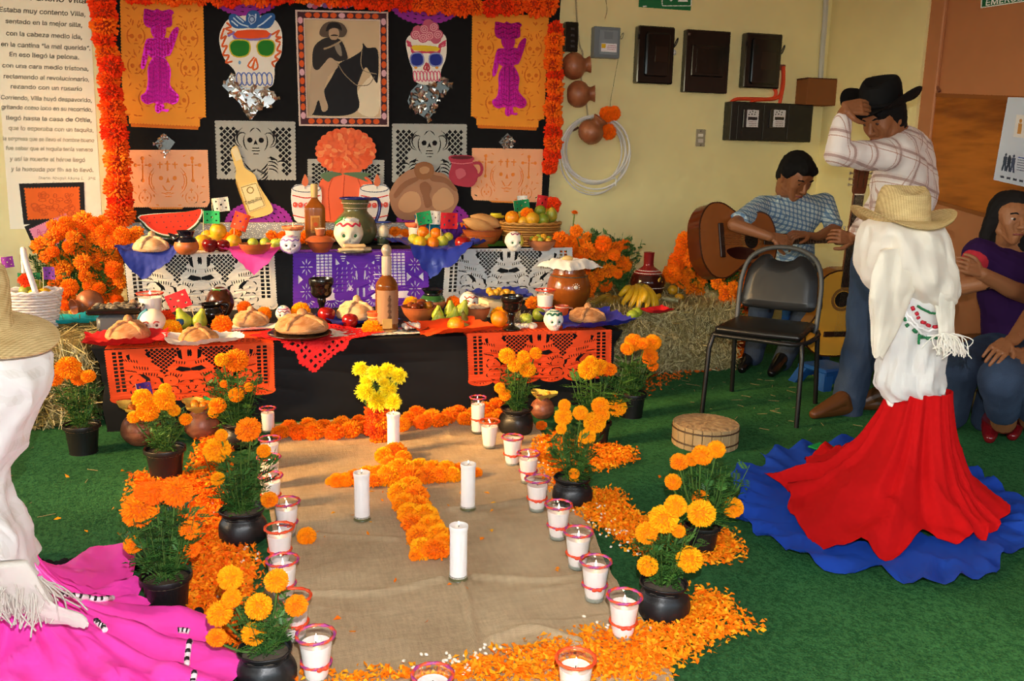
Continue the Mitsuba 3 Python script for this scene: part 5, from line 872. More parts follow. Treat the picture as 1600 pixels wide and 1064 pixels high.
put('glass', at(shp(lathe([(.036, .002), (.042, .07), (.047, .145)], 26), '#fff', 'glass', True), m), t); put('rim', at(torus(.0475, .004, .145, 6, 26, '#1f3a8e', 'gloss'), m), t); put('base', at(shp(radial([(0, 0), (.036, 0), (.037, .008), (0, .009)], 24, 2), '#6c7468', 'gloss', 40), m), t); put('filling', at(shp(moved(sphere(.034, 2), (0, 0, .085), s=(1, 1, 1.25)), '#e8dcc0', 'satin', True), m), t); put('drink', at(shp(radial([(0, .012), (.035, .012), (.038, .05), (0, .052)], 22, 2), '#3c4a3c', 'gloss', 40), m), t)
p = G(614, 379, UT); tissue('tissue_paper', 'small red tissue paper under the dark plate of cheese', 'tissue paper', p, .26, .2, .3, '#c8283c', UY - .5, 21, .006); vessel('dark_plate', 'dark plate with crumbled white cheese right of the drinking glass', 'plate', p + [0, 0, .012], plate(0.24))
R_ = random.Random(3); solo('crumbled_cheese', shp([moved(sphere(R_.uniform(.009, .018), 1), (p[0] + R_.uniform(-.06, .06), p[1] + R_.uniform(-.045, .045), p[2] + .038 + R_.random() * .015), s=(1, 1, .7)) for _ in range(46)], '#eee2cc', 'matte', True), 'crumbled white cheese heaped on the dark plate', 'cheese', None, 'stuff')
paper_candle(650, 360, 'small candle with orange paper collar behind the mandarins', 5.74, 0.135, 0.115, '#f0744a')
tissue('tissue_paper', 'shiny blue tissue paper hanging over the upper tier under the mandarins and guavas', 'tissue paper', G(682, 391, UT) + [0, .03, 0], .46, .44, 0.6, '#24359c', UY - .032, 14, .045, 'silk', grp='blue tissue papers')
heap([('guava', 647, 375, 10, 0.02, 'yellow green guava at the left of the mound on blue tissue'), ('mandarin', 661, 363, 9.5, .06, 'mandarin at the upper left of the mound on blue tissue'), ('yellow_guava', 656, 379, 10.5, -.04, 'large yellow guava at the front of the mound on blue tissue'), ('mandarin', 676, 380, 10, -.04, 'mandarin at the front of the mound on blue tissue'), ('mandarin', 681, 365, 9.5, .05, 'mandarin at the upper right of the mound on blue tissue'), ('guava', 691, 377, 9.5, -.02, 'yellow green guava at the right front of the mound on blue tissue'), ('guava', 700, 371, 8.5, .05, 'yellow green guava at the far right of the mound on blue tissue'), ('guava', 668, 371, 9, .06, 'yellow green guava in the middle of the mound on blue tissue')], 5.5, 'fruit', 'fruits')
flag('green paper flag with white spots, left of three over the mandarins', (655, 370), (650, 333), 0, 22, 20, '#188c50', 5.46, 0.2)
flag('white paper flag with dark diamonds, middle of three over the mandarins', (671, 368), (672, 329), 0, 17, 21, '#ece4d4', 5.46, -0.05)
flag('red paper flag with dark diamonds, right of three over the mandarins', (689, 372), (689, 332), 0, 27, 25, '#d2202c', 5.44, -0.03)
tissue('crepe_paper', 'turquoise and purple crepe paper ruffle behind the paper flags', 'crepe paper', WY(674, 338, 5.86) * [1, 1, 0] + [0, 0, UT], .2, .1, .1, '#1e8fb4', 0, 33, .14, 'paper'); p = WY(674, 322, 5.86)
tissue('crepe_paper', 'purple crepe paper bunch right of the mandarins', 'crepe paper', WY(707, 365, 5.72) * [1, 1, 0] + [0, 0, UT], .15, .1, .4, '#5c2a90', 0, 34, .12, 'paper')
p = G(726, 393, UT) + [0, .05, 0]; fruit('red_apple', p, 0.052, 'single red apple right of the blue tissue paper', None, (0, -.15, 1), 0, True)
tissue('tissue_paper', 'green tissue paper under the clay bowl of bread and pumpkin', 'tissue paper', G(764, 385, UT), .3, .2, .1, '#5c8a2c', UY - .4, 41, .006)
p = G(752, 387, UT) + [0, .06, 0]; vessel('clay_bowl', 'wide clay bowl of orange candied pumpkin right of the red apple', 'bowl', p, bowl(.235, .07, '#b4622e')); solo('candied_pumpkin', shp(moved(lathe(curve([(0, .07), (.06, .072), (.1, .062), (.105, .055)], 3), 28, lambda a, r, z: r * (1 + .05 * np.sin(a * 5))).subdivide(), p), noisecol('#d8782c', '#b85a1c', 30, 2), 'satin', True), 'orange candied pumpkin filling the wide clay bowl', 'candied pumpkin')
p = WY(754, 366, 5.66); p[2] = UT; vessel('clay_bowl', 'clay bowl holding two long bread rolls', 'bowl', p, bowl(.27, .1, '#a85a2a'))
for i, (x, y, rz, ry) in enumerate(((748, 352, -.15, .32), (760, 345, -.1, .28))):
    q = WY(x, y, 5.66 + .04 * i); m = sphere(1, 3); v = np.array(m.vertices); e = 1 - np.abs(v[:, 0]) ** 3; v[:, 1] *= (.35 + .65 * e); v[:, 2] *= (.35 + .65 * e); m.vertices = v * [.115, .05, .042]; solo('bread_roll', at(shp(m, noisecol('#d2a268', '#b98248', 14, i), 'matte', True), M4(q, rz, 0, ry)), ['long pointed bread roll in the clay bowl, lower one', 'long pointed bread roll in the clay bowl, upper one'][i], 'bread roll', 'bread rolls')
p = WY(774, 356, 5.84); p[2] = UT; solo('gift_box', shp(box(.1, .08, .05, .004, p), '#2a2018', 'matte'), 'low dark box under the yellow-haired chocolate skull', 'box')
sskull('chocolate_skull', 'chocolate skull with yellow icing hair behind the bread rolls', p + [0, 0, .051], .145, .15, noisecol('#54240f', '#3a160a', 4, 7), '#e8e4da', [('icing', '#e8c81e', [(a, 46) for a in range(-70, 71, 20)], .13), ('icing', '#e9dc2a', [(a, 64) for a in range(-80, 81, 40)], .12), ('icing', '#f0ece4', [(-95, 0), (-80, 40), (-60, 60)], .04), ('icing', '#f0ece4', brow(14), .035)], '#ece6dc', 'gloss')
# basket with fruit
p = WY(829, 372, 5.62); p[2] = UT; t = thing('wicker_basket', 'brown wicker basket heaped with fruit at the right end of the upper tier', 'basket')
def basket(rx, ry, h, rows, stakes, c1, c2, flare=.2):
    out = []; n = 72; a = np.linspace(0, 2 * math.pi, n + 1)
    for k in range(rows):
        z = h * (k + .5) / rows; f = 1 - flare + flare * z / h; ph = math.pi * (k % 2); w = .0035 * np.cos(a * stakes / 2 + ph) / max(rx, .01)
        out.append(('weave_strand', shp(tube(np.c_[(f + w) * rx * np.cos(a), (f + w) * ry * np.sin(a), np.full(n + 1, z)], h / rows * .5, 5, False), [c1, c2][k % 2], 'satin', True)))
    for b in np.arange(stakes) * 2 * math.pi / stakes: out.append(('stake', shp(tube([((1 - flare) * rx * math.cos(b), (1 - flare) * ry * math.sin(b), 0), (rx * math.cos(b), ry * math.sin(b), h)], .003, 5), c2, 'satin', True)))
    out.append(('rim', shp(tube(np.c_[1.02 * rx * np.cos(a), 1.02 * ry * np.sin(a), h + .004 * np.sin(a * 18)], .009, 6, False), c1, 'satin', True))); out.append(('base', shp(lathe([(0, .002), (1, .002), (1, .006), (0, .006)], 30).apply_transform(M4(s=(rx * (1 - flare) * .99, ry * (1 - flare) * .99, 1))), c2, 'matte', False))); return out
for n, s in basket(.2, .13, .15, 10, 26, '#b8843e', '#94642a', .12): put(n, at(s, M4(p)), t)
heap([('orange', 800, 340, 11, -.06, 'orange at the left rim of the brown wicker basket'), ('yellow_orange', 818, 347, 10, -.08, 'yellow orange at the front of the brown wicker basket'), ('yellow_orange', 832, 342, 11, -.1, 'large yellow orange in the middle front of the brown wicker basket'), ('green_orange', 848, 343, 10, -.09, 'greenish orange at the right front of the brown wicker basket'), ('mango', 862, 336, 10, -.02, 'green mango at the right rim of the brown wicker basket'), ('green_orange', 844, 329, 9, .0, 'greenish orange at the top of the brown wicker basket'), ('mango', 818, 331, 9.5, .04, 'green mango at the back of the brown wicker basket'), ('yellow_orange', 852, 333, 9, .03, 'yellow orange behind the red flag in the brown wicker basket')], 5.62, 'fruit', 'fruits')
q = WY(824, 335, 5.55); solo('marigold', at(ORNG[0], zto(q, lookdir(q, .5), 1, 11 * mpp(q))), 'orange marigold on the fruit in the brown wicker basket', 'marigold', 'loose marigolds')
flag('green paper flag with white spots in the left of the brown wicker basket', (806, 345), (802, 314), 0, 25, 17, '#14804a', 5.6, 0.12); flag('white paper flag behind the green one in the brown wicker basket', (812, 340), (808, 306), 0, 16, 12, '#e6e2d8', 5.66, 0.05); flag('red paper flag with dark diamonds in the right of the brown wicker basket', (836, 338), (840, 304), 0, 18, 24, '#d4262a', 5.62, -0.12)
q = WY(863, 321, 5.66); t = thing('crepe_flower', 'red orange crepe paper flower at the right rim of the brown wicker basket', 'paper flower'); put('flower', at(CREPE[0], zto(q, lookdir(q), 1, 13 * mpp(q))), t); put('stem', shp(tube([q, q + [0, 0, -.1]], .003, 5), '#5a7a30', 'matte'), t)
sskull('sugar_skull', 'small white sugar skull with a yellow back in front of the brown wicker basket', G(803, 392, UT), .118, .125, lambda v: np.where((v[:, 0] > .35)[:, None] & (v[:, 2] > -.4)[:, None], S('#dccb4a'), S('#ece8da')), '#1c5a2a', [('icing', '#8a2a5a', brow(48)[1:7], .05), ('icing', '#b4a89c', [(-20, 75), (0, 68), (20, 75)], .05)], '#d8d4c6')
p = G(846, 391, UT); vessel('clay_bowl', 'clay bowl of small round fruits at the right end of the upper tier', 'bowl', p, bowl(.185, .062, '#b4704a'))
R_ = random.Random(9)
for i in range(13):
    a, rr = i * 2.4, .068 * math.sqrt((i + .4) / 13); fruit(['tejocote', 'small_lime'][i % 2], p + [rr * math.cos(a), rr * math.sin(a), .062 + .028 * (1 - rr / .07)], R_.uniform(.018, .023), ORD[i].capitalize() + ' small round ' + ['yellow', 'green'][i % 2] + ' fruit from the middle of the right end clay bowl', 'small round fruits in the right clay bowl')
for i, (x, y, r) in enumerate(((203, 370, 13), (188, 378, 12), (214, 362, 10), (368, 364, 9), (425, 368, 9), (442, 371, 10), (516, 368, 10), (470, 372, 10), (617, 362, 9), (633, 366, 9), (722, 357, 9), (713, 372, 6), (480, 366, 8), (876, 378, 14), (885, 388, 12), (355, 371, 9))):
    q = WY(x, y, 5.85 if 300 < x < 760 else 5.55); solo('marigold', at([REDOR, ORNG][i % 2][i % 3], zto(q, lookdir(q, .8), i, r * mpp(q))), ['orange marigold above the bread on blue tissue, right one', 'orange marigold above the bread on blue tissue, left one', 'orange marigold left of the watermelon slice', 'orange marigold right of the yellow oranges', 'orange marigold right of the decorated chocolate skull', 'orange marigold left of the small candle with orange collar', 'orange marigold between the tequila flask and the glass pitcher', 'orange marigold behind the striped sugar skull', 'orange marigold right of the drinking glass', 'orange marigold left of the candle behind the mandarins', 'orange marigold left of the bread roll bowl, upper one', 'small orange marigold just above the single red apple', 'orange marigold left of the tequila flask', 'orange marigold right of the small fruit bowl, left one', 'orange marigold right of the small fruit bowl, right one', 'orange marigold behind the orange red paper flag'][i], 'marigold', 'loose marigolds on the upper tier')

# ---------------------------------------------------------------- lower tier
p = G(180, 522, LT); t = thing('cooking_pot', 'grey pot with a black tray of coals at the left end of the lower tier', 'pot'); put('pot', at(shp(box(.17, .15, .095, .02), '#55585c', 'satin'), M4(p + [0, .08, 0])), t); put('tray', at(shp(box(.25, .18, .03, .008, (0, 0, .096)), '#16130f', 'gloss'), M4(p + [0, .08, 0])), t)
R_ = random.Random(12); put('coal', shp([moved(sphere(R_.uniform(.008, .02), 1), p + [R_.uniform(-.1, .1), .08 + R_.uniform(-.07, .07), .128], s=(1, 1, .6)) for _ in range(60)], noisecol('#8a8272', '#3a3026', 60, 3, .4, .6), 'matte', False), t, kind='stuff')
bread(206, 503, 56, LT, 'bread of the dead behind the one on red tissue at the far left', 0, .9, 1.2)
tissue('tissue_paper', 'red tissue paper under the bread at the left end of the lower tier', 'tissue paper', G(196, 540, LT) + [0, .02, 0], .36, .25, .12, '#d01c20', LY - .12, 51, .028, rim=.032)
bread(197, 538, 67, LT, 'bread of the dead on red tissue paper at the left end of the lower tier', 1, .95, .3, .012)
candle(237, 508, 'tall candle glass with red cord behind the blue-haired skull', .062, .044, .17, .86, RO, RO, True, True, LT, 'corded candles on the lower tier')
sskull('sugar_skull', 'white sugar skull with blue icing hair left of the pears', G(240, 524, LT), .125, .135, '#e9dfc6', '#5a2a20', [('icing', '#2a7a94', [(-60, 70), (-80, 40), (-85, 5), (-75, -30)], .13), ('icing', '#c2463a', [(-35, 10), (-20, 14), (-10, 8)], .04), ('icing', '#c2463a', [(10, 8), (20, 14), (35, 10)], .04)], '#d8c8a8')
for x, y, r, s, lab in ((258, 498, 14, 0, 'red crepe paper flower left of the pears'), (319, 500, 10, 1, 'red crepe paper flower right of the pears')): q = WY(x, y, 4.86); solo('crepe_flower', at(CREPE[s], zto(q, lookdir(q), 1, r * mpp(q))), lab, 'paper flower')
for x, y, r, tl, lab in ((286, 499, 14, (-.35, -.1, 1), 'green pear under the red flag, left one of two'), (312, 496, 13, (.3, -.1, 1), 'green pear under the red flag, right one of two')): p = WY(x, y, 4.74); fruit('pear', [p[0], p[1], LT], r * mpp(p), lab, None, tl, 1, True)
flag('red paper flag with white diamond holes leaning over the two pears', (303, 494), (289, 451), 0, 34, 27, '#da2c34', 4.78, 0.38, -1)
def mg(x, y, r, Y, lab, pal=ORNG, i=0, grp='loose marigolds on the lower tier', up=.4): q = WY(x, y, Y); return solo('marigold', at(pal[i % len(pal)], zto(q, lookdir(q, up), i, r * mpp(q))), lab, 'marigold', grp)
mg(268, 515, 16, 4.56, 'orange marigold between the blue-haired skull and the white tissue', GOLD, 0); solo('blue_cap', shp(box(.04, .04, .03, .008, WY(281, 508, 4.62)), '#1c5a80', 'satin'), 'small blue cap behind the marigold left of the white tissue', 'cap')
tissue('tissue_paper', 'white tissue napkin under the bread left of the white doily', 'tissue paper', G(318, 540, LT) + [0, .03, 0], .34, .2, .15, '#e8e2d8', LY - .12, 61, .025, rim=.03)
bread(308, 541, 60, LT, 'bread of the dead leaning on a white tissue napkin on the lower tier', 3, .8, .2, .012)
p = WY(345, 495, 5.0); p[2] = LT; sskull('chocolate_skull', 'glossy chocolate skull with green and white icing behind a black jug', p, .15, .18, noisecol('#4a2310', '#3a180a', 4, 5), '#20100a', [('icing', '#e6e4d8', [(a, 62) for a in range(-80, 81, 20)], .04), ('icing', '#3a7a34', [(-50, 56), (-20, 60), (10, 56)], .06)], '#4a2310', 'gloss')
p = WY(331, 497, 4.86); p[2] = LT; vessel('black_jug', 'glossy black clay jug in front of the dark chocolate skull', 'jug', p, [('body', shp(radial([(0, 0), (.03, 0), (.055, .03), (.058, .06), (.045, .085), (.052, .105), (.046, .105), (.035, .08), (0, .06)], 24), '#0d0b0b', 'gloss', 50)), ('handle', arc_handle(.05, .04, .1, .035, .007, '#0d0b0b'))])
mg(347, 508, 16, 4.62, 'orange marigold right of the white tissue napkin', ORNG, 1); mg(382, 481, 11, 5.15, 'orange marigold behind the bread on the white doily', ORNG, 2); mg(413, 490, 11, 4.95, 'orange marigold left of the small white skull', ORNG, 0); mg(470, 487, 15, 4.86, 'orange marigold left of the black goblet', GOLD, 1); mg(643, 476, 13, 5.1, 'orange marigold behind the bowl of candied fruit', GOLD, 3); mg(708, 473, 11, 5.12, 'orange marigold behind the green pears', ORNG, 1)
mg(781, 494, 15, 4.72, 'large golden marigold left of the right black goblet', GOLD, 0); mg(832, 474, 11, 5.1, 'orange marigold left of the corded candle on the lower tier', REDOR, 2)
for x in (0,):
    tissue('paper_doily', 'white paper lace doily under the bread left of the small white skull', 'paper doily', G(392, 516, LT) + [0, .04, 0], .3, .2, .1, '#e0dcd0', LY - .4, 71, .006, poly=quad(papel_doily(), [(.02, .5), (.98, .5), (.98, 1.0), (.02, 1.0)]).union(sa.rotate(quad(papel_doily(), [(.02, .5), (.98, .5), (.98, 1.0), (.02, 1.0)]), 180, origin=(.5, .5))), n=10)
bread(392, 514, 56, LT, 'bread of the dead on the white paper lace doily', 0, .9, .9, .008)
sskull('sugar_skull', 'small white sugar skull with pink and blue icing left of the largest bread', G(443, 503, LT), .082, .092, '#efe8de', '#6a2a1c', [('icing', '#d0508a', [(a, 40) for a in range(-60, 61, 30)], .07), ('icing', '#4a8ab4', [(-70, 55), (-50, 66), (-10, 62)], .07), ('icing', '#8a2a3a', brow(22)[1:7], .05)], '#d8c8c0')
dsq = unary_union([sg.box(.02, .02, .98, .98)] + [disc(u, v, .022, n=2) for u in np.linspace(.03, .97, 22) for v in (.02, .98)] + [disc(v, u, .022, n=2) for u in np.linspace(.03, .97, 22) for v in (.02, .98)])
RQ = random.Random(2); dh = [sg.box(.07 + i * .06, w, .1 + i * .06, w + .03) for i in range(15) for w in (.06, .12, .86, .92)] + [sg.box(w, .2 + i * .06, w + .03, .23 + i * .06) for i in range(10) for w in (.06, .12, .86, .92)] + [slit(RQ.uniform(.25, .75), RQ.uniform(.25, .75), .025, .009, RQ.uniform(0, 180)) for _ in range(26)]
p = G(476, 533, LT) + [.06, .12, 0]; tissue('red_cut_paper', 'red cut paper square with one corner hanging down, under the largest bread', 'paper banner', p, .47, .47, .72, '#d31a20', LY - .03, 81, .004, poly=dsq.difference(unary_union(dh)), rim=.012)
p = G(470, 536, LT) + [0, .1, .008]; vessel('dark_plate', 'dark rimmed plate under the largest bread on the red cut paper', 'plate', p, plate(.30, '#2a1c10')); bread(474, 533, 84, LT, 'largest bread of the dead, on a dark plate over the red cut paper', 1, .72, .5, .03)
p = WY(503, 492, 4.95); p[2] = LT; vessel('goblet', 'black glazed goblet in front of the violet cut paper', 'goblet', p, goblet(.135, .215)); p = WY(510, 494, 4.8); fruit('red_apple', [p[0], p[1], LT], .048, 'dark red apple partly behind the largest bread', None, (.1, 0, 1), 0, True); p = WY(547, 502, 4.62); fruit('red_apple', [p[0], p[1], LT], .043, 'dark red apple in front of the bread on blue tissue', None, (0, -.1, 1), 2, True)
tissue('tissue_paper', 'blue tissue paper under the bread left of the tall bottle', 'tissue paper', G(562, 506, LT) + [0, .04, 0], .36, .3, .2, '#2e389c', LY - .4, 91, .015, grp='blue tissue papers'); bread(560, 505, 62, LT, 'pale bread of the dead on blue tissue left of the tall bottle', 2, 1.0, .3, .012)
lace = papel_doily(); tissue('paper_doily', 'white lace paper along the edge of the lower tier under the tall bottle', 'paper doily', G(610, 521, LT) + [0, .05, 0], .62, .22, .04, '#e2dacb', LY - .012, 95, .004, poly=unary_union([sg.box(.02, .06, .98, .98)] + [disc(u, .06, .03, .05, 3) for u in np.linspace(.03, .97, 20)]).difference(unary_union([slit(u, v, .012, .022, 30 * (i % 3)) for i, u in enumerate(np.linspace(.05, .95, 26)) for v in (.12, .22, .32, .45, .6)])), rim=.0)
# tall bottle
p = G(606, 519, LT) + [0, .03, .004]; t = thing('tall_bottle', 'tall square shouldered bottle of amber liquor with a glass ball stopper', 'bottle'); m = M4(p, .1)
put('bottle', at(shp(radial([(0, .004), (.05, .004), (.056, .012), (.0575, .21), (.054, .245), (.034, .275), (.022, .29), (.02, .34)], 30, 3), '#6e3c12', 'gloss', 50), m), t); put('base', at(shp(radial([(0, 0), (.052, 0), (.055, .01), (.0, .012)], 28, 2), '#c8a878', 'gloss', 40), m), t)
lb = lathe([(.0583, .04), (.0586, .215)], 60); lb.update_faces(lb.triangles_center[:, 1] < -.018); put('label', at(shp(lb, noisecol('#a07a5a', '#8c6448', 50, 2), 'paper', True), m), t); put('lower_label', at(shp(box(.05, .004, .05, .001, (-.012, -.0585, .02)), '#c8a05a', 'paper', False), m), t)
put('sleeve', at(shp(radial([(.021, .285), (.025, .3), (.025, .375), (.021, .385), (0, .386)], 20, 2), '#b9a793', 'satin', 40), m), t); put('stopper', at(shp(radial([(0, .386), (.014, .386), (.02, .395), (.026, .412), (.022, .432), (.01, .443), (0, .445)], 20, 3), '#a39884', 'gloss', 50), m), t)
tx = tube([(.0595 * math.sin(a), -.0595 * math.cos(a), z) for z, a in ((.07 + .0011 * k, .13 * math.sin(k * .9) * (1 + .5 * math.sin(k * .23))) for k in range(110))], .0012, 4); put('script_line', at(shp(tx, '#4a2c1c', 'paper', False), m), t)
q = WY(583, 516, 4.5); mg(583, 516, 18, 4.47, 'large golden marigold at the foot of the tall bottle', GOLD, 2); p = WY(585, 498, 4.5); vessel('orange_cup', 'small orange candle cup behind the golden marigold beside the tall bottle', 'candle', p - [0, 0, .02], [('cup', shp(radial([(0, 0), (.03, 0), (.032, .03), (.038, .055), (.03, .055), (0, .045)], 22, 3), '#e8602c', 'satin', 50)), ('band', torus(.033, .004, .03, col='#f0b070'))])
p = G(655, 500, LT); vessel('clay_bowl', 'clay bowl of dark candied fruit right of the tall bottle', 'bowl', p, bowl(.2, .075, '#a85a30'))
R_ = random.Random(6)
for i in range(9): a = i * 2.4; rr = .07 * math.sqrt((i + .3) / 9); solo('candied_fruit', at(shp(moved(sphere(1, 2), s=(1, .8, .75)), ['#7a3a12', '#8c5a14', '#4a1c0c', '#6a2a10'][i % 4], 'gloss', True), M4(p + [rr * math.cos(a), rr * math.sin(a), .08 + .02 * (1 - rr / .07)], i, s=R_.uniform(.024, .032))), ORD[i].capitalize() + ' piece of dark candied fruit, counted from the middle of its clay bowl', 'candied fruit', 'candied fruit in the clay bowl')
p = G(645, 519, LT) + [0, .06, 0]; vessel('dark_plate', 'small black dish of white sugar lumps in front of the candied fruit bowl', 'plate', p, plate(.18, '#121011')); solo('sugar_lumps', shp([moved(sphere(R_.uniform(.008, .015), 1), (p[0] + R_.uniform(-.045, .045), p[1] + R_.uniform(-.035, .035), p[2] + .018 + R_.random() * .012)) for _ in range(40)], '#eee0cc', 'matte', True), 'white sugar lumps heaped on the small black dish', 'sugar', None, 'stuff')
p = WY(676, 478, 5.12); p[2] = LT; vessel('black_jar', 'small glazed jar with a black neck and green band behind the candied fruit', 'jar', p, [('body', shp(radial([(0, 0), (.05, 0), (.075, .03), (.072, .06), (.055, .085)], 24), '#a0603c', 'satin', 50)), ('green_band', shp(radial([(.0745, .052), (.072, .066), (.057, .086)], 24), '#2c5a2c', 'gloss', 50)), ('neck', shp(radial([(.058, .084), (.05, .1), (.066, .12), (.06, .12), (.045, .1), (0, .09)], 24), '#0c0d16', 'gloss', 50))])
tissue('tissue_paper', 'orange red tissue paper under the green pears', 'tissue paper', G(703, 523, LT) + [0, .07, 0], .4, .28, .15, '#ee4a14', LY - .03, 101, .016, rim=.05)
heap([('pear', 686, 500, 12.5, .0, 'green pear at the left front of the heap on orange tissue'), ('pear', 684, 490, 10.5, .1, 'green pear at the left back of the heap on orange tissue'), ('pear', 704, 484, 11, .1, 'green pear at the top of the heap on orange tissue, left one'), ('pear', 708, 496, 12, .03, 'green pear in the middle of the heap on orange tissue'), ('pear', 722, 484, 12, .08, 'green pear at the top of the heap on orange tissue, right one'), ('dark_pear', 725, 500, 9, -.02, 'dark brown pear right of the green heap on orange tissue')], 4.6, 'pear', 'pears')
p = WY(712, 508, 4.5); fruit('orange', p, .046, 'orange in front of the heap of green pears'); 
for i, (x, y, dx) in enumerate(((737, 513, 15), (742, 516, 14))): a, b = WY(x - dx, y - 6, 4.5 + .05), WY(x + 3, y + 3, 4.45); t = thing('sugar_cane', ['piece of green sugar cane right of the orange, back one', 'piece of green sugar cane right of the orange, front one'][i], 'sugar cane'); put('cane', shp(tube([a, b], .016, 12), '#a8a84c', 'satin', 40), t); put('cut_end', shp(tube([b, b + (b - a) * .02], .0152, 12), '#d8cfb0', 'matte', 40), t)
p = WY(733, 482, 5.05); p[2] = LT; sskull('sugar_skull', 'white sugar skull with red icing behind the bowl of peanuts', p, .115, .115, '#ece6dc', '#a02018', [('icing', '#b83018', brow(30)[1:7], .05), ('icing', '#b83018', [(-40, 0), (-30, 14), (-15, 10)], .05), ('icing', '#d8b0a0', [(a, 62) for a in range(-60, 61, 30)], .05)], '#c8a898')
p = G(747, 500, LT); vessel('clay_bowl', 'small clay bowl of peanuts right of the pears', 'bowl', p, bowl(.135, .07, '#b8683c')); solo('peanuts', shp([moved(sphere(1, 1), (p[0] + R_.uniform(-.045, .045), p[1] + R_.uniform(-.045, .045), p[2] + .072 + R_.random() * .012), rz=R_.random() * 3, s=(.016, .009, .009)) for _ in range(42)], noisecol('#e2c8a4', '#c8a478', 60, 1), 'matte', True), 'peanuts heaped in the small clay bowl', 'peanuts', None, 'stuff')
p = WY(755, 475, 5.15); fruit('red_ball', p, .042, 'red orange ball fruit left of the cardboard box')
p = G(787, 496, LT); t = thing('cardboard_box', 'cream cardboard box lined with blue tissue and small orange fruits', 'box'); b_ = box(.2, .17, .09, .003).subdivide(); put('box', at(shp(b_, '#dcc99c', 'matte', False), M4(p + [0, .1, 0], .1)), t)
tissue('tissue_paper', 'blue tissue paper spilling from the cardboard box', 'tissue paper', p + [0, .1, .09], .34, .26, .1, '#25338f', 0, 111, .03, 'silk', rim=.03, grp='blue tissue papers')
for i in range(9): fruit('tejocote', p + [-.06 + .03 * (i % 5), .05 + .06 * (i // 5), .128 + .01 * (i % 2)], .02, ORD[i % 5].capitalize() + ' small orange fruit from the left in the cardboard box, ' + ['front row', 'back row'][i // 5], 'small orange fruits in the cardboard box')
p = WY(780, 508, 4.5); fruit('mandarin', [p[0], p[1], LT], .046, 'mandarin left of the right black goblet', None, (0, -.1, 1), 0, True)
p = G(799, 515, LT); vessel('goblet', 'black glazed goblet between the mandarin and the limes', 'goblet', p, goblet(.118, .18))
solo('dried_herbs', shp([tube([(q := p + [R_.uniform(.02, .13), R_.uniform(.08, .22), R_.random() * .02]), q + [R_.uniform(-.05, .05), R_.uniform(-.05, .05), R_.random() * .06]], .0015, 4) for _ in range(90)], noisecol('#6a5a44', '#8a8272', 40, 2), 'matte', False), 'bunch of dried grey herbs behind the right black goblet', 'herbs', None, 'stuff'); solo('white_crumbs', shp([moved(sphere(R_.uniform(.006, .016), 1), p + [R_.uniform(.02, .15), R_.uniform(.02, .1), .006]) for _ in range(60)], '#e4dccb', 'matte', False), 'white crumbs scattered behind the limes', 'crumbs', None, 'stuff')
for x, y, r, k, lab in ((822, 503, 10.5, 'green_apple', 'pale green apple right of the right black goblet'), (842, 496, 10.5, 'green_orange', 'dark green lime left of the green-haired skull')): q = WY(x, y, 4.55 if k == 'green_apple' else 4.66); fruit(k, [q[0], q[1], LT], r * mpp(q), lab, None, (0, -.1, 1), 1, True)
candle(851, 497, 'candle glass with red cord left of the clay pot on the lower tier', .052, .038, .165, .82, RO, RO, True, True, LT, 'corded candles on the lower tier')
sskull('sugar_skull', 'white sugar skull with dark green icing hair and green eyes beside a clay mug', G(866, 517, LT) + [0, .02, 0], .105, .115, '#ece6da', '#1c5a2a', [('icing', '#1f5c4c', brow(38), .09), ('icing', '#2a6a5a', [(a, 60) for a in range(-70, 71, 35)], .06), ('icing', '#c2b8aa', [(-40, -50), (-15, -58), (15, -58), (40, -50)], .03)], '#c8c0b4')
p = G(880, 504, LT) + [0, .03, 0]; vessel('clay_mug', 'small red clay mug with a white rim beside the green-haired skull', 'mug', p, [('body', shp(radial([(0, 0), (.033, 0), (.036, .03), (.04, .085), (.036, .085), (.03, .02), (0, .01)], 22, 3), '#a8401c', 'satin', 50)), ('rim', torus(.039, .003, .085, col='#d8b49c')), ('handle', arc_handle(.037, .02, .075, .028, .005, '#c8886c'))])
p = WY(888, 470, 5.0); p[2] = LT; t = thing('clay_pot', 'large glazed clay pot covered with a white cloth on the lower tier', 'pot'); m = M4(p); put('pot', at(shp(radial([(0, 0), (.075, 0), (.1, .03), (.128, .1), (.13, .15), (.112, .205), (.1, .22), (.095, .27), (.1, .29), (.09, .29), (0, .28)], 34, 4), noisecol('#96501c', '#7a3a12', 5, 2), 'gloss', 50), m), t); put('ring', at(torus(.112, .004, .207, col='#5a4a3a'), m), t); put('emblem', at(shp([moved(sphere(.014, 2), (.0, -.128, .15), s=(1, .3, 1))] + [moved(sphere(.0035, 1), (.022 * math.cos(a), -.127, .15 + .022 * math.sin(a))) for a in np.linspace(0, 5.8, 11)], '#d8ccb8', 'satin', True), m), t)
tissue('cloth_napkin', 'white cloth napkin draped over the large clay pot', 'napkin', p + [0, 0, .292], .3, .28, .5, '#efece6', 0, 121, .02, 'cloth', rim=-.085); solo('corn_cob', at(shp(moved(sphere(1, 2), s=(.035, .018, .016)), '#d8b878', 'matte', True), M4(p + [-.02, -.02, .312])), 'small tan corn cob on the white napkin of the clay pot', 'corn')
tissue('tissue_paper', 'shiny blue tissue paper under the bread at the right end of the lower tier', 'tissue paper', G(922, 513, LT) + [0, .05, 0], .44, .34, .1, '#262f9a', LY - .03, 131, .03, 'silk', rim=.06, grp='blue tissue papers'); bread(926, 510, 58, LT, 'bread of the dead on shiny blue tissue at the right end of the lower tier', 1, .85, .5, .014)

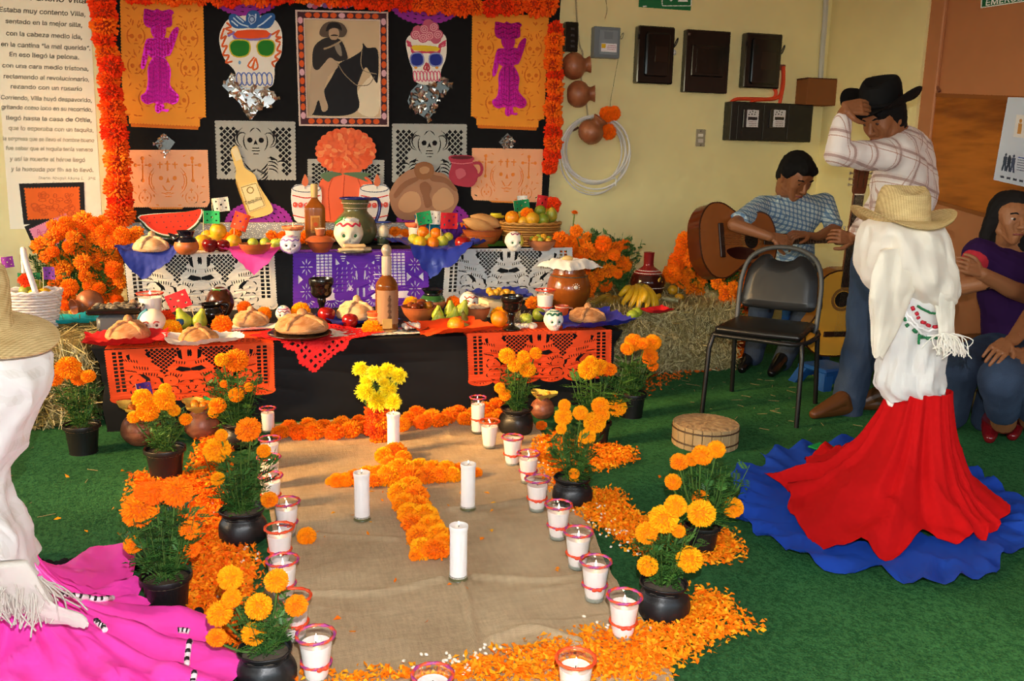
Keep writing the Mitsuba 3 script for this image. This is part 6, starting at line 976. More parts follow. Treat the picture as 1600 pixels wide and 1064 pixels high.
# ---------------------------------------------------------------- straw bales
def bale(lab, x0, x1, y0, y1, z1, rz, seed, n):
    R = np.random.default_rng(seed); t = thing('straw_bale', lab, 'straw bale', 'straw bales beside the altar'); sx, sy = x1 - x0, y1 - y0; c = np.array([(x0 + x1) / 2, (y0 + y1) / 2, 0]); m = M4(c, rz)
    b = box(sx, sy, z1 - 0.012, 0.03).subdivide_to_size(0.06); b = trimesh.Trimesh(b.vertices, b.faces, process=True); v = np.array(b.vertices); f = v[:, 2] > 0.02; v += (meshkit.fbm(np.stack([v * 9 + k * 31 for k in range(3)], 1), 3, seed) - 0.5) * 0.045 * f[:, None]; v[:, 2] = np.clip(v[:, 2], 0.001, z1 - .004); b.vertices = v
    put('block', at(shp(b, noisecol('#4e4224', '#8a7a48', 40, seed), 'matte', True), m), t)
    V, F, C = [], [], []; cols = [S(x) for x in ('#a8986a', '#8a7a48', '#c4b686', '#6e6038', '#d4c898', '#94874f')]
    for i in range(n):
        k = R.random(); L = R.uniform(.05, .17); u = R.random(2)
        if k < .34: p = np.array([(u[0] - .5) * sx, (u[1] - .5) * sy, z1 + .002]); nn = np.array([0, 0, 1.])
        elif k < .8: p = np.array([(u[0] - .5) * sx, -sy / 2 - .004, .015 + u[1] * (z1 - .015)]); nn = np.array([0, -1., 0])
        else:
            s = 1 if (R.random() < .5) else -1; p = np.array([s * (sx / 2 + .004), (u[0] - .5) * sy, .015 + u[1] * (z1 - .015)]); nn = np.array([float(s), 0, 0])
        d = R.normal(size=3) + np.array([0, 0, -.9]) * (nn[2] == 0); d = d - nn * (d @ nn) * .8; d /= np.linalg.norm(d); w = np.cross(d, nn); w = w / (np.linalg.norm(w) + 1e-9) * R.uniform(.0012, .0028); a, e = p - d * L / 2 + nn * R.uniform(0, .012), p + d * L / 2 + nn * R.uniform(0, .02)
        a[2] = max(a[2], .002); e[2] = max(e[2], .002); j = len(V); V += [a - w, a + w, e + w, e - w]; F += [[j, j + 1, j + 2], [j, j + 2, j + 3]]; q = cols[R.integers(6)] * R.uniform(.7, 1.1); C += [q] * 4
    put('straw', at(cply((np.array(V), np.array(F)), 'matte', False, np.clip(np.array(C), 0, 1)), m), t, kind='stuff'); return t
bale('straw bale at the left end of the altar, carrying the white wicker basket', -1.95, -0.825, 4.45, 5.2, .40, 0, 1, 4200)
bale('straw bale behind the white basket, under the left marigold bush', -1.95, -0.82, 5.29, 5.95, .40, 0, 2, 1200)
bale('straw bale right of the altar under the bananas and the dark red vase', 1.9, 2.86, 4.93, 5.42, .40, 0.06, 3, 6500)
bale('straw bale against the yellow wall behind the dark red vase', 1.9, 2.95, 5.56, 5.98, .42, 0, 4, 1000)
R_ = np.random.default_rng(5); V = []
for i in range(130):
    a = (R_.normal(-1.25, .45), R_.uniform(3.2, 4.4), .004) if i % 2 else (R_.normal(2.5, .4), R_.uniform(3.7, 4.85), .004); d = R_.normal(size=2); d = d / np.linalg.norm(d) * R_.uniform(.01, .07); V.append(tube([a, (a[0] + d[0], a[1] + d[1], .006)], .0016, 4))
solo('loose_straw', shp(V, '#8e8458', 'matte', False), 'loose straws strewn on the green floor by the bales', 'straw', None, 'stuff')

# ---------------------------------------------------------------- sackcloth
mc = [G(428, 664), G(838, 656), G(1035, 990), G(330, 1064)]; a, b, c, d = [np.array([p[0], p[1]]) for p in mc]; b = np.array([b[0], a[1]]); d2 = np.array([a[0] - .06, 1.65]); c2 = np.array([.935, 1.65])
nx, ny = 150, 260; u, w = np.meshgrid(np.linspace(0, 1, nx), np.linspace(0, 1, ny), indexing='ij'); u, w = u.ravel()[:, None], w.ravel()[:, None]
q2 = (a * (1 - u) + b * u) * (1 - w) + (d2 * (1 - u) + c2 * u) * w; q2[:, 0] += .012 * np.sin(q2[:, 1] * 7)
n1 = meshkit.fbm(np.c_[q2 * [2.2, 6.5], q2[:, 0] * 0], 3, 4); rg = np.clip(1 - np.abs(n1 - .5) * 9, 0, 1) ** 2 * meshkit.noise(np.c_[q2 * 2.3, q2[:, 0] * 0 + 9], 3)
hz = .003 + .006 * meshkit.fbm(np.c_[q2 * 6, q2[:, 0] * 0], 3, 8) + .012 * rg
for pts, hh, ww in (([(440, 928), (520, 932), (600, 928), (690, 908)], .010, .012), ([(740, 905), (820, 910), (900, 905), (990, 880)], .010, .011), ([(705, 880), (730, 935), (738, 985), (745, 1030)], .007, .008), ([(770, 1005), (830, 990), (900, 1010)], .014, .018), ([(700, 800), (790, 790), (870, 770)], .008, .012), ([(460, 705), (560, 700), (680, 690)], .006, .012), ([(890, 820), (910, 850), (920, 880)], .008, .008), ([(440, 830), (520, 840), (620, 845)], .006, .014)):
    L = sg.LineString([G(*p)[:2] for p in curve(pts, 4)]); dd = shapely.distance(shapely.points(q2), L); hz += 1.5 * hh * np.exp(-(dd / ww) ** 2)
i, j = np.meshgrid(np.arange(nx - 1), np.arange(ny - 1), indexing='ij'); f = np.stack([i * ny + j, i * ny + j + 1, (i + 1) * ny + j + 1, (i + 1) * ny + j], -1).reshape(-1, 4)
sm = tmesh((np.c_[q2, hz], f)); solo('sackcloth', mikit.ply(sm, 'burlap', smooth=True), 'brown sackcloth spread on the floor before the altar under the candles', 'sackcloth')

# ---------------------------------------------------------------- petals on the floor
def petals(name, lab, areas, n, seed, cols, size=(.013, .03), zmax=.02):
    R = np.random.default_rng(seed); ps = [sg.Polygon([G(*p)[:2] for p in q]).buffer(0) for q in areas]; A = np.array([p.area for p in ps]); V, F, C = [], [], []; cols = [S(c) for c in cols]
    for k, p in enumerate(ps):
        x0, y0, x1, y1 = p.bounds; shapely.prepare(p); m = int(n * A[k] / A.sum()); soft = p.buffer(.035); shapely.prepare(soft); cnt = 0
        while cnt < m:
            xy = R.uniform((x0 - .04, y0 - .04), (x1 + .04, y1 + .04), (2000, 2)); pt = shapely.points(xy); ok = shapely.contains(p, pt) | (shapely.contains(soft, pt) & (R.random(2000) < .16)); xy = xy[ok][:m - cnt]; cnt += len(xy)
            for x, y in xy:
                L = R.uniform(*size); w = L * R.uniform(.16, .34); a = R.uniform(0, 6.28); dx, dy = math.cos(a), math.sin(a); z = .008 + R.random() ** 2 * zmax; t1, t2 = R.uniform(-.006, .012, 2); q = cols[R.integers(len(cols))] * R.uniform(.8, 1.15); i = len(V)
                V += [(x - dx * L / 2, y - dy * L / 2, z), (x - dy * w, y + dx * w, z + t1), (x + dx * L / 2, y + dy * L / 2, z + t2), (x + dy * w, y - dx * w, z + .004)]; F += [(i, i + 1, i + 2), (i, i + 2, i + 3)]; C += [q] * 4
    v = np.array(V); v[:, 2] = np.maximum(v[:, 2], .005); return solo(name, cply((v, np.array(F)), 'petal', False, np.clip(np.array(C), 0, 1)), lab, 'petals', None, 'stuff')
OC = ('#ffa014', '#ff900a', '#fb8206', '#ffb020', '#f67806', '#ff9a0e')
petals('marigold_petals', 'trail of loose orange marigold petals along the right side of the sackcloth', [[(843, 690), (880, 678), (912, 700), (905, 745), (890, 800), (868, 772), (858, 742), (838, 718)], [(890, 772), (962, 772), (985, 800), (1015, 818), (1040, 860), (1020, 880), (975, 852), (935, 826), (905, 800)], [(1075, 832), (1140, 838), (1154, 866), (1140, 884), (1085, 884)], [(925, 697), (985, 705), (988, 724), (935, 738), (915, 720)], [(480, 1068), (690, 1056), (760, 1034), (850, 1016), (905, 998), (985, 984), (1070, 975), (1088, 925), (1130, 938), (1150, 968), (1182, 986), (1130, 1000), (1080, 1030), (1010, 1068)]], 15500, 3, OC, (.010, .025))
petals('marigold_petals', 'trail of loose orange marigold petals along the left side of the sackcloth', [[(318, 684), (352, 690), (352, 770), (345, 845), (385, 858), (398, 890), (392, 935), (370, 980), (345, 1068), (290, 1068), (290, 960), (300, 900), (292, 800), (270, 790), (205, 790), (215, 745), (300, 750)]], 12000, 4, ('#ff9010', '#fc7e0a', '#fa7008', '#ff9c16', '#f46606', '#ff880a'), (.010, .025))
petals('marigold_petals', 'scatter of orange marigold petals on the green floor by the right straw bale', [[(1010, 590), (1060, 575), (1130, 560), (1140, 575), (1060, 592), (1000, 625), (985, 620)]], 420, 5, ('#e8701a', '#d8600e'), zmax=.006)
petals('marigold_petals', 'few orange petals strewn far apart on the green floor', [[(95, 745), (300, 720), (300, 900), (60, 880)], [(960, 730), (1140, 700), (1180, 1000), (1100, 900)], [(470, 720), (850, 720), (960, 960), (500, 1020)]], 70, 6, OC, zmax=.004)
R_ = np.random.default_rng(8); V = []
for x, y, sx, sy, n in ((850, 735, 10, 16, 16), (862, 770, 10, 14, 12), (935, 815, 14, 12, 16), (965, 840, 14, 10, 16), (1000, 865, 10, 10, 10), (985, 990, 30, 6, 8), (720, 1046, 30, 9, 26), (780, 1030, 25, 7, 10), (650, 1050, 40, 10, 6), (350, 800, 12, 25, 8), (375, 870, 12, 16, 10), (355, 930, 14, 22, 10), (890, 790, 14, 14, 10)):
    for _ in range(n): g = G(R_.normal(x, sx), R_.normal(y, sy)); V.append(moved(sphere(1, 1), (g[0], g[1], .022), rz=R_.random() * 3, s=(.0065, .0045, .004)))
solo('white_seeds', shp(V, '#efe6d0', 'satin', True), 'white corn kernels sprinkled along the petal trails', 'seeds', None, 'stuff')

# ---------------------------------------------------------------- marigold heads: the cross, the border row, single ones
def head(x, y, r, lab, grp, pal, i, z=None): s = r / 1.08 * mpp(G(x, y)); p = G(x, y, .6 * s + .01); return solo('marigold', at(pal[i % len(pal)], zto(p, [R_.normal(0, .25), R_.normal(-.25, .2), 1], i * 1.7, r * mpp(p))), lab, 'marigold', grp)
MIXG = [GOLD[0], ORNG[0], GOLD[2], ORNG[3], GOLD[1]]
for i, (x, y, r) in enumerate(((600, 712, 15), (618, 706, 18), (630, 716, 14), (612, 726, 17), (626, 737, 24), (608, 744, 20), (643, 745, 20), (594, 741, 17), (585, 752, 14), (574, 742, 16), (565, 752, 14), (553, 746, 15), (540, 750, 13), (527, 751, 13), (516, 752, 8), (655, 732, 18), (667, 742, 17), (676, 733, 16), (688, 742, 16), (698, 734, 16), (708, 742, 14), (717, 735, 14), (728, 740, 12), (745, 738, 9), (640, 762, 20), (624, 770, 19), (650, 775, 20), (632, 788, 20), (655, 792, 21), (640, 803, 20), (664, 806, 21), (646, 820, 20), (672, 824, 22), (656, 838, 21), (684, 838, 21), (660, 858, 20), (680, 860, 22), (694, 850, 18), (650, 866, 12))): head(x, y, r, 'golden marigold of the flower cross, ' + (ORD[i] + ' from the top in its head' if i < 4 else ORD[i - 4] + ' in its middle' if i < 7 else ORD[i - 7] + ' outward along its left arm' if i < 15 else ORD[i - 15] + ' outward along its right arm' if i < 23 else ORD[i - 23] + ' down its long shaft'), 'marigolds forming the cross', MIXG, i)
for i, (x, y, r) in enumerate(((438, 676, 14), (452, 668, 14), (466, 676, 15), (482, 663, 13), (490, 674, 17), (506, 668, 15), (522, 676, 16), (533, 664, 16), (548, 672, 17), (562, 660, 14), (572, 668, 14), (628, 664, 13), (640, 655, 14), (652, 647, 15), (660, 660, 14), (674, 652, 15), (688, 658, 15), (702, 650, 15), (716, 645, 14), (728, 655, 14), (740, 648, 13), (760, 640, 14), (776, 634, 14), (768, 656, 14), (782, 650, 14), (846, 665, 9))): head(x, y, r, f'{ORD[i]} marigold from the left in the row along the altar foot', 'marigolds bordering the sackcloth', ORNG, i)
head(479, 838, 15, 'single orange marigold lying on the sackcloth right of the left candle row', 'x', GOLD, 2); labels[list(labels)[-1]].pop('group', None)

# ---------------------------------------------------------------- pillar candles
for x, y, r, h, lab in ((615, 706, .029, .178, 'white pillar candle at the head of the marigold cross'), (566, 811, .029, .178, 'white pillar candle below the left arm of the marigold cross'), (731, 795, .0285, .178, 'white pillar candle at the end of the right arm of the marigold cross'), (716, 904, .0285, .178, 'white pillar candle at the foot of the marigold cross')):
    p = G(x, y, .012); t = thing('pillar_candle', lab, 'candle', 'white pillar candles around the cross')
    put('wax', at(shp(radial([(0, .014), (r * .93, .014), (r * .95, .02), (r * .95, h - .035), (r * .97, h - .018), (r * 1.04, h - .008), (r * 1.03, h), (r * .9, h), (r * .55, h - .004), (0, h - .005)], 32, 4), '#f2ece6', 'wax', 50), M4(p)), t); put('glass_base', at(shp(radial([(0, 0), (r, 0), (r * 1.02, .004), (r * .98, .0145), (r * .9, .0145), (0, .013)], 30, 2), '#5a5838', 'gloss', 50), M4(p)), t); put('wick', at(shp(tube([(0, 0, h - .005), (.001, 0, h + .006)], .0012, 5), '#2c2420', 'matte', False), M4(p)), t); flame(t, p + [0, 0, h + .002], .55)

# ---------------------------------------------------------------- glass candles (placed by the rim)
TW = [OP, OO, PO]
for i, (x, y, rt, low, lit, tw, lab) in enumerate((
        (747, 620, .036, True, True, OP, 'tallest corded candle glass at the far end of the right row'), (765, 657, .043, False, True, OO, 'second corded candle glass from the far end of the right row'), (801, 682, .043, True, False, OP, 'third corded candle glass from the far end of the right row'), (826, 707, .043, True, True, PO, 'fourth corded candle glass from the far end of the right row'),
        (840, 747, .044, True, False, PO, 'fifth corded candle glass from the far end of the right row'), (873, 787, .044, True, True, OP, 'sixth corded candle glass from the far end of the right row'), (904, 829, .044, True, True, OP, 'fourth corded candle glass from the near end of the right row'), (931, 875, .044, True, True, PO, 'third corded candle glass from the near end of the right row, violet rimmed'),
        (976, 930, .045, True, True, OP, 'second corded candle glass from the near end of the right row, beside a pot'), (900, 1027, .045, False, True, OO, 'corded candle glass standing in the petals at the near right'), (676, 1052, .045, False, False, OP, 'corded candle glass cut off by the bottom edge of the photo'),
        (493, 990, .045, True, True, PO, 'nearest corded candle glass of the left row, with a violet rim cord'), (459, 930, .043, True, False, OO, 'second nearest candle glass of the left row, half hidden by a marigold'), (441, 873, .044, True, True, OP, 'third nearest corded candle glass of the left row'), (436, 823, .043, True, True, OO, 'fourth nearest corded candle glass of the left row'), (447, 782, .043, True, True, OP, 'fifth nearest corded candle glass of the left row, right of its neighbours'),
        (422, 742, .042, True, True, OP, 'fourth farthest candle glass of the left row, behind marigold leaves'), (420, 713, .042, True, True, OP, 'third farthest corded candle glass of the left row'), (421, 684, .042, True, True, OP, 'second farthest corded candle glass of the left row'), (418, 637, .034, False, False, OP, 'farthest corded candle glass of the left row, against the black paper'))):
    tall = i in (0, 19); h = .178 if i == 0 else .128 if not tall else .118; p = G(x, y, h + .008); p[2] = 0
    candle(0, 0, lab, rt if not tall else rt, .029 if not tall else rt * .86, h, .8 if lit or i != 2 else .9, tw, [OO, OP][i % 2] if low else OO, low, lit, 0.0, rz=-.2 if x > 600 else .35, p=p)

# ---------------------------------------------------------------- potted marigolds
def foliage(seed, stems=22, leaves=9, lf=9, spread=.62):
    R = np.random.default_rng(seed); V, F, C = [], [], []; cols = [S(c) for c in ('#2c5220', '#3a6428', '#224418', '#48732e', '#2f5a22')]
    def leaf(p, d, n, L, W, q):
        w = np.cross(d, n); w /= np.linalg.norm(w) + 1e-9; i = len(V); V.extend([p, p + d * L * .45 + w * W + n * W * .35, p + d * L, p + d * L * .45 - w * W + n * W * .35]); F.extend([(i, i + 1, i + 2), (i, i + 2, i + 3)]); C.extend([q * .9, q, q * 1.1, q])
    for s in range(stems):
        a = s * 2.4 + R.uniform(-.3, .3); tilt = spread * math.sqrt((s + .5) / stems) * R.uniform(.8, 1.2); e = np.array([math.cos(a) * tilt, math.sin(a) * tilt, R.uniform(.68, .98)]); b = np.array([math.cos(a) * .1, math.sin(a) * .1, 0]); mid = (b + e) / 2 + np.array([math.cos(a), math.sin(a), 0]) * .1 * spread
        pts = curve([b, mid, e], 5); V0 = len(V); tb = tube(pts, np.linspace(.012, .006, len(pts)), 4, False); V.extend(list(tb.vertices)); F.extend([tuple(x + V0) for x in tb.faces]); C.extend([S('#4a6a2c')] * len(tb.vertices))
        for k in range(leaves):
            t = .12 + .88 * (k + R.random() * .6) / leaves; p = pts[min(len(pts) - 1, int(t * (len(pts) - 1)))]; th = R.uniform(0, 6.28); d = np.array([math.cos(th), math.sin(th), R.uniform(-.15, .7)]); d /= np.linalg.norm(d); n = np.array([0, 0, 1.]) - d * d[2]; n /= np.linalg.norm(n); side = np.cross(d, n); L = R.uniform(.2, .34); q = cols[R.integers(5)] * R.uniform(.75, 1.25)
            for m in range(lf // 2):
                f = .2 + .7 * m / (lf // 2); o = p + d * L * f - np.array([0, 0, .18 * L * f * f])
                for sgn in (-1, 1): dd = d * .65 + side * sgn * .8; leaf(o, dd / np.linalg.norm(dd), n, L * .44 * (1.1 - .4 * f), L * .085, q)
            leaf(p + d * L * .9 - np.array([0, 0, .15 * L]), d, n, L * .42, L * .09, q)
    return cply((np.array(V), np.array(F)), 'leaf', False, np.clip(np.array(C), 0, 1))
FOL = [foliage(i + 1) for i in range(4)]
def pot_parts(kind):
    if kind == 'plastic': return [('pot', shp(radial([(0, 0), (.36, 0), (.37, .02), (.44, .72), (.5, .73), (.5, .82), (.485, .83), (.45, .8), (.43, .7), (0, .7)], 32, 2), '#131314', 'satin', 40)), ('soil', shp(moved(lathe([(0, .74), (.2, .735), (.43, .72), (.44, .68)], 24).subdivide()), noisecol('#3a2c20', '#5a4a3a', 30, 2), 'matte', True))]
    f = lambda a, r, z: r * (1 + .03 * np.sin(3 * a + z * 5) + .015 * np.sin(7 * a)); return [('pot', shp(lathe(curve([(0, 0), (.36, 0), (.47, .1), (.5, .26), (.47, .44), (.4, .55), (.385, .6), (.45, .68), (.46, .72), (.43, .72), (.37, .62), (0, .6)], 4), 40, f), '#161618', 'satin', 50)), ('collar', shp(torus_mesh(.39, .022, .575, .05), '#0f0f10', 'satin', True)), ('soil', shp(moved(lathe([(0, .66), (.2, .655), (.38, .63), (.39, .58)], 24).subdivide()), noisecol('#4a4038', '#6a5e50', 30, 2), 'matte', True))]
def torus_mesh(r, a, z, wob): return tube([(r * (1 + wob * .3 * math.sin(5 * t)) * math.cos(t), r * (1 + wob * .3 * math.sin(5 * t)) * math.sin(t), z + wob * .3 * math.sin(3 * t)) for t in np.linspace(0, 2 * math.pi, 33)], a, 6, False)
PP = {k: pot_parts(k) for k in ('plastic', 'bag')}
CAL = shp(tube([(0, 0, -.02), (0, 0, -.5), (0, 0, -.75)], [.42, .2, .1], 8), '#4a6a2a', 'leaf', True)
def flowerpart(t, x, y, r, Y, root, pal, i, up=.9, R=None):
    p = WY(x, y, Y); s = 1.1 * r * mpp(p); d = lookdir(p, up) + np.array([R.normal(0, .25), 0, R.normal(0, .15)]); d /= np.linalg.norm(d); m = zto(p, d, i * 1.3, s); k = put('flower', at(pal[i % len(pal)], m), t); put('calyx', at(CAL, m), k); e = p - d * s * .7; put('stem', shp(tube(curve([root, root * .5 + e * .5 + [0, .01, -.02], e], 4), .0032, 5), '#4f7030', 'leaf', True), t)
def potted(x, y, w, kind, fl, ftop, lab, seed, pal=GOLD, wide=1.0, dy=.0):
    R = np.random.default_rng(seed); p = G(x, y); s = w * mpp(p + [0, 0, .1]); p = p + [0, s * .38, 0.0015]; t = thing('potted_marigold', lab, 'potted plant', 'potted marigolds along the sackcloth'); m = M4(p, seed, s=s); hp = (.83 if kind == 'plastic' else .72) * s
    for n, q in PP[kind]: put(n, at(q, m), t)
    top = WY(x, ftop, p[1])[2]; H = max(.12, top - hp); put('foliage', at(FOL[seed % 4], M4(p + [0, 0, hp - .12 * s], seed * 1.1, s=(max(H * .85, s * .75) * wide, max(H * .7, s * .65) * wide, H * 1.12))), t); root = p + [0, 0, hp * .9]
    for i, (fx, fy, r) in enumerate(fl): flowerpart(t, fx, fy, r, p[1] + R.uniform(-.5, .15) * H * .45 - .02 + dy, root, pal if fy < 1e4 else ORNG, i, .9, R)
potted(127, 713, 56, 'plastic', [(107, 575, 17), (84, 590, 13), (124, 590, 12), (138, 588, 10)], 592, 'marigold in a plastic pot at the far left, before the left straw bale', 1, [ORNG[3], ORNG[0], ORNG[1]])
potted(258, 757, 64, 'plastic', [(222, 622, 14), (256, 624, 16), (231, 642, 16), (272, 641, 9), (258, 608, 9), (209, 652, 9), (290, 655, 9)], 632, 'marigold in a plastic pot between two round clay pots at the left', 2)
potted(372, 704, 54, 'bag', [(346, 562, 10), (369, 563, 17), (369, 617, 11), (340, 634, 12), (389, 605, 7), (334, 645, 8), (350, 600, 6)], 578, 'marigold in a black pot at the far end of the left row before the altar', 3, MIXG)
potted(380, 857, 76, 'bag', [(339, 703, 19), (388, 671, 18), (412, 705, 10), (421, 781, 12), (346, 680, 9), (340, 748, 10)], 690, 'marigold in a black pot in the middle of the left row beside the candles', 4, MIXG)
potted(260, 972, 80, 'plastic', [(218, 796, 25), (276, 768, 22), (240, 770, 18), (208, 851, 13), (296, 828, 14), (300, 858, 12), (226, 768, 14)], 785, 'marigold in a plastic pot beside the magenta skirt', 5, ORNG)
potted(417, 1092, 94, 'bag', [(360, 903, 18), (343, 959, 18), (338, 996, 14), (404, 948, 19), (432, 907, 17), (463, 946, 16), (396, 990, 17), (362, 935, 14)], 925, 'marigold in a black pot at the near left, cut off by the bottom edge', 6, [GOLD[1], GOLD[2], ORNG[3]])
potted(812, 682, 56, 'bag', [(792, 556, 12), (818, 558, 10), (837, 552, 9), (824, 577, 12), (804, 571, 10), (781, 606, 8), (789, 617, 9)], 575, 'marigold in a black pot at the far end of the right row before the altar', 7)
potted(938, 700, 46, 'plastic', [(919, 577, 15), (938, 574, 12), (953, 577, 10), (964, 636, 14), (924, 566, 10), (960, 618, 5)], 580, 'marigold in a plastic pot behind the middle of the right row', 8, [GOLD[0], GOLD[1], ORNG[0]], 1.2)
potted(993, 655, 46, 'plastic', [(990, 535, 13), (1020, 535, 12), (1015, 557, 12), (1005, 537, 9), (980, 545, 10), (1020, 572, 8)], 555, 'marigold in a plastic pot before the right straw bale', 9, [ORNG[3], GOLD[2], ORNG[0]])
potted(901, 797, 64, 'bag', [(880, 651, 13), (907, 645, 11), (938, 634, 13), (929, 660, 16), (918, 682, 12), (882, 633, 9), (897, 740, 8), (897, 750, 7), (877, 670, 8), (942, 648, 10)], 660, 'marigold in a black pot in the middle of the right row beside the candles', 10)
potted(1105, 872, 58, 'plastic', [(1097, 711, 15), (1119, 702, 13), (1061, 722, 13), (1052, 753, 12), (1145, 793, 15), (1094, 778, 12), (1080, 718, 10)], 722, 'marigold in a plastic pot between the near right black pot and the blue skirt hem', 11, [GOLD[2], GOLD[1], ORNG[3]], 1.1)
potted(1048, 979, 84, 'bag', [(1037, 811, 21), (1056, 790, 16), (1010, 833, 16), (1096, 802, 20), (1077, 874, 19), (1012, 884, 15), (1060, 830, 10)], 815, 'marigold in a black pot at the near right beside the second nearest candle', 12)

# ---------------------------------------------------------------- marigold bushes on the bales
def bush(lab, px, base_y, Yc, area, n, r, seed, fols, pal, grp='cut marigold bunches'):
    R = np.random.default_rng(seed); t = thing('marigold_bunch', lab, 'flowers', grp); A = sg.Polygon(area); x0, y0, x1, y1 = A.bounds; base = WY(px, base_y, Yc); base[2] = max(base[2], .435) if base[2] > .15 else base[2]; i = 0
    for (fx, fy, fw, fh, z) in fols:
        b = WY(fx, fy, Yc); s = mpp(b); b[2] = max(b[2], .435) if b[2] > .15 else b[2]; put('foliage', at(FOL[(seed + len(scene)) % 4], M4(b, R.random() * 6, s=(fw * s, fw * s * .6, fh * s))), t)
    tries = 0; done = []
    while i < n and tries < 3000:
        tries += 1; x, y = R.uniform(x0, x1), R.uniform(y0, y1); rr = r * R.uniform(.7, 1.2)
        if not A.contains(sg.Point(x, y)) or any((x - a) ** 2 + (y - b) ** 2 < (.75 * rr + .6 * c) ** 2 for a, b, c in done): continue
        done.append((x, y, rr)); flowerpart(t, x, y, rr, Yc - .1 + R.uniform(-.05, .12), base, pal, i, .4, R); i += 1
BU = [REDOR[0], ORNG[2], REDOR[2], ORNG[1], REDOR[1]]
bush('tall bunch of orange marigolds at the left of the altar before the pink print', 130, 480, 5.62, [(60, 375), (85, 350), (150, 342), (192, 355), (194, 470), (160, 485), (140, 455), (130, 425), (95, 420), (60, 395)], 44, 12, 2, [(90, 470, 50, 110, 0), (130, 480, 55, 120, 0), (165, 485, 50, 120, 0), (75, 460, 40, 80, 0)], BU)
bush('low bunch of orange marigolds right of the white wicker basket', 100, 490, 5.35, [(82, 440), (112, 435), (120, 470), (100, 482), (84, 470)], 8, 11, 3, [(100, 495, 40, 55, 0)], BU)
bush('bunch of orange marigolds behind the clay pot with the white cloth', 930, 480, 5.55, [(872, 370), (895, 355), (930, 372), (975, 378), (985, 415), (955, 440), (925, 460), (905, 470), (915, 430), (890, 395)], 24, 10.5, 4, [(915, 480, 45, 100, 0), (945, 480, 50, 95, 0), (970, 475, 45, 85, 0)], BU)
bush('bunch of orange marigolds under the dark guitar, left side', 1085, 490, 5.5, [(1045, 405), (1075, 370), (1105, 390), (1110, 430), (1090, 455), (1050, 440)], 18, 12, 5, [(1080, 490, 50, 90, 0), (1110, 490, 50, 90, 0)], BU)
bush('bunch of orange marigolds between the dark guitar and the black chair', 1140, 560, 5.3, [(1115, 425), (1160, 415), (1172, 440), (1168, 500), (1158, 555), (1140, 550), (1130, 480)], 18, 11, 6, [(1135, 500, 50, 80, 0), (1150, 560, 45, 90, 0), (1125, 490, 40, 70, 0)], BU)
for x, y, r, lab in ((898, 332, 5, 'thin marigold bud on a tall stem right of the brown basket'), ): p = WY(x, y, 5.6); t = thing('marigold_bud', lab, 'flower'); put('flower', at(REDOR[0], zto(p, (0, -.2, 1), 0, r * mpp(p))), t); put('stem', shp(tube([p, WY(893, 375, 5.6)], .004, 5), '#7a8a3a', 'leaf'), t)
# ---------------------------------------------------------------- yellow chrysanthemums
t = thing('chrysanthemum_bouquet', 'bouquet of yellow chrysanthemums over red orange marigolds at the foot of the altar', 'bouquet'); R_ = np.random.default_rng(2); root = G(592, 690) + [0, .02, .01]
for i, (x, y, r) in enumerate(((563, 577, 11), (572, 596, 9), (586, 584, 12), (605, 579, 11), (622, 587, 12), (570, 613, 13), (608, 609, 13), (590, 627, 15), (614, 628, 12), (600, 597, 8))): flowerpart(t, x, y, r, root[1] - .02 - .03 * (i % 3), root, YELL, i, .5, R_)
for i, (x, y, r) in enumerate(((585, 645, 15), (604, 643, 15), (594, 655, 17), (586, 670, 15), (601, 672, 15), (592, 684, 13))): flowerpart(t, x, y, r, root[1] - .03, root, [CREPE[1], CREPE[3], REDOR[2]], i, .4, R_)
put('foliage', at(FOL[1], M4(root, 1, s=(.09, .09, .3))), t)

# ---------------------------------------------------------------- people
def plaid(name, base, lines, rough=0.85):
    def fn(p, n, uv):
        c = mi.Color3f(*[float(x) for x in S(base)])
        for ax, per, w, off, col, k in lines:
            q = {'x': p.x + 0.35 * p.y, 'z': p.z + 0.25 * p.x}[ax] / per + off; d = dr.abs(q - dr.floor(q) - 0.5) * per; c = mikit.mix(c, [float(x) for x in S(col)], (1 - mikit.smoothstep(w * .7, w, d)) * k)
        return c
    scene[name] = {'type': 'twosided', 'bsdf': {'type': 'principled', 'base_color': mikit.proc(fn), 'roughness': rough, 'specular': 0.2}}
plaid('blue_check', '#c9d4d0', [('x', .03, .0075, 0, '#4a6f94', .75), ('z', .03, .0075, 0, '#4a6f94', .75), ('x', .03, .002, .5, '#6a8ca8', .5), ('z', .03, .002, .5, '#6a8ca8', .5)])
plaid('brown_plaid', '#e6ddd8', [('x', .13, .008, 0, '#7a4038', .75), ('x', .13, .003, .22, '#a87058', .7), ('z', .13, .008, 0, '#7a4038', .75), ('z', .13, .003, .22, '#a87058', .7), ('x', .13, .02, 0, '#c8b0a8', .35), ('z', .13, .02, 0, '#c8b0a8', .35)])
def denim_c(p, n, uv): return mikit.mix((0.012, 0.020, 0.042), (0.055, 0.085, 0.145), dr.clip(mikit.fbm(p.x * 9, p.y * 9, p.z * 5, 3) * .8 + .2 * mikit.noise(p.x * 400, p.y * 400, p.z * 400), 0, 1))
scene['denim'] = {'type': 'twosided', 'bsdf': {'type': 'principled', 'base_color': mikit.proc(denim_c), 'roughness': 0.9, 'specular': 0.15}}
def withmat(s, m): return {**s, 'bsdf': {'type': 'ref', 'id': m}}
def J3(d): return {k: (WY(x, y, Y), r) for k, (x, y, Y, r) in d.items()}
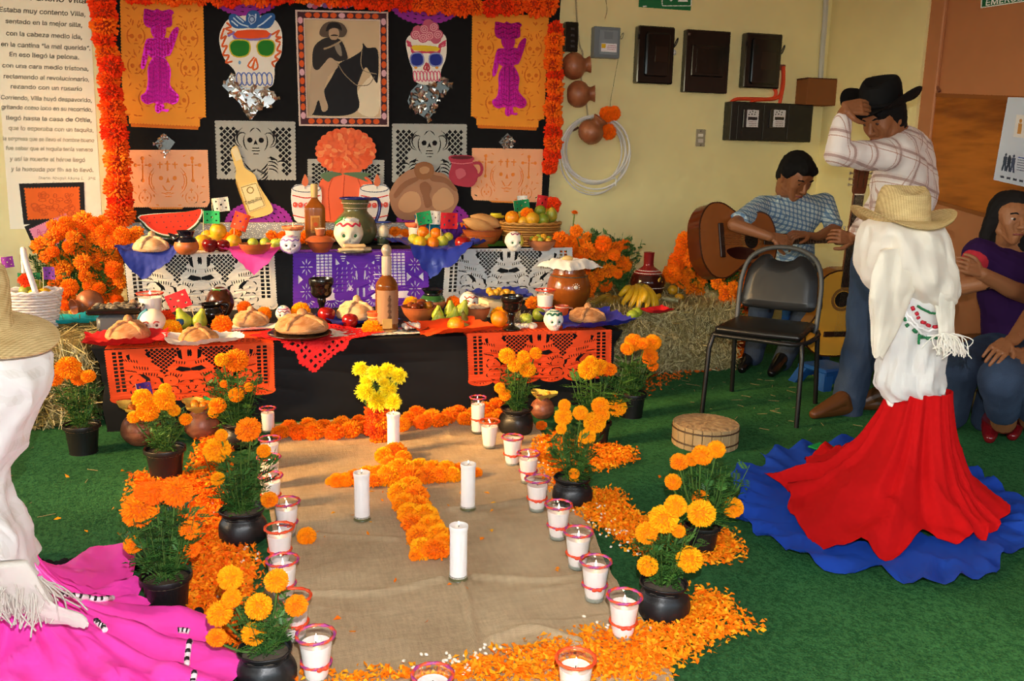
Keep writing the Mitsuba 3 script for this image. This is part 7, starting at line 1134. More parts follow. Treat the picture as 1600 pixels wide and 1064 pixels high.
def hand(J, B, wrist, c, fd, nrm, curl=.7, pre='h', sc=1.0, thumb=1):
    """Palm at c; fd = finger direction, nrm = back of the hand."""
    fd = np.asarray(fd, float) / np.linalg.norm(fd); nrm = np.asarray(nrm, float) - fd * (np.asarray(nrm) @ fd); nrm /= np.linalg.norm(nrm); sd = np.cross(fd, nrm); c = np.asarray(c, float)
    for i, (o, l, r) in enumerate(((-.034, .068, .0088), (-.012, .078, .0092), (.011, .073, .009), (.033, .058, .008))):
        b = c + fd * .04 * sc + sd * o * sc; J[f'{pre}k{i}'] = (b, r * 1.25 * sc); J[f'{pre}q{i}'] = (c - fd * .035 * sc + sd * o * .55 * sc, .014 * sc); B.append((f'{pre}q{i}', f'{pre}k{i}'))
        if i: B += [(f'{pre}k{i-1}', f'{pre}k{i}'), (f'{pre}q{i-1}', f'{pre}k{i}'), (f'{pre}q{i}', f'{pre}k{i-1}')]
        a, p, last = 0, b, f'{pre}k{i}'
        for s in range(3): a += curl * (.55 if s == 0 else .8); p = p + (fd * math.cos(a) - nrm * math.sin(a)) * l * sc * (.45, .32, .25)[s]; n = f'{pre}f{i}{s}'; J[n] = (p, r * (1, .93, .82)[s] * sc); B.append((last, n)); last = n
    t0 = c - fd * .02 * sc - sd * .03 * thumb * sc; t1 = t0 + (fd * .6 - sd * .75 * thumb - nrm * .2) * .036 * sc; t2 = t1 + (fd * .85 - sd * .3 * thumb - nrm * .35) * .03 * sc; t3 = t2 + (fd * .9 - nrm * .45) * .022 * sc
    for n, p, r in (('t0', t0, .015), ('t1', t1, .0115), ('t2', t2, .0098), ('t3', t3, .0085)): J[pre + n] = (p, r * sc)
    B += [(pre + 'q0', pre + 't0'), (pre + 't0', pre + 't1'), (pre + 't1', pre + 't2'), (pre + 't2', pre + 't3'), (wrist, pre + 'q1'), (wrist, pre + 'q2')]
def headmesh(c, fwd, up, s=1.0):
    """Head with jaw, nose, lips, ears and sockets; returns mesh and a frame (right, forward, up)."""
    fwd = np.asarray(fwd, float) / np.linalg.norm(fwd); up = np.asarray(up, float); up = up - fwd * (up @ fwd); up /= np.linalg.norm(up); rt = np.cross(fwd, up)
    L = lambda x, y, z: np.asarray(c) + s * (rt * x + fwd * y + up * z)
    J = {'a': (L(0, -.025, .035), .088 * s), 'b': (L(0, .02, .03), .078 * s), 'c': (L(0, .035, -.045), .052 * s), 'chin': (L(0, .06, -.098), .022 * s), 'jl': (L(.048, .0, -.055), .022 * s), 'jr': (L(-.048, .0, -.055), .022 * s), 'n1': (L(0, .092, .012), .009 * s), 'n2': (L(0, .112, -.028), .013 * s), 'nl': (L(.012, .1, -.032), .008 * s), 'nr': (L(-.012, .1, -.032), .008 * s),
         'cl': (L(.04, .06, -.02), .026 * s), 'cr': (L(-.04, .06, -.02), .026 * s), 'm1': (L(.018, .088, -.062), .008 * s), 'm2': (L(-.018, .088, -.062), .008 * s), 'm3': (L(0, .094, -.06), .009 * s), 'm4': (L(0, .09, -.072), .008 * s), 'bl': (L(.034, .083, .03), .012 * s), 'br': (L(-.034, .083, .03), .012 * s), 'el': (L(.083, -.012, .005), .012 * s), 'el2': (L(.078, -.005, -.03), .009 * s), 'er': (L(-.083, -.012, .005), .012 * s), 'er2': (L(-.078, -.005, -.03), .009 * s), 'nk': (L(0, -.03, -.1), .055 * s)}
    B = [('a', 'b'), ('b', 'c'), ('c', 'chin'), ('chin', 'jl'), ('chin', 'jr'), ('jl', 'a'), ('jr', 'a'), ('n1', 'n2'), ('nl', 'nr'), ('nl', 'n2'), ('nr', 'n2'), ('b', 'cl'), ('b', 'cr'), ('cl', 'chin'), ('cr', 'chin'), ('m1', 'm3'), ('m2', 'm3'), ('m4', 'm3'), ('m4', 'chin'), ('bl', 'br'), ('bl', 'b'), ('el', 'el2'), ('er', 'er2'), ('a', 'el'), ('a', 'er'), ('a', 'nk'), ('c', 'nk')]
    return blob(J, B, .008 * s, 5), L, (rt, fwd, up)
def face(t, L, s, closed=False, lip='#7a3c34'):
    for sx in (-1, 1):
        e = moved(sphere(1, 2), L(.034 * sx, .0805, .008), s=(.0145 * s, .009 * s, .0085 * s)); put('eye', shp(e, '#b9aa9c' if not closed else '#3a2218', 'gloss', True), t); k = put('iris', shp(moved(sphere(1, 2), L(.034 * sx, .0862, .007), s=.0074 * s), '#1a0e0a', 'gloss', True), t) if not closed else None
        put('eyebrow', shp(tube([L(.016 * sx, .092, .03), L(.034 * sx, .094, .036), L(.054 * sx, .079, .03)], .0042 * s, 6), '#120c0a', 'matte', True), t)
    put('mouth', shp(tube(curve([L(-.024, .087, -.066), L(-.01, .1, -.064), L(0, .101, -.065), L(.01, .1, -.064), L(.024, .087, -.066)], 3), .0052 * s, 6), lip, 'skin', True), t)
def hair(t, L, s, pts, col='#0c0a0a', size=.009, name='hair', it=3):
    J = {str(i): (L(*p[:3]), p[3] * s) for i, p in enumerate(pts)}; b = [(str(i), str(j)) for i in range(len(pts)) for j in pts[i][4]]; m = blob(J, b, size, it); v = np.array(m.vertices); n = np.array(m.vertex_normals); v += n * ((meshkit.fbm(v * [90, 90, 40], 2, 3) - .5) * .009)[:, None]; m.vertices = v; return put(name, shp(m, col, 'matte', True), t)
CAP = [(0, -.03, .05, .094, [1, 2, 3, 4]), (0, .035, .085, .055, [3, 4]), (0, -.06, -.02, .07, [3, 4]), (.045, -.01, .05, .062, []), (-.045, -.01, .05, .062, []), (.068, .03, .05, .022, [3]), (-.068, .03, .05, .022, [4]), (.03, .07, .085, .028, [1]), (-.03, .07, .085, .028, [1])]
SKIN = '#8a5636'
def clothing(t, name, J, bones, mat, col='#888', size=.014, it=5, wr=.008, seed=1):
    m = blob(J, bones, size, it); v = np.array(m.vertices); n = np.array(m.vertex_normals); f = meshkit.fbm(v * [14, 14, 9], 3, seed); v += n * ((f - .5) * 2 * wr)[:, None]; m.vertices = v; s = shp(m, col, mat if mat in ('cloth', 'matte', 'satin', 'leaf') else 'cloth', True); return put(name, s if mat in ('cloth', 'matte', 'satin') else withmat(s, mat), t)
def shoe(t, heel, toe, col, mat='satin', h=.07, w=.042, boot=None):
    h_, t_ = np.array(heel, float), np.array(toe, float); d = (t_ - h_) / np.linalg.norm(t_ - h_); J = {'h': (h_ + [0, 0, .045], .043), 'b': (t_ - d * .05 + [0, 0, .036], .034), 't': (t_ - d * .015 + [0, 0, .027], .026), 'a': (h_ + d * .03 + [0, 0, h + .02], .045)}; B = [('h', 'b'), ('b', 't'), ('a', 'h'), ('a', 'b')]
    if boot is not None: J['s'] = (np.array(boot), .055); B.append(('a', 's'))
    m = blob(J, B, .012, 4); v = np.array(m.vertices); v[:, 2] = np.maximum(v[:, 2], .003); m.vertices = v; put('boot' if boot is not None else 'shoe', shp(m, col, mat, True), t)
def off(J, ks, e): return {k: (J[k][0], J[k][1] + e) for k in ks}

# seated guitarist
t = thing('person', 'seated young man in a blue checked shirt playing a dark guitar by the yellow wall', 'person')
J = J3({'pel': (1243, 432, 5.2, .115), 'hl': (1222, 436, 5.18, .085), 'hr': (1268, 436, 5.18, .085), 'wa': (1243, 395, 5.2, .11), 'ch': (1240, 352, 5.14, .115), 'sl': (1190, 322, 5.12, .055), 'sr': (1288, 318, 5.12, .055), 'cl': (1212, 330, 5.12, .085), 'cr': (1266, 330, 5.12, .085), 'nb': (1240, 312, 5.1, .055), 'nt': (1242, 292, 5.06, .052),
        'el': (1147, 351, 4.78, .041), 'wl': (1203, 370, 4.64, .027), 'er': (1304, 358, 4.98, .042), 'wr': (1277, 370, 4.86, .027), 'kl': (1195, 452, 4.86, .068), 'kr': (1272, 455, 4.86, .068), 'al': (1178, 556, 4.96, .045), 'ar': (1222, 566, 4.88, .045)})
B = [('pel', 'hl'), ('pel', 'hr'), ('pel', 'wa'), ('wa', 'ch'), ('ch', 'cl'), ('ch', 'cr'), ('cl', 'sl'), ('cr', 'sr'), ('cl', 'cr'), ('nb', 'nt'), ('cl', 'nb'), ('cr', 'nb'), ('sl', 'el'), ('el', 'wl'), ('sr', 'er'), ('er', 'wr'), ('hl', 'kl'), ('hr', 'kr'), ('kl', 'al'), ('kr', 'ar')]
hd, L, fr = headmesh(WY(1243, 277, 5.0), (.12, -.8, -.5), (0.05, -.35, .9), 1.12)
HB, HJ = [], dict(J); hand(HJ, HB, 'wl', WY(1218, 374, 4.63), (.9, -.1, -.25), (-.1, -.8, .6), .55, 'l', 1.05, -1); hand(HJ, HB, 'wr', WY(1253, 366, 4.84), (-.95, -.1, .05), (.1, -.3, .9), .75, 'r', 1.05, 1)
put('body', shp([blob(J, B, .016, 5), hd, blob(HJ, HB, .005, 3)], SKIN, 'skin', True), t); face(t, L, 1.12, True); hair(t, L, 1.12, CAP)
up = off(J, J, .014); up['eL'] = (J['el'][0] * .8 + J['sl'][0] * .2, .058); up['eR'] = (J['er'][0] * .85 + J['sr'][0] * .15, .056)
clothing(t, 'shirt', up, [('pel', 'wa'), ('wa', 'ch'), ('ch', 'cl'), ('ch', 'cr'), ('cl', 'sl'), ('cr', 'sr'), ('cl', 'cr'), ('sl', 'eL'), ('sr', 'eR'), ('cl', 'nb'), ('cr', 'nb')], 'blue_check', wr=.009)
put('collar', withmat(shp([tube(curve([L(.05, .0, -.125), L(.07, .05, -.165), L(.02, .1, -.2)], 4), .012, 6), tube(curve([L(-.05, .0, -.125), L(-.07, .05, -.165), L(-.02, .1, -.2)], 4), .012, 6)], '#888', 'cloth', True), 'blue_check'), t)
for a, b in (('eL', 'el'), ('eR', 'er')):
    d = J[b][0] - up[a][0]; put('rolled_cuff', withmat(shp(tube([up[a][0] - d * .1, up[a][0] + d * .35], .061, 14), '#888', 'cloth', True), 'blue_check'), t)
clothing(t, 'jeans', off(J, ('pel', 'hl', 'hr', 'kl', 'kr', 'al', 'ar'), .018), [('pel', 'hl'), ('pel', 'hr'), ('hl', 'kl'), ('hr', 'kr'), ('kl', 'al'), ('kr', 'ar')], 'denim')
shoe(t, G(1180, 572) + [0, .05, 0], G(1158, 584), '#0e0d0e', 'gloss'); shoe(t, G(1226, 578) + [0, .02, 0], G(1204, 590), '#0e0d0e', 'gloss')
def plastic_stool(lab, c, w, h, rz):
    t = thing('plastic_stool', lab, 'stool'); m = M4(c, rz); put('seat', at(shp(box(w, w, .03, .012, (0, 0, h - .03)), '#174a8c', 'satin', 30), m), t)
    for sx in (-1, 1):
        for sy in (-1, 1):
            q = trimesh.convex.convex_hull(np.vstack([np.array([[sx * (w / 2 - a), sy * (w / 2 - b), h - .02] for a in (.01, .08) for b in (.01, .08)]), np.array([[sx * (w / 2 + .03 - a), sy * (w / 2 + .03 - b), 0] for a in (0, .06) for b in (0, .06)])])); put('leg', at(shp(q, '#174a8c', 'satin', False), m), t)
    put('apron', at(shp([box(w - .02, .012, .07, .003, (0, s * (w / 2 - .008), h - .09)) for s in (-1, 1)], '#164684', 'satin', False), m), t, kind='stuff')
plastic_stool('blue plastic stool under the seated guitarist', [J['pel'][0][0], J['pel'][0][1] + .0, 0], .32, J['pel'][0][2] - .15, .1)
# guitars
def guitar_parts(top, side, guard):
    o = sg.Polygon(np.vstack([q := curve([(0, 0), (.012, .1), (.07, .175), (.15, .185), (.22, .15), (.27, .118), (.32, .12), (.39, .14), (.45, .12), (.482, .06), (.487, 0)], 5), (q * [1, -1])[::-1][1:-1]])).buffer(0); hole = sg.Point(.325, 0).buffer(.045, 10); out = []
    out.append(('sides', shp(moved(ext(o, .095), (0, 0, -.095)), side, 'gloss', 30))); out.append(('soundboard', shp(moved(ext(o.buffer(.003).difference(hole), .004), (0, 0, .0002)), top, 'satin', False))); out.append(('binding', shp(moved(ext(o.buffer(.004).difference(o.buffer(-.003)), .0052), (0, 0, -.0004)), '#3a1a0c', 'gloss', False))); out.append(('sound_hole', shp(moved(ext(sg.Point(.325, 0).buffer(.0445, 10), .001), (0, 0, -.0005)), '#1a0f08', 'matte', False)))
    out.append(('rosette', shp(moved(ext(sg.Point(.325, 0).buffer(.066, 12).difference(sg.Point(.325, 0).buffer(.05, 12)), .001), (0, 0, .0042)), '#8a5a28', 'satin', False)))
    if guard: out.append(('pick_guard', shp(moved(ext(smoothpoly([(.16, -.05), (.2, -.09), (.29, -.1), (.36, -.09), (.33, -.05), (.24, -.035)], 4), .0015), (0, 0, .0043)), '#2a0c0a', 'gloss', False)))
    out.append(('bridge', shp(box(.03, .17, .012, .003, (.13, 0, .004)), '#2a140c', 'satin', False))); out.append(('neck', shp(box(.42, .05, .024, .006, (.69, 0, -.012)), '#6a3a1a', 'satin', 30))); out.append(('fingerboard', shp(box(.50, .054, .006, .001, (.645, 0, .012)), '#24140e', 'satin', False)))
    for i in range(14): out.append(('fret', shp(box(.002, .053, .0015, 0, (.9 - .52 * (1 - 2 ** (-(i + 1) / 12.)), 0, .018)), '#b8b0a0', 'metal', False)))
    hs = ext(sg.Polygon([(.895, -.024), (.91, -.034), (1.04, -.04), (1.05, -.02), (1.045, 0), (1.05, .02), (1.04, .04), (.91, .034), (.895, .024)]).difference(sg.box(.93, .012, 1.02, .02)).difference(sg.box(.93, -.02, 1.02, -.012)), .018); out.append(('headstock', shp(moved(hs, (0, 0, -.006)), '#5a2a12', 'satin', False))); out.append(('nut', shp(box(.006, .052, .01, .001, (.897, 0, .012)), '#e0d8c4', 'satin', False)))
    for i in range(3):
        for s in (-1, 1): out.append(('tuning_peg', shp([tube([(.945 + i * .03, s * .036, .002), (.945 + i * .03, s * .055, .002)], .003, 6), box(.014, .012, .01, .003, (.945 + i * .03, s * .06, -.003))], '#c8c4b8', 'metal', False)))
    for i in range(6): out.append(('string', shp(tube([(.125, -.024 + i * .0096, .0175), (.9, -.02 + i * .008, .0235)], .0007, 4, False), '#d0c8b4', 'metal', False)))
    return out
def guitar(lab, tail, head, nrm, parts, L=1.05):
    x = np.array(head) - tail; s = np.linalg.norm(x) / L; x = x / np.linalg.norm(x); n = np.asarray(nrm, float); n = n - x * (n @ x); n /= np.linalg.norm(n); m = np.eye(4); m[:3, 0] = x * s; m[:3, 1] = np.cross(n, x) * s; m[:3, 2] = n * s; m[:3, 3] = tail; t = thing('guitar', lab, 'guitar')
    for k, q in parts: put(k, at(q, m), t)
guitar('dark brown guitar held across the lap of the seated young man', WY(1093, 376, 4.78), WY(1336, 372, 5.02), (-.25, -1, .22), guitar_parts('#8a4a1c', '#54240e', True))
guitar('light golden guitar standing upright on the blue stool beside the standing man', WY(1303, 556, 4.42), WY(1346, 266, 4.3), (-.12, -1, .12), guitar_parts('#d89a34', '#8a5418', False), 1.02)
plastic_stool('low blue plastic stool under the light golden guitar', WY(1290, 580, 4.5) * [1, 1, 0], .24, .12, .15)

# standing man
t = thing('person', 'standing man in a white and brown plaid shirt holding his black cowboy hat', 'person')
J = J3({'pel': (1385, 400, 3.98, .12), 'hl': (1364, 410, 3.94, .09), 'hr': (1408, 408, 4.06, .09), 'wa': (1398, 355, 3.98, .12), 'ch': (1408, 285, 3.98, .135), 'cb': (1424, 300, 4.02, .12), 'sn': (1405, 240, 3.86, .07), 'sf': (1432, 235, 4.12, .07), 'nb': (1415, 222, 3.98, .07), 'nt': (1396, 203, 3.96, .055), 'eN': (1308, 240, 3.84, .045), 'wN': (1318, 178, 3.88, .031), 'mid': (1355, 243, 3.85, .058), 'eF': (1372, 320, 4.18, .045), 'wF': (1335, 366, 4.22, .03),
        'kl': (1352, 525, 3.9, .075), 'kr': (1400, 525, 4.1, .075), 'al': (1324, 632, 3.92, .05), 'ar': (1392, 628, 4.14, .05)})
B = [('pel', 'hl'), ('pel', 'hr'), ('pel', 'wa'), ('wa', 'ch'), ('wa', 'cb'), ('ch', 'cb'), ('ch', 'sn'), ('cb', 'sf'), ('ch', 'sf'), ('cb', 'sn'), ('sn', 'nb'), ('sf', 'nb'), ('nb', 'nt'), ('sn', 'mid'), ('mid', 'eN'), ('eN', 'wN'), ('sf', 'eF'), ('eF', 'wF'), ('hl', 'kl'), ('hr', 'kr'), ('kl', 'al'), ('kr', 'ar')]
hd, L, fr = headmesh(WY(1380, 186, 3.94), (-.85, -.25, -.42), (-.4, -.05, .9), 1.06)
HJ, HB = dict(J), []; hand(HJ, HB, 'wN', WY(1332, 168, 3.84), (.75, -.15, .05), (-.1, -.9, .5), .5, 'n', 1.05, -1); hand(HJ, HB, 'wF', WY(1322, 372, 4.24), (-.8, .0, .2), (0, -.9, .3), .8, 'f', 1.0, 1)
put('body', shp([blob(J, B, .016, 5), hd, blob(HJ, HB, .005, 3)], SKIN, 'skin', True), t); face(t, L, 1.06, True); hair(t, L, 1.06, CAP + [(0, -.075, -.07, .05, [2]), (.06, -.03, -.02, .035, [2, 3]), (-.06, -.03, -.02, .035, [2, 4]), (.05, .06, .05, .03, [1, 5]), (-.05, .06, .05, .03, [1, 6])])
up = off(J, J, .016); up['hem'] = (WY(1388, 385, 3.98), .15); up['hem2'] = (WY(1402, 380, 4.02), .13); up['wN'] = (J['wN'][0] * .85 + J['eN'][0] * .15, .045); up['wF'] = (J['wF'][0] * .85 + J['eF'][0] * .15, .045)
clothing(t, 'shirt', up, [('hem', 'wa'), ('hem2', 'wa'), ('hem', 'hem2'), ('wa', 'ch'), ('wa', 'cb'), ('ch', 'cb'), ('ch', 'sn'), ('cb', 'sf'), ('ch', 'sf'), ('cb', 'sn'), ('sn', 'nb'), ('sf', 'nb'), ('sn', 'mid'), ('mid', 'eN'), ('eN', 'wN'), ('sf', 'eF'), ('eF', 'wF')], 'brown_plaid', wr=.013, seed=4)
clothing(t, 'jeans', off(J, ('pel', 'hl', 'hr', 'kl', 'kr'), .022) | {'al': (J['al'][0], .082), 'ar': (J['ar'][0], .082), 'cl': (WY(1326, 646, 3.9), .07), 'cr': (WY(1394, 640, 4.12), .07)}, [('pel', 'hl'), ('pel', 'hr'), ('hl', 'kl'), ('hr', 'kr'), ('kl', 'al'), ('kr', 'ar'), ('al', 'cl'), ('ar', 'cr')], 'denim', wr=.014, seed=5)
put('collar', withmat(shp(tube([J['nb'][0] + .07 * np.array([math.cos(a), math.sin(a), .15 * math.cos(a)]) + [0, 0, .03] for a in np.linspace(0, 6.28, 20)], .016, 6), '#888', 'cloth', True), 'brown_plaid'), t)
shoe(t, G(1322, 652) + [.02, .04, 0], G(1268, 655), '#5a3416', 'satin'); shoe(t, G(1392, 650) + [.02, .1, 0], G(1345, 648) + [0, .1, 0], '#5a3416', 'satin')
def hat(lab, c, up, fwd, s, bx, by, ch, curl, mat, band, col='#888', dent=.03, name='hat', cat='hat'):
    """Wide hat: oval crown with a dent, brim curled up at the sides."""
    t = thing(name, lab, cat); m = zto(c, up); f = np.asarray(fwd, float) - m[:3, 2] * (np.asarray(fwd) @ m[:3, 2]); f /= np.linalg.norm(f); m[:3, 1] = f; m[:3, 0] = np.cross(f, m[:3, 2])
    a = np.arange(64) * 2 * np.pi / 64; R, r = [], [(0.0, 'i')]; rows = []
    for q, z in ((.02, ch - dent), (.45, ch - dent * .75), (.78, ch - .002), (.9, ch - .012), (1.0, ch * .72), (1.06, ch * .35), (1.1, .006)): rows.append(np.c_[q * .082 * np.cos(a), q * .102 * np.sin(a), np.full(64, z) - (.03 * np.clip(np.sin(a), 0, 1) ** 2 + dent * .5 * np.clip(1 - np.abs(np.cos(a)), 0, 1) * 0) * (q < .95) * (q > .3)])
    for k in (.2, .4, .6, .8, .95, 1.0): ex, ey = .09 + (bx - .09) * k, .112 + (by - .112) * k; rows.append(np.c_[ex * np.cos(a), ey * np.sin(a), .004 + curl * k ** 2 * np.abs(np.cos(a)) ** 2.2 - .018 * k ** 2 * np.abs(np.sin(a)) ** 3])
    rows.append(rows[-1] * [.985, .985, 1] - [0, 0, .006]); rows.append(np.c_[.095 * np.cos(a), .115 * np.sin(a), np.full(64, -.003)]); rows.append(np.c_[.078 * np.cos(a), .098 * np.sin(a), np.full(64, ch * .6)]); rows.append(np.c_[.01 * np.cos(a), .01 * np.sin(a), np.full(64, ch * .8 - dent)])
    v = np.vstack(rows); n = len(rows); i, j = np.meshgrid(np.arange(n - 1), np.arange(64), indexing='ij'); q = np.stack([i * 64 + j, (i + 1) * 64 + j, (i + 1) * 64 + (j + 1) % 64, i * 64 + (j + 1) % 64], -1).reshape(-1, 4); M = m.copy(); M[:3, :3] *= s
    sh = shp((v, q), col, 'matte', 40, xf=M); put('hat', withmat(sh, mat) if mat != 'matte' else sh, t)
    if band: put('band', shp(tube(np.c_[.0905 * np.cos(np.r_[a, 0]), .1115 * np.sin(np.r_[a, 0]), np.full(65, .014)], .009, 6, False), band, 'cloth', True, xf=M), t)
def straw_c(p, n, uv):
    a = dr.sin(p.x * 420 + p.z * 620); b = dr.sin(p.z * 520 - p.x * 380 + p.y * 300); return mikit.mix([float(x) for x in S('#a8874e')], [float(x) for x in S('#e6cf98')], dr.clip(.5 + .3 * a * b + .5 * (mikit.fbm(p.x * 30, p.y * 30, p.z * 60, 2) - .5), 0, 1))
def straw_h(p, n, uv): return dr.sin(p.x * 420 + p.z * 620) * dr.sin(p.z * 520 - p.x * 380 + p.y * 300)
scene['straw_weave'] = {'type': 'twosided', 'bsdf': {'type': 'bumpmap', 'arbitrary': mikit.proc(straw_h, 1e-3), 'scale': .0012, 'bsdf': {'type': 'principled', 'base_color': mikit.proc(straw_c), 'roughness': .6, 'specular': .3}}}
hat('black cowboy hat on the head of the standing man', WY(1376, 165, 3.93), (-.22, -.12, 1), (-.9, -.4, 0), 1.12, .165, .185, .125, .075, 'matte', '#161414', '#0b0a0b', .03)

# seated women at the right
t = thing('person', 'seated woman in a violet vest with crossed arms at the right edge', 'person')
J = J3({'pel': (1585, 545, 3.72, .13), 'hl': (1560, 552, 3.7, .1), 'hr': (1622, 552, 3.72, .1), 'wa': (1580, 490, 3.72, .125), 'ch': (1572, 432, 3.7, .125), 'cr': (1612, 425, 3.72, .12), 'sl': (1530, 398, 3.7, .065), 'sr': (1640, 392, 3.72, .065), 'nb': (1582, 388, 3.7, .07), 'nt': (1580, 368, 3.68, .05), 'el': (1498, 448, 3.6, .047), 'wl': (1552, 440, 3.48, .03), 'er': (1632, 470, 3.6, .05), 'wr': (1535, 428, 3.46, .032), 'mid': (1580, 452, 3.47, .044),
        'kl': (1500, 572, 3.35, .075), 'kr': (1570, 580, 3.32, .075), 'al': (1488, 650, 3.55, .05), 'ar': (1540, 655, 3.5, .05)})
B = [('pel', 'hl'), ('pel', 'hr'), ('pel', 'wa'), ('wa', 'ch'), ('wa', 'cr'), ('ch', 'cr'), ('ch', 'sl'), ('cr', 'sr'), ('sl', 'nb'), ('sr', 'nb'), ('nb', 'nt'), ('sl', 'el'), ('el', 'wl'), ('sr', 'er'), ('er', 'mid'), ('mid', 'wr'), ('hl', 'kl'), ('hr', 'kr'), ('kl', 'al'), ('kr', 'ar')]
hd, L, fr = headmesh(WY(1579, 342, 3.64), (-.25, -1, -.05), (.05, 0, 1), 1.02); HJ, HB = dict(J), []; hand(HJ, HB, 'wr', WY(1522, 420, 3.46), (-.9, .1, .35), (0, -.9, .3), .4, 'r', .95, -1)
put('body', shp([blob(J, B, .016, 5), hd, blob(HJ, HB, .006, 3)], '#94603e', 'skin', True), t); face(t, L, 1.02)
hair(t, L, 1.02, [(0, -.035, .045, .095, [1, 2, 3, 4]), (0, .02, .085, .055, [3, 4]), (0, -.08, -.06, .07, []), (.055, -.02, .04, .05, [5]), (-.055, -.02, .04, .05, [6]), (.085, -.025, -.06, .035, [7, 2]), (-.085, -.025, -.06, .035, [8, 2]), (.09, -.03, -.13, .03, [2]), (-.095, -.03, -.14, .03, [2])], '#141010')
for a, b in (('sl', 'el'), ('sr', 'er')): clothing(t, 'sleeve', {**off(J, J, .012), 't': (J[a][0] * .66 + J[b][0] * .34, .062)}, [(a, 't')], 'cloth', '#b8303c', wr=.004)
clothing(t, 'vest', off(J, J, .022), [('pel', 'hl'), ('pel', 'hr'), ('pel', 'wa'), ('wa', 'ch'), ('wa', 'cr'), ('ch', 'cr'), ('ch', 'sl'), ('cr', 'sr')], 'cloth', '#2c123e', wr=.01)
for s in (-1, 1): put('earring', shp(moved(sphere(.006, 1), L(.088 * s, .0, -.04)), '#d8d0c0', 'metal', True), t)
put('bracelet', shp(tube([J['wl'][0] * .9 + J['el'][0] * .1 + .036 * np.array([math.cos(a) * .4, math.sin(a) * .5, math.cos(a) * .8]) for a in np.linspace(0, 6.28, 16)], .007, 6), '#141214', 'gloss', True), t)
clothing(t, 'jeans', off(J, ('hl', 'hr', 'kl', 'kr', 'al', 'ar'), .02), [('hl', 'hr'), ('hl', 'kl'), ('hr', 'kr'), ('kl', 'al'), ('kr', 'ar')], 'denim'); shoe(t, G(1490, 648) + [0, .05, 0], G(1478, 660), '#100e10', 'gloss'); shoe(t, G(1545, 650) + [0, .08, 0], G(1528, 664), '#100e10', 'gloss')
t = thing('person', 'seated person in jeans and red boots, mostly outside the right edge of the photo', 'person')
J = J3({'pel': (1705, 600, 3.35, .14), 'wa': (1712, 530, 3.35, .13), 'ch': (1718, 460, 3.35, .14), 'sl': (1666, 432, 3.3, .065), 'sr': (1756, 430, 3.3, .065), 'nb': (1720, 415, 3.35, .07), 'nt': (1720, 390, 3.33, .055), 'el': (1616, 490, 3.2, .046), 'wl': (1584, 530, 3.04, .03), 'er': (1712, 530, 3.15, .046), 'wr': (1612, 548, 3.03, .03), 'kl': (1566, 590, 2.98, .078), 'kr': (1622, 600, 2.95, .078), 'al': (1568, 660, 3.2, .055), 'ar': (1612, 655, 3.15, .055), 'hl': (1672, 600, 3.3, .11), 'hr': (1722, 600, 3.25, .11)})
B = [('pel', 'wa'), ('wa', 'ch'), ('ch', 'sl'), ('ch', 'sr'), ('sl', 'nb'), ('sr', 'nb'), ('nb', 'nt'), ('sl', 'el'), ('el', 'wl'), ('sr', 'er'), ('er', 'wr'), ('pel', 'hl'), ('pel', 'hr'), ('hl', 'kl'), ('hr', 'kr'), ('kl', 'al'), ('kr', 'ar')]
hd, L, fr = headmesh(WY(1722, 360, 3.3), (-.35, -1, -.05), (0, 0, 1), 1.0); HJ, HB = dict(J), []; hand(HJ, HB, 'wl', WY(1566, 541, 3.0), (-.75, -.3, -.35), (-.1, -.5, .8), .45, 'l', .95, 1); hand(HJ, HB, 'wr', WY(1590, 556, 2.98), (-.8, -.3, -.3), (-.1, -.5, .8), .45, 'r', .95, -1)
put('body', shp([blob(J, B, .016, 5), hd, blob(HJ, HB, .005, 3)], '#8a5838', 'skin', True), t); face(t, L, 1.0); hair(t, L, 1.0, CAP, '#141010')
put('watch', shp(tube([J['wr'][0] + .034 * np.array([math.cos(a) * .5, math.sin(a) * .6, math.cos(a) * .8]) for a in np.linspace(0, 6.28, 16)], .007, 6), '#d0ccc0', 'metal', True), t); put('bracelet', shp(tube([J['wl'][0] + .033 * np.array([math.cos(a) * .5, math.sin(a) * .6, math.cos(a) * .8]) for a in np.linspace(0, 6.28, 16)], .005, 6), '#e4ded0', 'gloss', True), t)
clothing(t, 'blouse', {**off(J, J, .016), 'tl': (J['sl'][0] * .5 + J['el'][0] * .5, .066)}, [('pel', 'wa'), ('wa', 'ch'), ('ch', 'sl'), ('ch', 'sr'), ('sl', 'nb'), ('sr', 'nb'), ('sl', 'tl')], 'cloth', '#5a2030'); clothing(t, 'jeans', off(J, ('pel', 'hl', 'hr', 'kl', 'kr'), .02) | {'al': (J['kl'][0] * .3 + J['al'][0] * .7, .072), 'ar': (J['kr'][0] * .3 + J['ar'][0] * .7, .072)}, [('pel', 'hl'), ('pel', 'hr'), ('hl', 'kl'), ('hr', 'kr'), ('kl', 'al'), ('kr', 'ar')], 'denim')
shoe(t, G(1560, 682) + [0, .06, 0], G(1545, 694), '#6a1016', 'gloss', boot=J['al'][0]); shoe(t, G(1602, 676) + [0, .06, 0], G(1580, 690), '#6a1016', 'gloss', boot=J['ar'][0])
for nm, lab, c in (('wooden_bench', 'plain wooden bench under the seated people at the right wall', [3.86, 3.5, 0]),):
    t = thing(nm, lab, 'bench'); put('seat', shp(box(.34, 1.2, .03, .006, (c[0], c[1], .34)), '#6a4424', 'satin'), t)
    for y in (-.55, .55):
        for x in (-.13, .13): put('leg', shp(box(.04, .04, .34, .004, (c[0] + x, c[1] + y, 0)), '#5a3a1e', 'satin'), t)

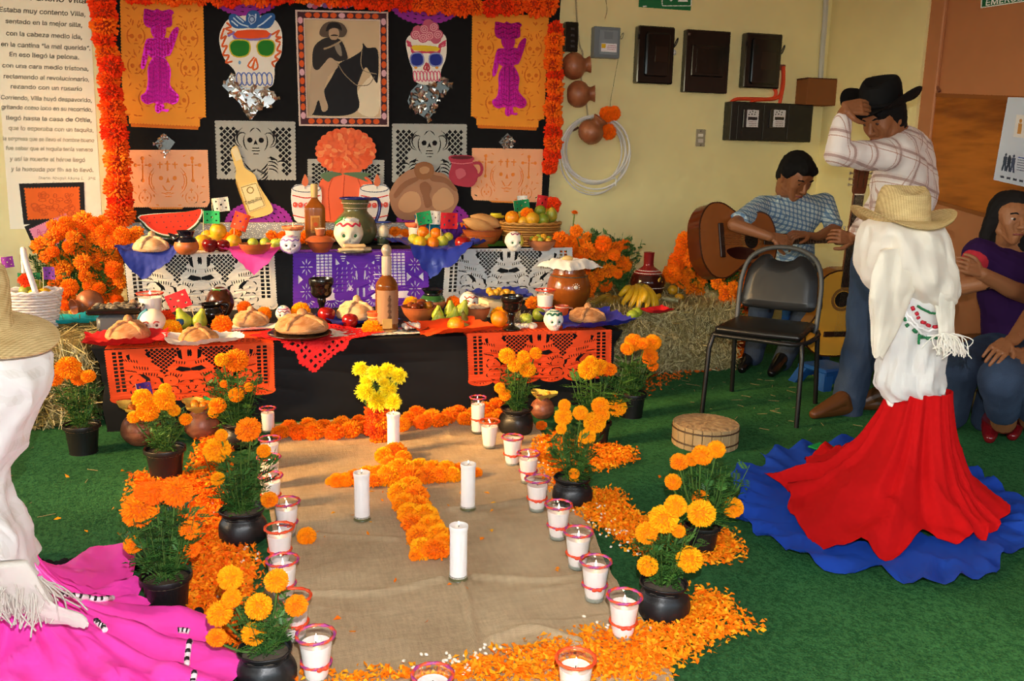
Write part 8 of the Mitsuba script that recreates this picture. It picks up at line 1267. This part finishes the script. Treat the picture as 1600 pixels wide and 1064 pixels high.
# black chair
t = thing('chair', 'black metal chair with a padded vinyl seat and rounded back, before the guitarist', 'chair'); m = M4([2.56, 4.09, 0], math.radians(-45), s=(1, 1, .97)); w = .225
for s in (-1, 1):
    put('front_leg', at(shp(tube([(s * w, -.21, .43), (s * (w + .012), -.235, .36), (s * (w + .02), -.26, 0)], .0125, 8), '#121212', 'satin', True), m), t); put('rear_leg', at(shp(tube([(s * w, .2, .43), (s * (w + .005), .24, .2), (s * (w + .01), .27, 0)], .0125, 8), '#121212', 'satin', True), m), t)
arch = [(-.215, .19, .42), (-.218, .21, .55), (-.215, .235, .7), (-.18, .255, .81), (-.1, .268, .865), (0, .272, .88), (.1, .268, .865), (.18, .255, .81), (.215, .235, .7), (.218, .21, .55), (.215, .19, .42)]; put('back_frame', at(shp(tube(curve(arch, 4), .0135, 8), '#4a4844', 'satin', True), m), t)
put('seat_frame', at(shp(tube(curve([(-w, -.21, .43), (-w, .2, .43), (0, .22, .43), (w, .2, .43), (w, -.21, .43), (0, -.225, .43), (-w, -.21, .43)], 4), .0125, 8), '#141414', 'satin', True), m), t)
sp = m3.Manifold.batch_hull([m3.Manifold.sphere(.022, 16).translate((x, y, z)) for x, y, z in ((-.2, -.2, .46), (.2, -.2, .46), (.19, .18, .46), (-.19, .18, .46), (0, -.215, .462), (0, 0, .478))]); put('seat', at(shp(sp, '#0d0d0e', 'vinyl', 60), m), t)
g = smoothpoly([(-.195, 0), (-.2, .1), (-.185, .2), (-.13, .275), (-.08, .29), (-.05, .265), (0, .255), (.05, .265), (.08, .29), (.13, .275), (.185, .2), (.2, .1), (.195, 0), (.1, -.012), (-.1, -.012)], 4); bm = ext(g, 1.0).subdivide_to_size(.03, max_iter=40); v = np.array(bm.vertices); e = np.clip(shapely.distance(shapely.points(v[:, :2]), g.boundary) / .05, 0, 1); th = .006 + .028 * np.sqrt(e); y = .2 + .075 * np.clip((v[:, 1] + .02) / .3, 0, 1); bm.vertices = np.c_[v[:, 0], y - th * (v[:, 2] > .5) + th * .35 * (v[:, 2] < .5), v[:, 1] + .545]; put('back_pad', at(shp(bm, '#17181a', 'vinyl', 60), m), t)

# ---------------------------------------------------------------- draped figures
def hit(mesh, x, y, lift=.003):
    """The first point of the mesh on the line of sight through a photograph pixel, lifted off the cloth."""
    d = ray(x, y); v, f = np.array(mesh.vertices), np.array(mesh.faces); a, e1, e2 = v[f[:, 0]], v[f[:, 1]] - v[f[:, 0]], v[f[:, 2]] - v[f[:, 0]]; h = np.cross(d, e2); det = (e1 * h).sum(1); s = EYE - a; u = (s * h).sum(1) / det; q = np.cross(s, e1); w = (q @ d) / det; t = (e2 * q).sum(1) / det; ok = (u >= 0) & (w >= 0) & (u + w <= 1) & (t > .1)
    if not ok.any(): return None
    k = np.argmin(np.where(ok, t, 1e9)); n = np.cross(e1[k], e2[k]); n /= np.linalg.norm(n); n *= -np.sign(n @ d); return EYE + d * t[k] + n * lift
def strip(mesh, pts, r, k=6, lift=.003):
    p = [q for q in (hit(mesh, x, y, lift) for x, y in curve(pts, k)) if q is not None]; return tube(p, r, 6)
def loft(rows, Y, depth, seed, folds=9, amp=.05, n=72, thick=True):
    """Hanging cloth: rows of (py, pxl, pxr), about depth Y; folds run downwards."""
    R = np.asarray(curve(rows, 5)); a = np.arange(n) * 2 * np.pi / n; V = []; m = len(R)
    for k, (y, l, r) in enumerate(R):
        A, B_ = WY(l, y, Y), WY(r, y, Y); c = (A + B_) / 2; w = (B_[0] - A[0]) / 2; u = k / m; f = 1 + amp * (.25 + u) * (np.sin(folds * a + 2.5 * meshkit.noise(np.array([[u * 3, seed, 0]]))[0] * 3) + .6 * np.sin((folds * 2 + 1) * a + seed + 4 * u)); V.append(np.c_[c[0] + w * f * np.cos(a), Y + w * depth * f * np.sin(a), np.full(n, c[2]) + .006 * np.sin(3 * a + seed) * (u > .9)])
    v = np.vstack(V); i, j = np.meshgrid(np.arange(m - 1), np.arange(n), indexing='ij'); q = np.stack([i * n + j, (i + 1) * n + j, (i + 1) * n + (j + 1) % n, i * n + (j + 1) % n], -1).reshape(-1, 4); t = tmesh((v, q)); top = len(v); v2 = np.vstack([v, [V[0].mean(0)]]); e = np.arange(n); f2 = np.vstack([t.faces, np.c_[e, (e + 1) % n, np.full(n, top)]]); v2 = v2 + ((meshkit.fbm(v2 * [10, 10, 7] + seed, 3, seed) - .5) * .05 + (1 - np.abs(2 * meshkit.fbm(v2 * [7, 7, 3.2] + 3 * seed, 2, seed + 1) - 1)) ** 4 * .022)[:, None] * [1, 1, .3]; return trimesh.Trimesh(v2, f2, process=False)
def skirt(c, zt, r0, rim, seed, folds=13, n=180, m=44, k0=0.0, prof=None, zr=.012, amp=.03, inner=None):
    """Cloth from radius r0 at height zt (or from an inner outline on the floor) out to the outline rim on the floor, with radial folds."""
    a = np.arange(n) * 2 * np.pi / n
    def radii(px):
        g = sg.Polygon([G(*p)[:2] for p in curve(px + px[:1], 4)]).buffer(0); out = []
        for t in a: x = sg.LineString([c[:2], (c[0] + 4 * math.cos(t), c[1] + 4 * math.sin(t))]).intersection(g); out.append(max(r0 + .05, x.length))
        return np.array(out)
    Rm = radii(rim); r_in = np.full(n, r0) if inner is None else radii(inner); V = []
    ph = 2 * np.sin(a * 2 + seed) + 1.2 * np.sin(5 * a + seed * 2)
    for k in range(m):
        u = k / (m - 1)
        if inner is None: g = u ** 1.35 * .55 + u ** 3.5 * .45; z = zt * (1 - u) ** 1.15
        else: g, z = u, .02 * (1 - u)
        r = r_in + (Rm - r_in) * g; s = np.sin(folds * a + ph + u * 1.2) + .5 * np.sin(folds * 1.9 * a + 2 * ph + seed); fo = amp * (.2 + u) if inner is None else amp
        r = r + fo * s * (1 - .5 * (u > .97)); z = z + zr + .035 * np.clip(u - .4, 0, 1) * (1 + np.sin(folds * a + ph * 1.5 + 6 * u)) * (1 if inner is None else .8)
        V.append(np.c_[c[0] + r * np.cos(a), c[1] + r * np.sin(a), np.maximum(z, .006)])
    v = np.vstack(V); v[:, 2] += ((meshkit.fbm(v * 16, 3, seed) - .4) * .024 + (1 - np.abs(2 * meshkit.fbm(v * [6, 6, 6], 2, seed + 3) - 1)) ** 5 * .03) * np.clip(np.repeat(np.arange(m) / m, n), .15, 1); v[:, 2] = np.maximum(v[:, 2], .006); i, j = np.meshgrid(np.arange(m - 1), np.arange(n), indexing='ij'); q = np.stack([i * n + j, (i + 1) * n + j, (i + 1) * n + (j + 1) % n, i * n + (j + 1) % n], -1).reshape(-1, 4); return tmesh((v, q))
def fringe(mesh_pts, L, n, seed, col, spread=.03):
    R = np.random.default_rng(seed); out = []; P = np.array(mesh_pts); d = np.r_[0, np.cumsum(np.linalg.norm(np.diff(P, axis=0), axis=1))]
    for i in range(n):
        u = d[-1] * (i + R.random()) / n; p = np.array([np.interp(u, d, P[:, k]) for k in range(3)]); l = L * R.uniform(.7, 1.1); e = p + [R.normal(0, spread), R.normal(-.01, spread), -l]; e[2] = max(e[2], .03); out.append(tube(curve([p, (p + e) / 2 + R.normal(0, .012, 3), e], 3), .0022, 4))
    return shp(out, col, 'cloth', True)
# right figure: white blouse and shawl, red skirt with a blue flounce
C2 = np.array([2.335, 2.66, 0.0]); Yt = 2.66
t = thing('draped_figure', 'figure draped in a white shawl over a wide red skirt with blue flounce', 'mannequin')
red = [(1187, 766), (1232, 760), (1258, 748), (1264, 726), (1300, 716), (1380, 706), (1470, 738), (1525, 795), (1562, 806), (1560, 838), (1500, 868), (1440, 860), (1385, 888), (1290, 872), (1255, 848), (1222, 812), (1232, 796), (1228, 778)]
blue = [(1138, 758), (1155, 745), (1192, 736), (1190, 717), (1240, 706), (1300, 700), (1400, 690), (1490, 725), (1530, 752), (1590, 788), (1625, 815), (1610, 868), (1562, 882), (1556, 916), (1480, 928), (1440, 932), (1400, 920), (1340, 902), (1282, 905), (1255, 890), (1205, 858), (1150, 822), (1152, 798), (1150, 775)]
rs = skirt(C2, .47, .105, red, 3, 13, amp=.022, zr=.02); put('red_skirt', shp(rs, '#bc0d10', 'cloth', True), t); put('blue_flounce', shp(skirt(C2, 0, .1, blue, 5, 25, m=20, amp=.016, inner=[(C2p[0], C2p[1]) for C2p in [((x - 1400) * .78 + 1400, (y - 800) * .78 + 800) for x, y in red]]), '#1b44a8', 'cloth', True), t); put('green_patch', shp(moved(box(.1, .08, .008, .003).subdivide(), G(1282, 716) + [0, 0, .05], rz=.4), '#1c8a44', 'cloth'), t); put('blouse_tail', shp(tube(curve([hit(rs, 1388, 612, .01), hit(rs, 1392, 624, .012), hit(rs, 1396, 636, .006)], 3), [.004] + [.012] * 5 + [.003], 8), '#ece4da', 'cloth', True), t)
bl = loft([(430, 1378, 1474), (480, 1382, 1474), (530, 1384, 1470), (580, 1377, 1466), (605, 1375, 1466), (622, 1390, 1462)], Yt, .8, 2, 11, .06); put('blouse', shp(bl, '#d6d3d0', 'cloth', True), t)
sh = loft([(346, 1368, 1452), (354, 1357, 1460), (370, 1352, 1466), (400, 1350, 1472), (430, 1354, 1480), (455, 1372, 1482), (470, 1388, 1478), (482, 1402, 1472)], Yt, .95, 6, 9, .06); put('shawl', shp(sh, '#d8d0c3', 'cloth', True), t)
fp = loft([(400, 1446, 1484), (450, 1456, 1488), (500, 1464, 1490), (525, 1468, 1490)], Yt - .12, .35, 8, 4, .1, 40); put('shawl_end', shp(fp, '#e0dacd', 'cloth', True), t); put('shawl_fold', shp(loft([(390, 1376, 1440), (430, 1366, 1438), (470, 1362, 1420), (520, 1360, 1400), (560, 1362, 1378)], Yt - .1, .4, 12, 4, .09, 40), '#dfd6c6', 'cloth', True), t)
put('fringe', fringe([WY(1470, 520, Yt - .15), WY(1496, 522, Yt - .15)], .075, 60, 3, '#eae6dc'), t, kind='stuff')
def ribbon(pts, c, dash=None):
    p = [q for q in (hit(bl, x, y, .012) for x, y in curve(pts, 8)) if q is not None]
    if len(p) > 2: [put('ribbon_stitch' if dash else 'ribbon', shp(tube(g, .0065 if dash else .0045, 6), c, 'satin', True), t) for g in ([p[i:i + 3] for i in range(0, len(p) - 3, 4)] if dash else [p])]
for a, b in ((.0, '#f2f0ee'), (9, '#eceae8')): ribbon([(1412, 478 + a), (1425, 500 + a), (1440, 512 + a), (1465, 514 + a), (1480, 500 + a)], b)
ribbon([(1418, 468), (1428, 488), (1438, 500), (1455, 508), (1472, 508), (1480, 492)], '#b8182c', 1); ribbon([(1410, 485), (1418, 505), (1432, 522), (1450, 530), (1464, 526)], '#1c6a40', 1); ribbon([(1432, 477), (1446, 486), (1462, 489), (1476, 488)], '#1c6a40'); ribbon([(1432, 522), (1431, 535)], '#1c7a48')
hat('straw sombrero on the figure in the red skirt', WY(1408, 345, Yt), (.02, 0, 1), (-.25, -1, 0), 1.0, .17, .19, .125, .045, 'straw_weave', None, name='straw_hat', dent=.035)
# left figure: straw hat, white knitted shawl, magenta skirt
C1 = np.array([-.66, 2.36, 0.0]); Yl = 2.30
t = thing('draped_figure', 'figure in a white fringed shawl and magenta skirt cut off by the left edge', 'mannequin')
mag = [(-420, 900), (-200, 870), (0, 872), (75, 905), (110, 890), (150, 888), (192, 885), (206, 905), (208, 930), (226, 978), (290, 988), (322, 1000), (355, 1035), (374, 1070), (365, 1120), (300, 1200), (0, 1320), (-420, 1290), (-620, 1050)]
sk = skirt(C1, .27, .05, mag, 8, 19, amp=.03, zr=.02); put('skirt', shp(sk, '#f743b0', 'silk', True), t)
lc = [strip(sk, p, .0085, 8, .006) for p in ([(95, 912), (120, 932), (150, 940), (178, 938)], [(150, 965), (158, 978), (164, 990)], [(275, 975), (296, 984)], [(295, 1002), (290, 1040)], [(304, 1052), (302, 1075)])]
for p in ([(95, 930), (120, 933), (150, 940), (176, 937)], [(150, 972), (158, 980), (164, 988)], [(278, 986), (296, 988)], [(297, 1005), (293, 1040)], [(305, 1054), (302, 1078)]):
    q = [h for h in (hit(sk, x, y, .006) for x, y in curve(p, 8)) if h is not None]
    if len(q) > 3:
        put('white_ribbon', shp(tube(q, .0075, 6), '#f0dfe0', 'satin', True), t)
        for i in range(0, len(q) - 2, 3): put('ribbon_stitch', shp(tube([q[i] + [0, -.003, .004], q[i + 1] + [0, -.003, .004]], .0065, 6), '#121014', 'satin', True), t)
R_ = np.random.default_rng(4); put('black_lace_hem', shp([moved(sphere(R_.uniform(.012, .02), 1), G(x + R_.normal(0, 3), y + R_.normal(0, 2)) + [0, 0, .018]) for x, y in curve([(60, 892), (75, 896), (110, 888), (150, 890), (205, 884), (218, 888)], 10)] + [moved(sphere(.014, 1), G(312, 982) + [0, 0, .05])], '#100c10', 'matte', True), t, kind='stuff')
sl = loft([(534, -130, 20), (543, -170, 44), (562, -200, 58), (600, -205, 68), (640, -205, 54), (700, -195, 26), (745, -190, 2), (790, -185, 8), (850, -185, 36), (905, -190, 56)], Yl, .85, 4, 8, .035, 90)
def knit(v): k = (np.sin(v[:, 2] * 95 + v[:, 0] * 30) > .93)[:, None]; return np.where(k, S('#c4beb4'), S('#d6d2cc'))
put('shawl', shp(sl, knit, 'cloth', True), t); e = [WY(x, y, Yl - .18) for x, y in ((-60, 900), (0, 898), (40, 905), (66, 900))]; put('fringe', fringe(e, .10, 240, 6, '#c2b8ac', .03), t, kind='stuff'); put('shawl_tip', shp(loft([(880, -40, 40), (910, -20, 62), (945, 10, 90), (975, 70, 122), (985, 110, 130)], Yl - .2, .3, 9, 4, .12, 30), '#cac2b6', 'cloth', True), t)
put('pink_collar', shp(tube(curve([WY(28, 538, Yl - .06), WY(40, 546, Yl - .04), WY(44, 560, Yl - .0)], 3), .014, 8), '#e8489a', 'cloth', True), t)
hat('straw sombrero cut off by the left edge on the figure in the magenta skirt', WY(-52, 508, Yl), (.12, -.1, 1), (-.2, -1, 0), 1.0, .195, .2, .15, -.03, 'straw_weave', None, name='straw_hat', dent=.03)

# ---------------------------------------------------------------- left bale: basket, jug on its side
p = G(52, 512, .405); t = thing('white_basket', 'white wicker basket with a tall handle full of oranges on the left straw bale', 'basket'); s_ = mpp(p) * 44
for n, q in basket(s_, s_ * .72, .19, 13, 30, '#e6ddd8', '#d2c8c4', .25): put(n, at(q, M4(p)), t)
put('handle', at(shp(tube(curve([(s_ * .35, -s_ * .6, .17), (s_ * .05, -s_ * .4, .34), (-s_ * .1, 0, .4), (-s_ * .2, s_ * .4, .34), (-s_ * .3, s_ * .6, .17)], 5), .014, 8), '#ece6de', 'satin', True), M4(p)), t)
heap([('green_orange', 40, 455, 10, 0, 'green orange at the left in the white wicker basket'), ('yellow_orange', 55, 462, 11, -.08, 'yellow orange at the front of the white wicker basket'), ('yellow_orange', 70, 460, 11, -.05, 'yellow orange at the right front of the white wicker basket'), ('green_orange', 57, 446, 9, 0, 'green orange at the top of the heap in the white wicker basket'), ('yellow_orange', 82, 462, 9, 0, 'yellow orange at the right rim of the white wicker basket'), ('yellow_orange', 28, 468, 9, -.06, 'yellow orange behind the basket handle, partly hidden by the straw sombrero')], p[1] + .05, 'orange', 'oranges')
q = WY(41, 438, p[1]); solo('crepe_flower', at(CREPE[0], zto(q, lookdir(q), 1, 11 * mpp(q))), 'red orange crepe paper flower in the white wicker basket', 'paper flower')
flag('purple paper flag in the right of the white wicker basket', (68, 452), (67, 417), 0, 17, 20, '#7a3a9a', p[1] - .02); flag('green paper flag in the white wicker basket', (62, 450), (63, 426), 0, 32, 10, '#0e6a3a', p[1] + .03, 0, -1); flag('purple paper flag left of the white basket handle', (2, 460), (1, 402), 0, 16, 17, '#8a3496', p[1], .1)
jd = np.array([-.75, -.6, -.12]); q = WY(137, 477, 5.2); solo('clay_jug', at(JUG, zto(np.array([q[0], q[1], .478]) - jd * .08, jd, .5, .74)), 'clay jug lying on its side on the left straw bale, mouth to the front', 'jug'); fruit('orange', G(117, 494, .40) + [0, 0, .03], .03, 'small orange in front of the mouth of the clay jug lying on its side')
tissue('turquoise_cut_paper', 'turquoise cut paper on the left straw bale under the clay jug', 'paper banner', G(116, 506, .407), .26, .2, .1, '#1fb0bc', 4.48, 7, .02)
# ---------------------------------------------------------------- right bale: vase, bananas, fruit
p = G(1011, 462, .425); s_ = mpp(p) * 27; t = thing('vase', 'dark red glazed long-necked vase on the right straw bales', 'vase'); M = M4(p, s=s_)
put('body', at(shp(radial([(0, 0), (.62, 0), (.85, .25), (1.0, .7), (.98, 1.0), (.8, 1.35), (.5, 1.58), (.3, 1.75), (.28, 2.0), (.3, 2.45), (.34, 2.52), (.26, 2.5), (0, 2.4)], 34, 4), lambda v: np.where((v[:, 2] > 1.3)[:, None], S('#7a1c1c'), S('#30100c')), 'gloss', 50), M), t)
for z, r in ((.55, .96), (1.36, .79), (1.5, .63)): put('white_band', at(torus(r + .005, .025, z, 6, 34, '#d8c8c0', 'gloss'), M), t)
put('painted_leaf', at(shp([moved(sphere(.16, 2), (.25, -.93, 1.0), s=(.5, .3, 1.3), ry=.5), moved(sphere(.12, 2), (.42, -.86, .85), s=(.5, .3, 1.2), ry=.7)], '#b8922e', 'gloss', True), M), t)
def bananas(lab, root, tips, col, r):
    t = thing('bananas', lab, 'bananas', None); R = random.Random(3)
    for x0, y0, Y0, x1, y1, Y1 in tips:
        a, b = WY(x0, y0, Y0), WY(x1, y1, Y1); mid = (a + b) / 2 + np.array([R.uniform(-.01, .01), -.045, .02]); pts = curve([a, mid, b], 7); n = len(pts); put('banana', shp(tube(pts, [r * (.35 + .65 * math.sin(math.pi * min(1, max(0, (i + .8) / (n + .4)))) ** .5) for i in range(n)], 7), noisecol(*col, 24, 2), 'satin', 50), t)
    put('stalk', shp(moved(sphere(.022, 2), root, s=(1.2, 1, .8)), '#7a6420', 'matte', True), t)
bananas('bunch of yellow bananas on the right straw bale before the dark red vase', WY(1000, 446, 5.1), [(990, 448, 5.1, 972, 476, 5.0), (994, 446, 5.1, 984, 480, 4.98), (998, 446, 5.1, 996, 484, 4.96), (1003, 447, 5.1, 1010, 484, 4.96), (1006, 446, 5.1, 1022, 484, 4.97), (1009, 447, 5.12, 1028, 486, 5.0), (985, 448, 5.12, 968, 462, 5.06), (1000, 450, 5.08, 1004, 472, 4.95)], ('#e0b420', '#c89a18'), .021)
bananas('bunch of brownish ripe bananas behind the bread on shiny blue tissue', WY(950, 462, 5.25), [(952, 462, 5.25, 922, 476, 5.16), (954, 463, 5.25, 934, 484, 5.14), (956, 464, 5.25, 948, 486, 5.14), (958, 464, 5.25, 962, 482, 5.16)], ('#a8882a', '#7a5a1c'), .022)
heap([('yellow_orange', 1051, 453, 8, .1, 'yellow orange right of the dark red vase, upper one'), ('yellow_orange', 1061, 466, 8, 0, 'yellow orange right of the dark red vase, lower one'), ('yellow_orange', 1026, 463, 7.5, .0, 'yellow orange behind the bananas on the right straw bale')], 5.3, 'orange', 'oranges')
for x, y, lab in ((995, 488, 'pale green lime below the bananas, back one'), (988, 492, 'pale green lime below the bananas, front one')): q = G(x, y, .405); fruit('lime', q, .034, lab, None, (.9, -.2, .3), 0, False)
tissue('red_tissue', 'small red tissue paper under the right end of the bananas', 'tissue paper', G(1026, 490, .407), .18, .12, .3, '#c81c24', 4.5, 9, .015); a, b = WY(1035, 466, 5.2), WY(1060, 470, 5.15); solo('sugar_cane', shp(tube([a, b], .016, 10), '#a09a6a', 'satin', 40), 'piece of sugar cane beside the yellow oranges on the right straw bale', 'sugar cane')

# ---------------------------------------------------------------- floor things
p = G(1120, 706) + [0, .12, 0.001]; r = mpp(p) * 48; t = thing('wooden_stump', 'low round wooden block with a bark chip top on the green floor before the chair', 'wooden block'); n_ = 22
for i in range(n_): a = i * 2 * math.pi / n_; put('side_plank', at(shp(box(2 * r * math.sin(math.pi / n_) * .96, .016, .105, .003), noisecol('#b49a72', '#94784e', 30, i), 'matte', False), M4(p + [r * math.cos(a), r * math.sin(a), 0], a + math.pi / 2)), t)
put('band', at(torus(r + .009, .004, .028, 6, 40, '#4a3826'), M4(p)), t); put('band', at(torus(r + .009, .004, .085, 6, 40, '#4a3826'), M4(p)), t); tp = lathe([(0, .112), (r * .4, .112), (r * .8, .111), (r * 1.03, .104), (r * 1.03, .098), (0, .09)], 40).subdivide().subdivide(); v = np.array(tp.vertices); v[:, 2] += (meshkit.fbm(v * 60, 3, 2) - .5) * .014; tp.vertices = v; put('top', at(shp(tp, noisecol('#8a6e4e', '#b89a70', 90, 4), 'matte', False), M4(p)), t)
for x, y, w, lab, fl in ((219, 700, 60, 'round clay pot with a yellow paper cone and fruit, behind the near left marigold', 0), (315, 690, 54, 'round clay pot with yellow paper and small fruit at the left foot of the altar', 1), (851, 657, 38, 'round clay pot with yellow paper at the right foot of the altar', 2)):
    p = G(x, y); s_ = mpp(p) * w / 2; p = p + [0, s_ * .7, .001]; t = thing('clay_pot', lab, 'pot', 'clay pots at the foot of the altar'); put('pot', at(shp(radial([(0, 0), (.5, .02), (.92, .45), (1, .85), (.85, 1.3), (.55, 1.6), (.52, 1.75), (.6, 1.85), (.5, 1.8), (0, 1.7)], 30, 4), noisecol('#9a5f44', '#6e3c28', 5, fl), 'satin', 50), M4(p, s=s_)), t)
    R_ = random.Random(fl); put('yellow_paper', at(shp(lathe([(.3, 1.5), (.55, 1.75), (1.0, 2.05), (1.05, 2.2)], 24, lambda a, q, z: q * (1 + .28 * np.sin(3 * a + fl) + .1 * np.sin(8 * a))), '#c8a84a', 'paper', True), M4(p, s=s_)), t)
    for i in range(5 if fl < 2 else 1): fruit(['tejocote', 'mandarin'][(i + fl) % 2], p + s_ * np.array([.4 * math.cos(i * 1.3), .4 * math.sin(i * 1.3) - .1, 2.05]), s_ * .24, [ORD[i].capitalize() + ' small fruit in the yellow paper of the farthest left clay pot', ORD[i].capitalize() + ' small fruit in the clay pot at the left altar foot', 'single orange fruit in the yellow paper of the right clay pot'][fl], f'small fruits of clay pot {fl + 1}' if fl < 2 else None)
flag('dark purple paper flag stuck in the clay pot at the far left', (221, 640), (212, 600), 0, 22, 24, '#3a1a7a', G(219, 700)[1] + .1, .15); flag('green paper flag stuck in the clay pot at the left foot of the altar', (330, 650), (319, 618), 0, 16, 24, '#12a050', G(315, 690)[1] + .1, -.5)
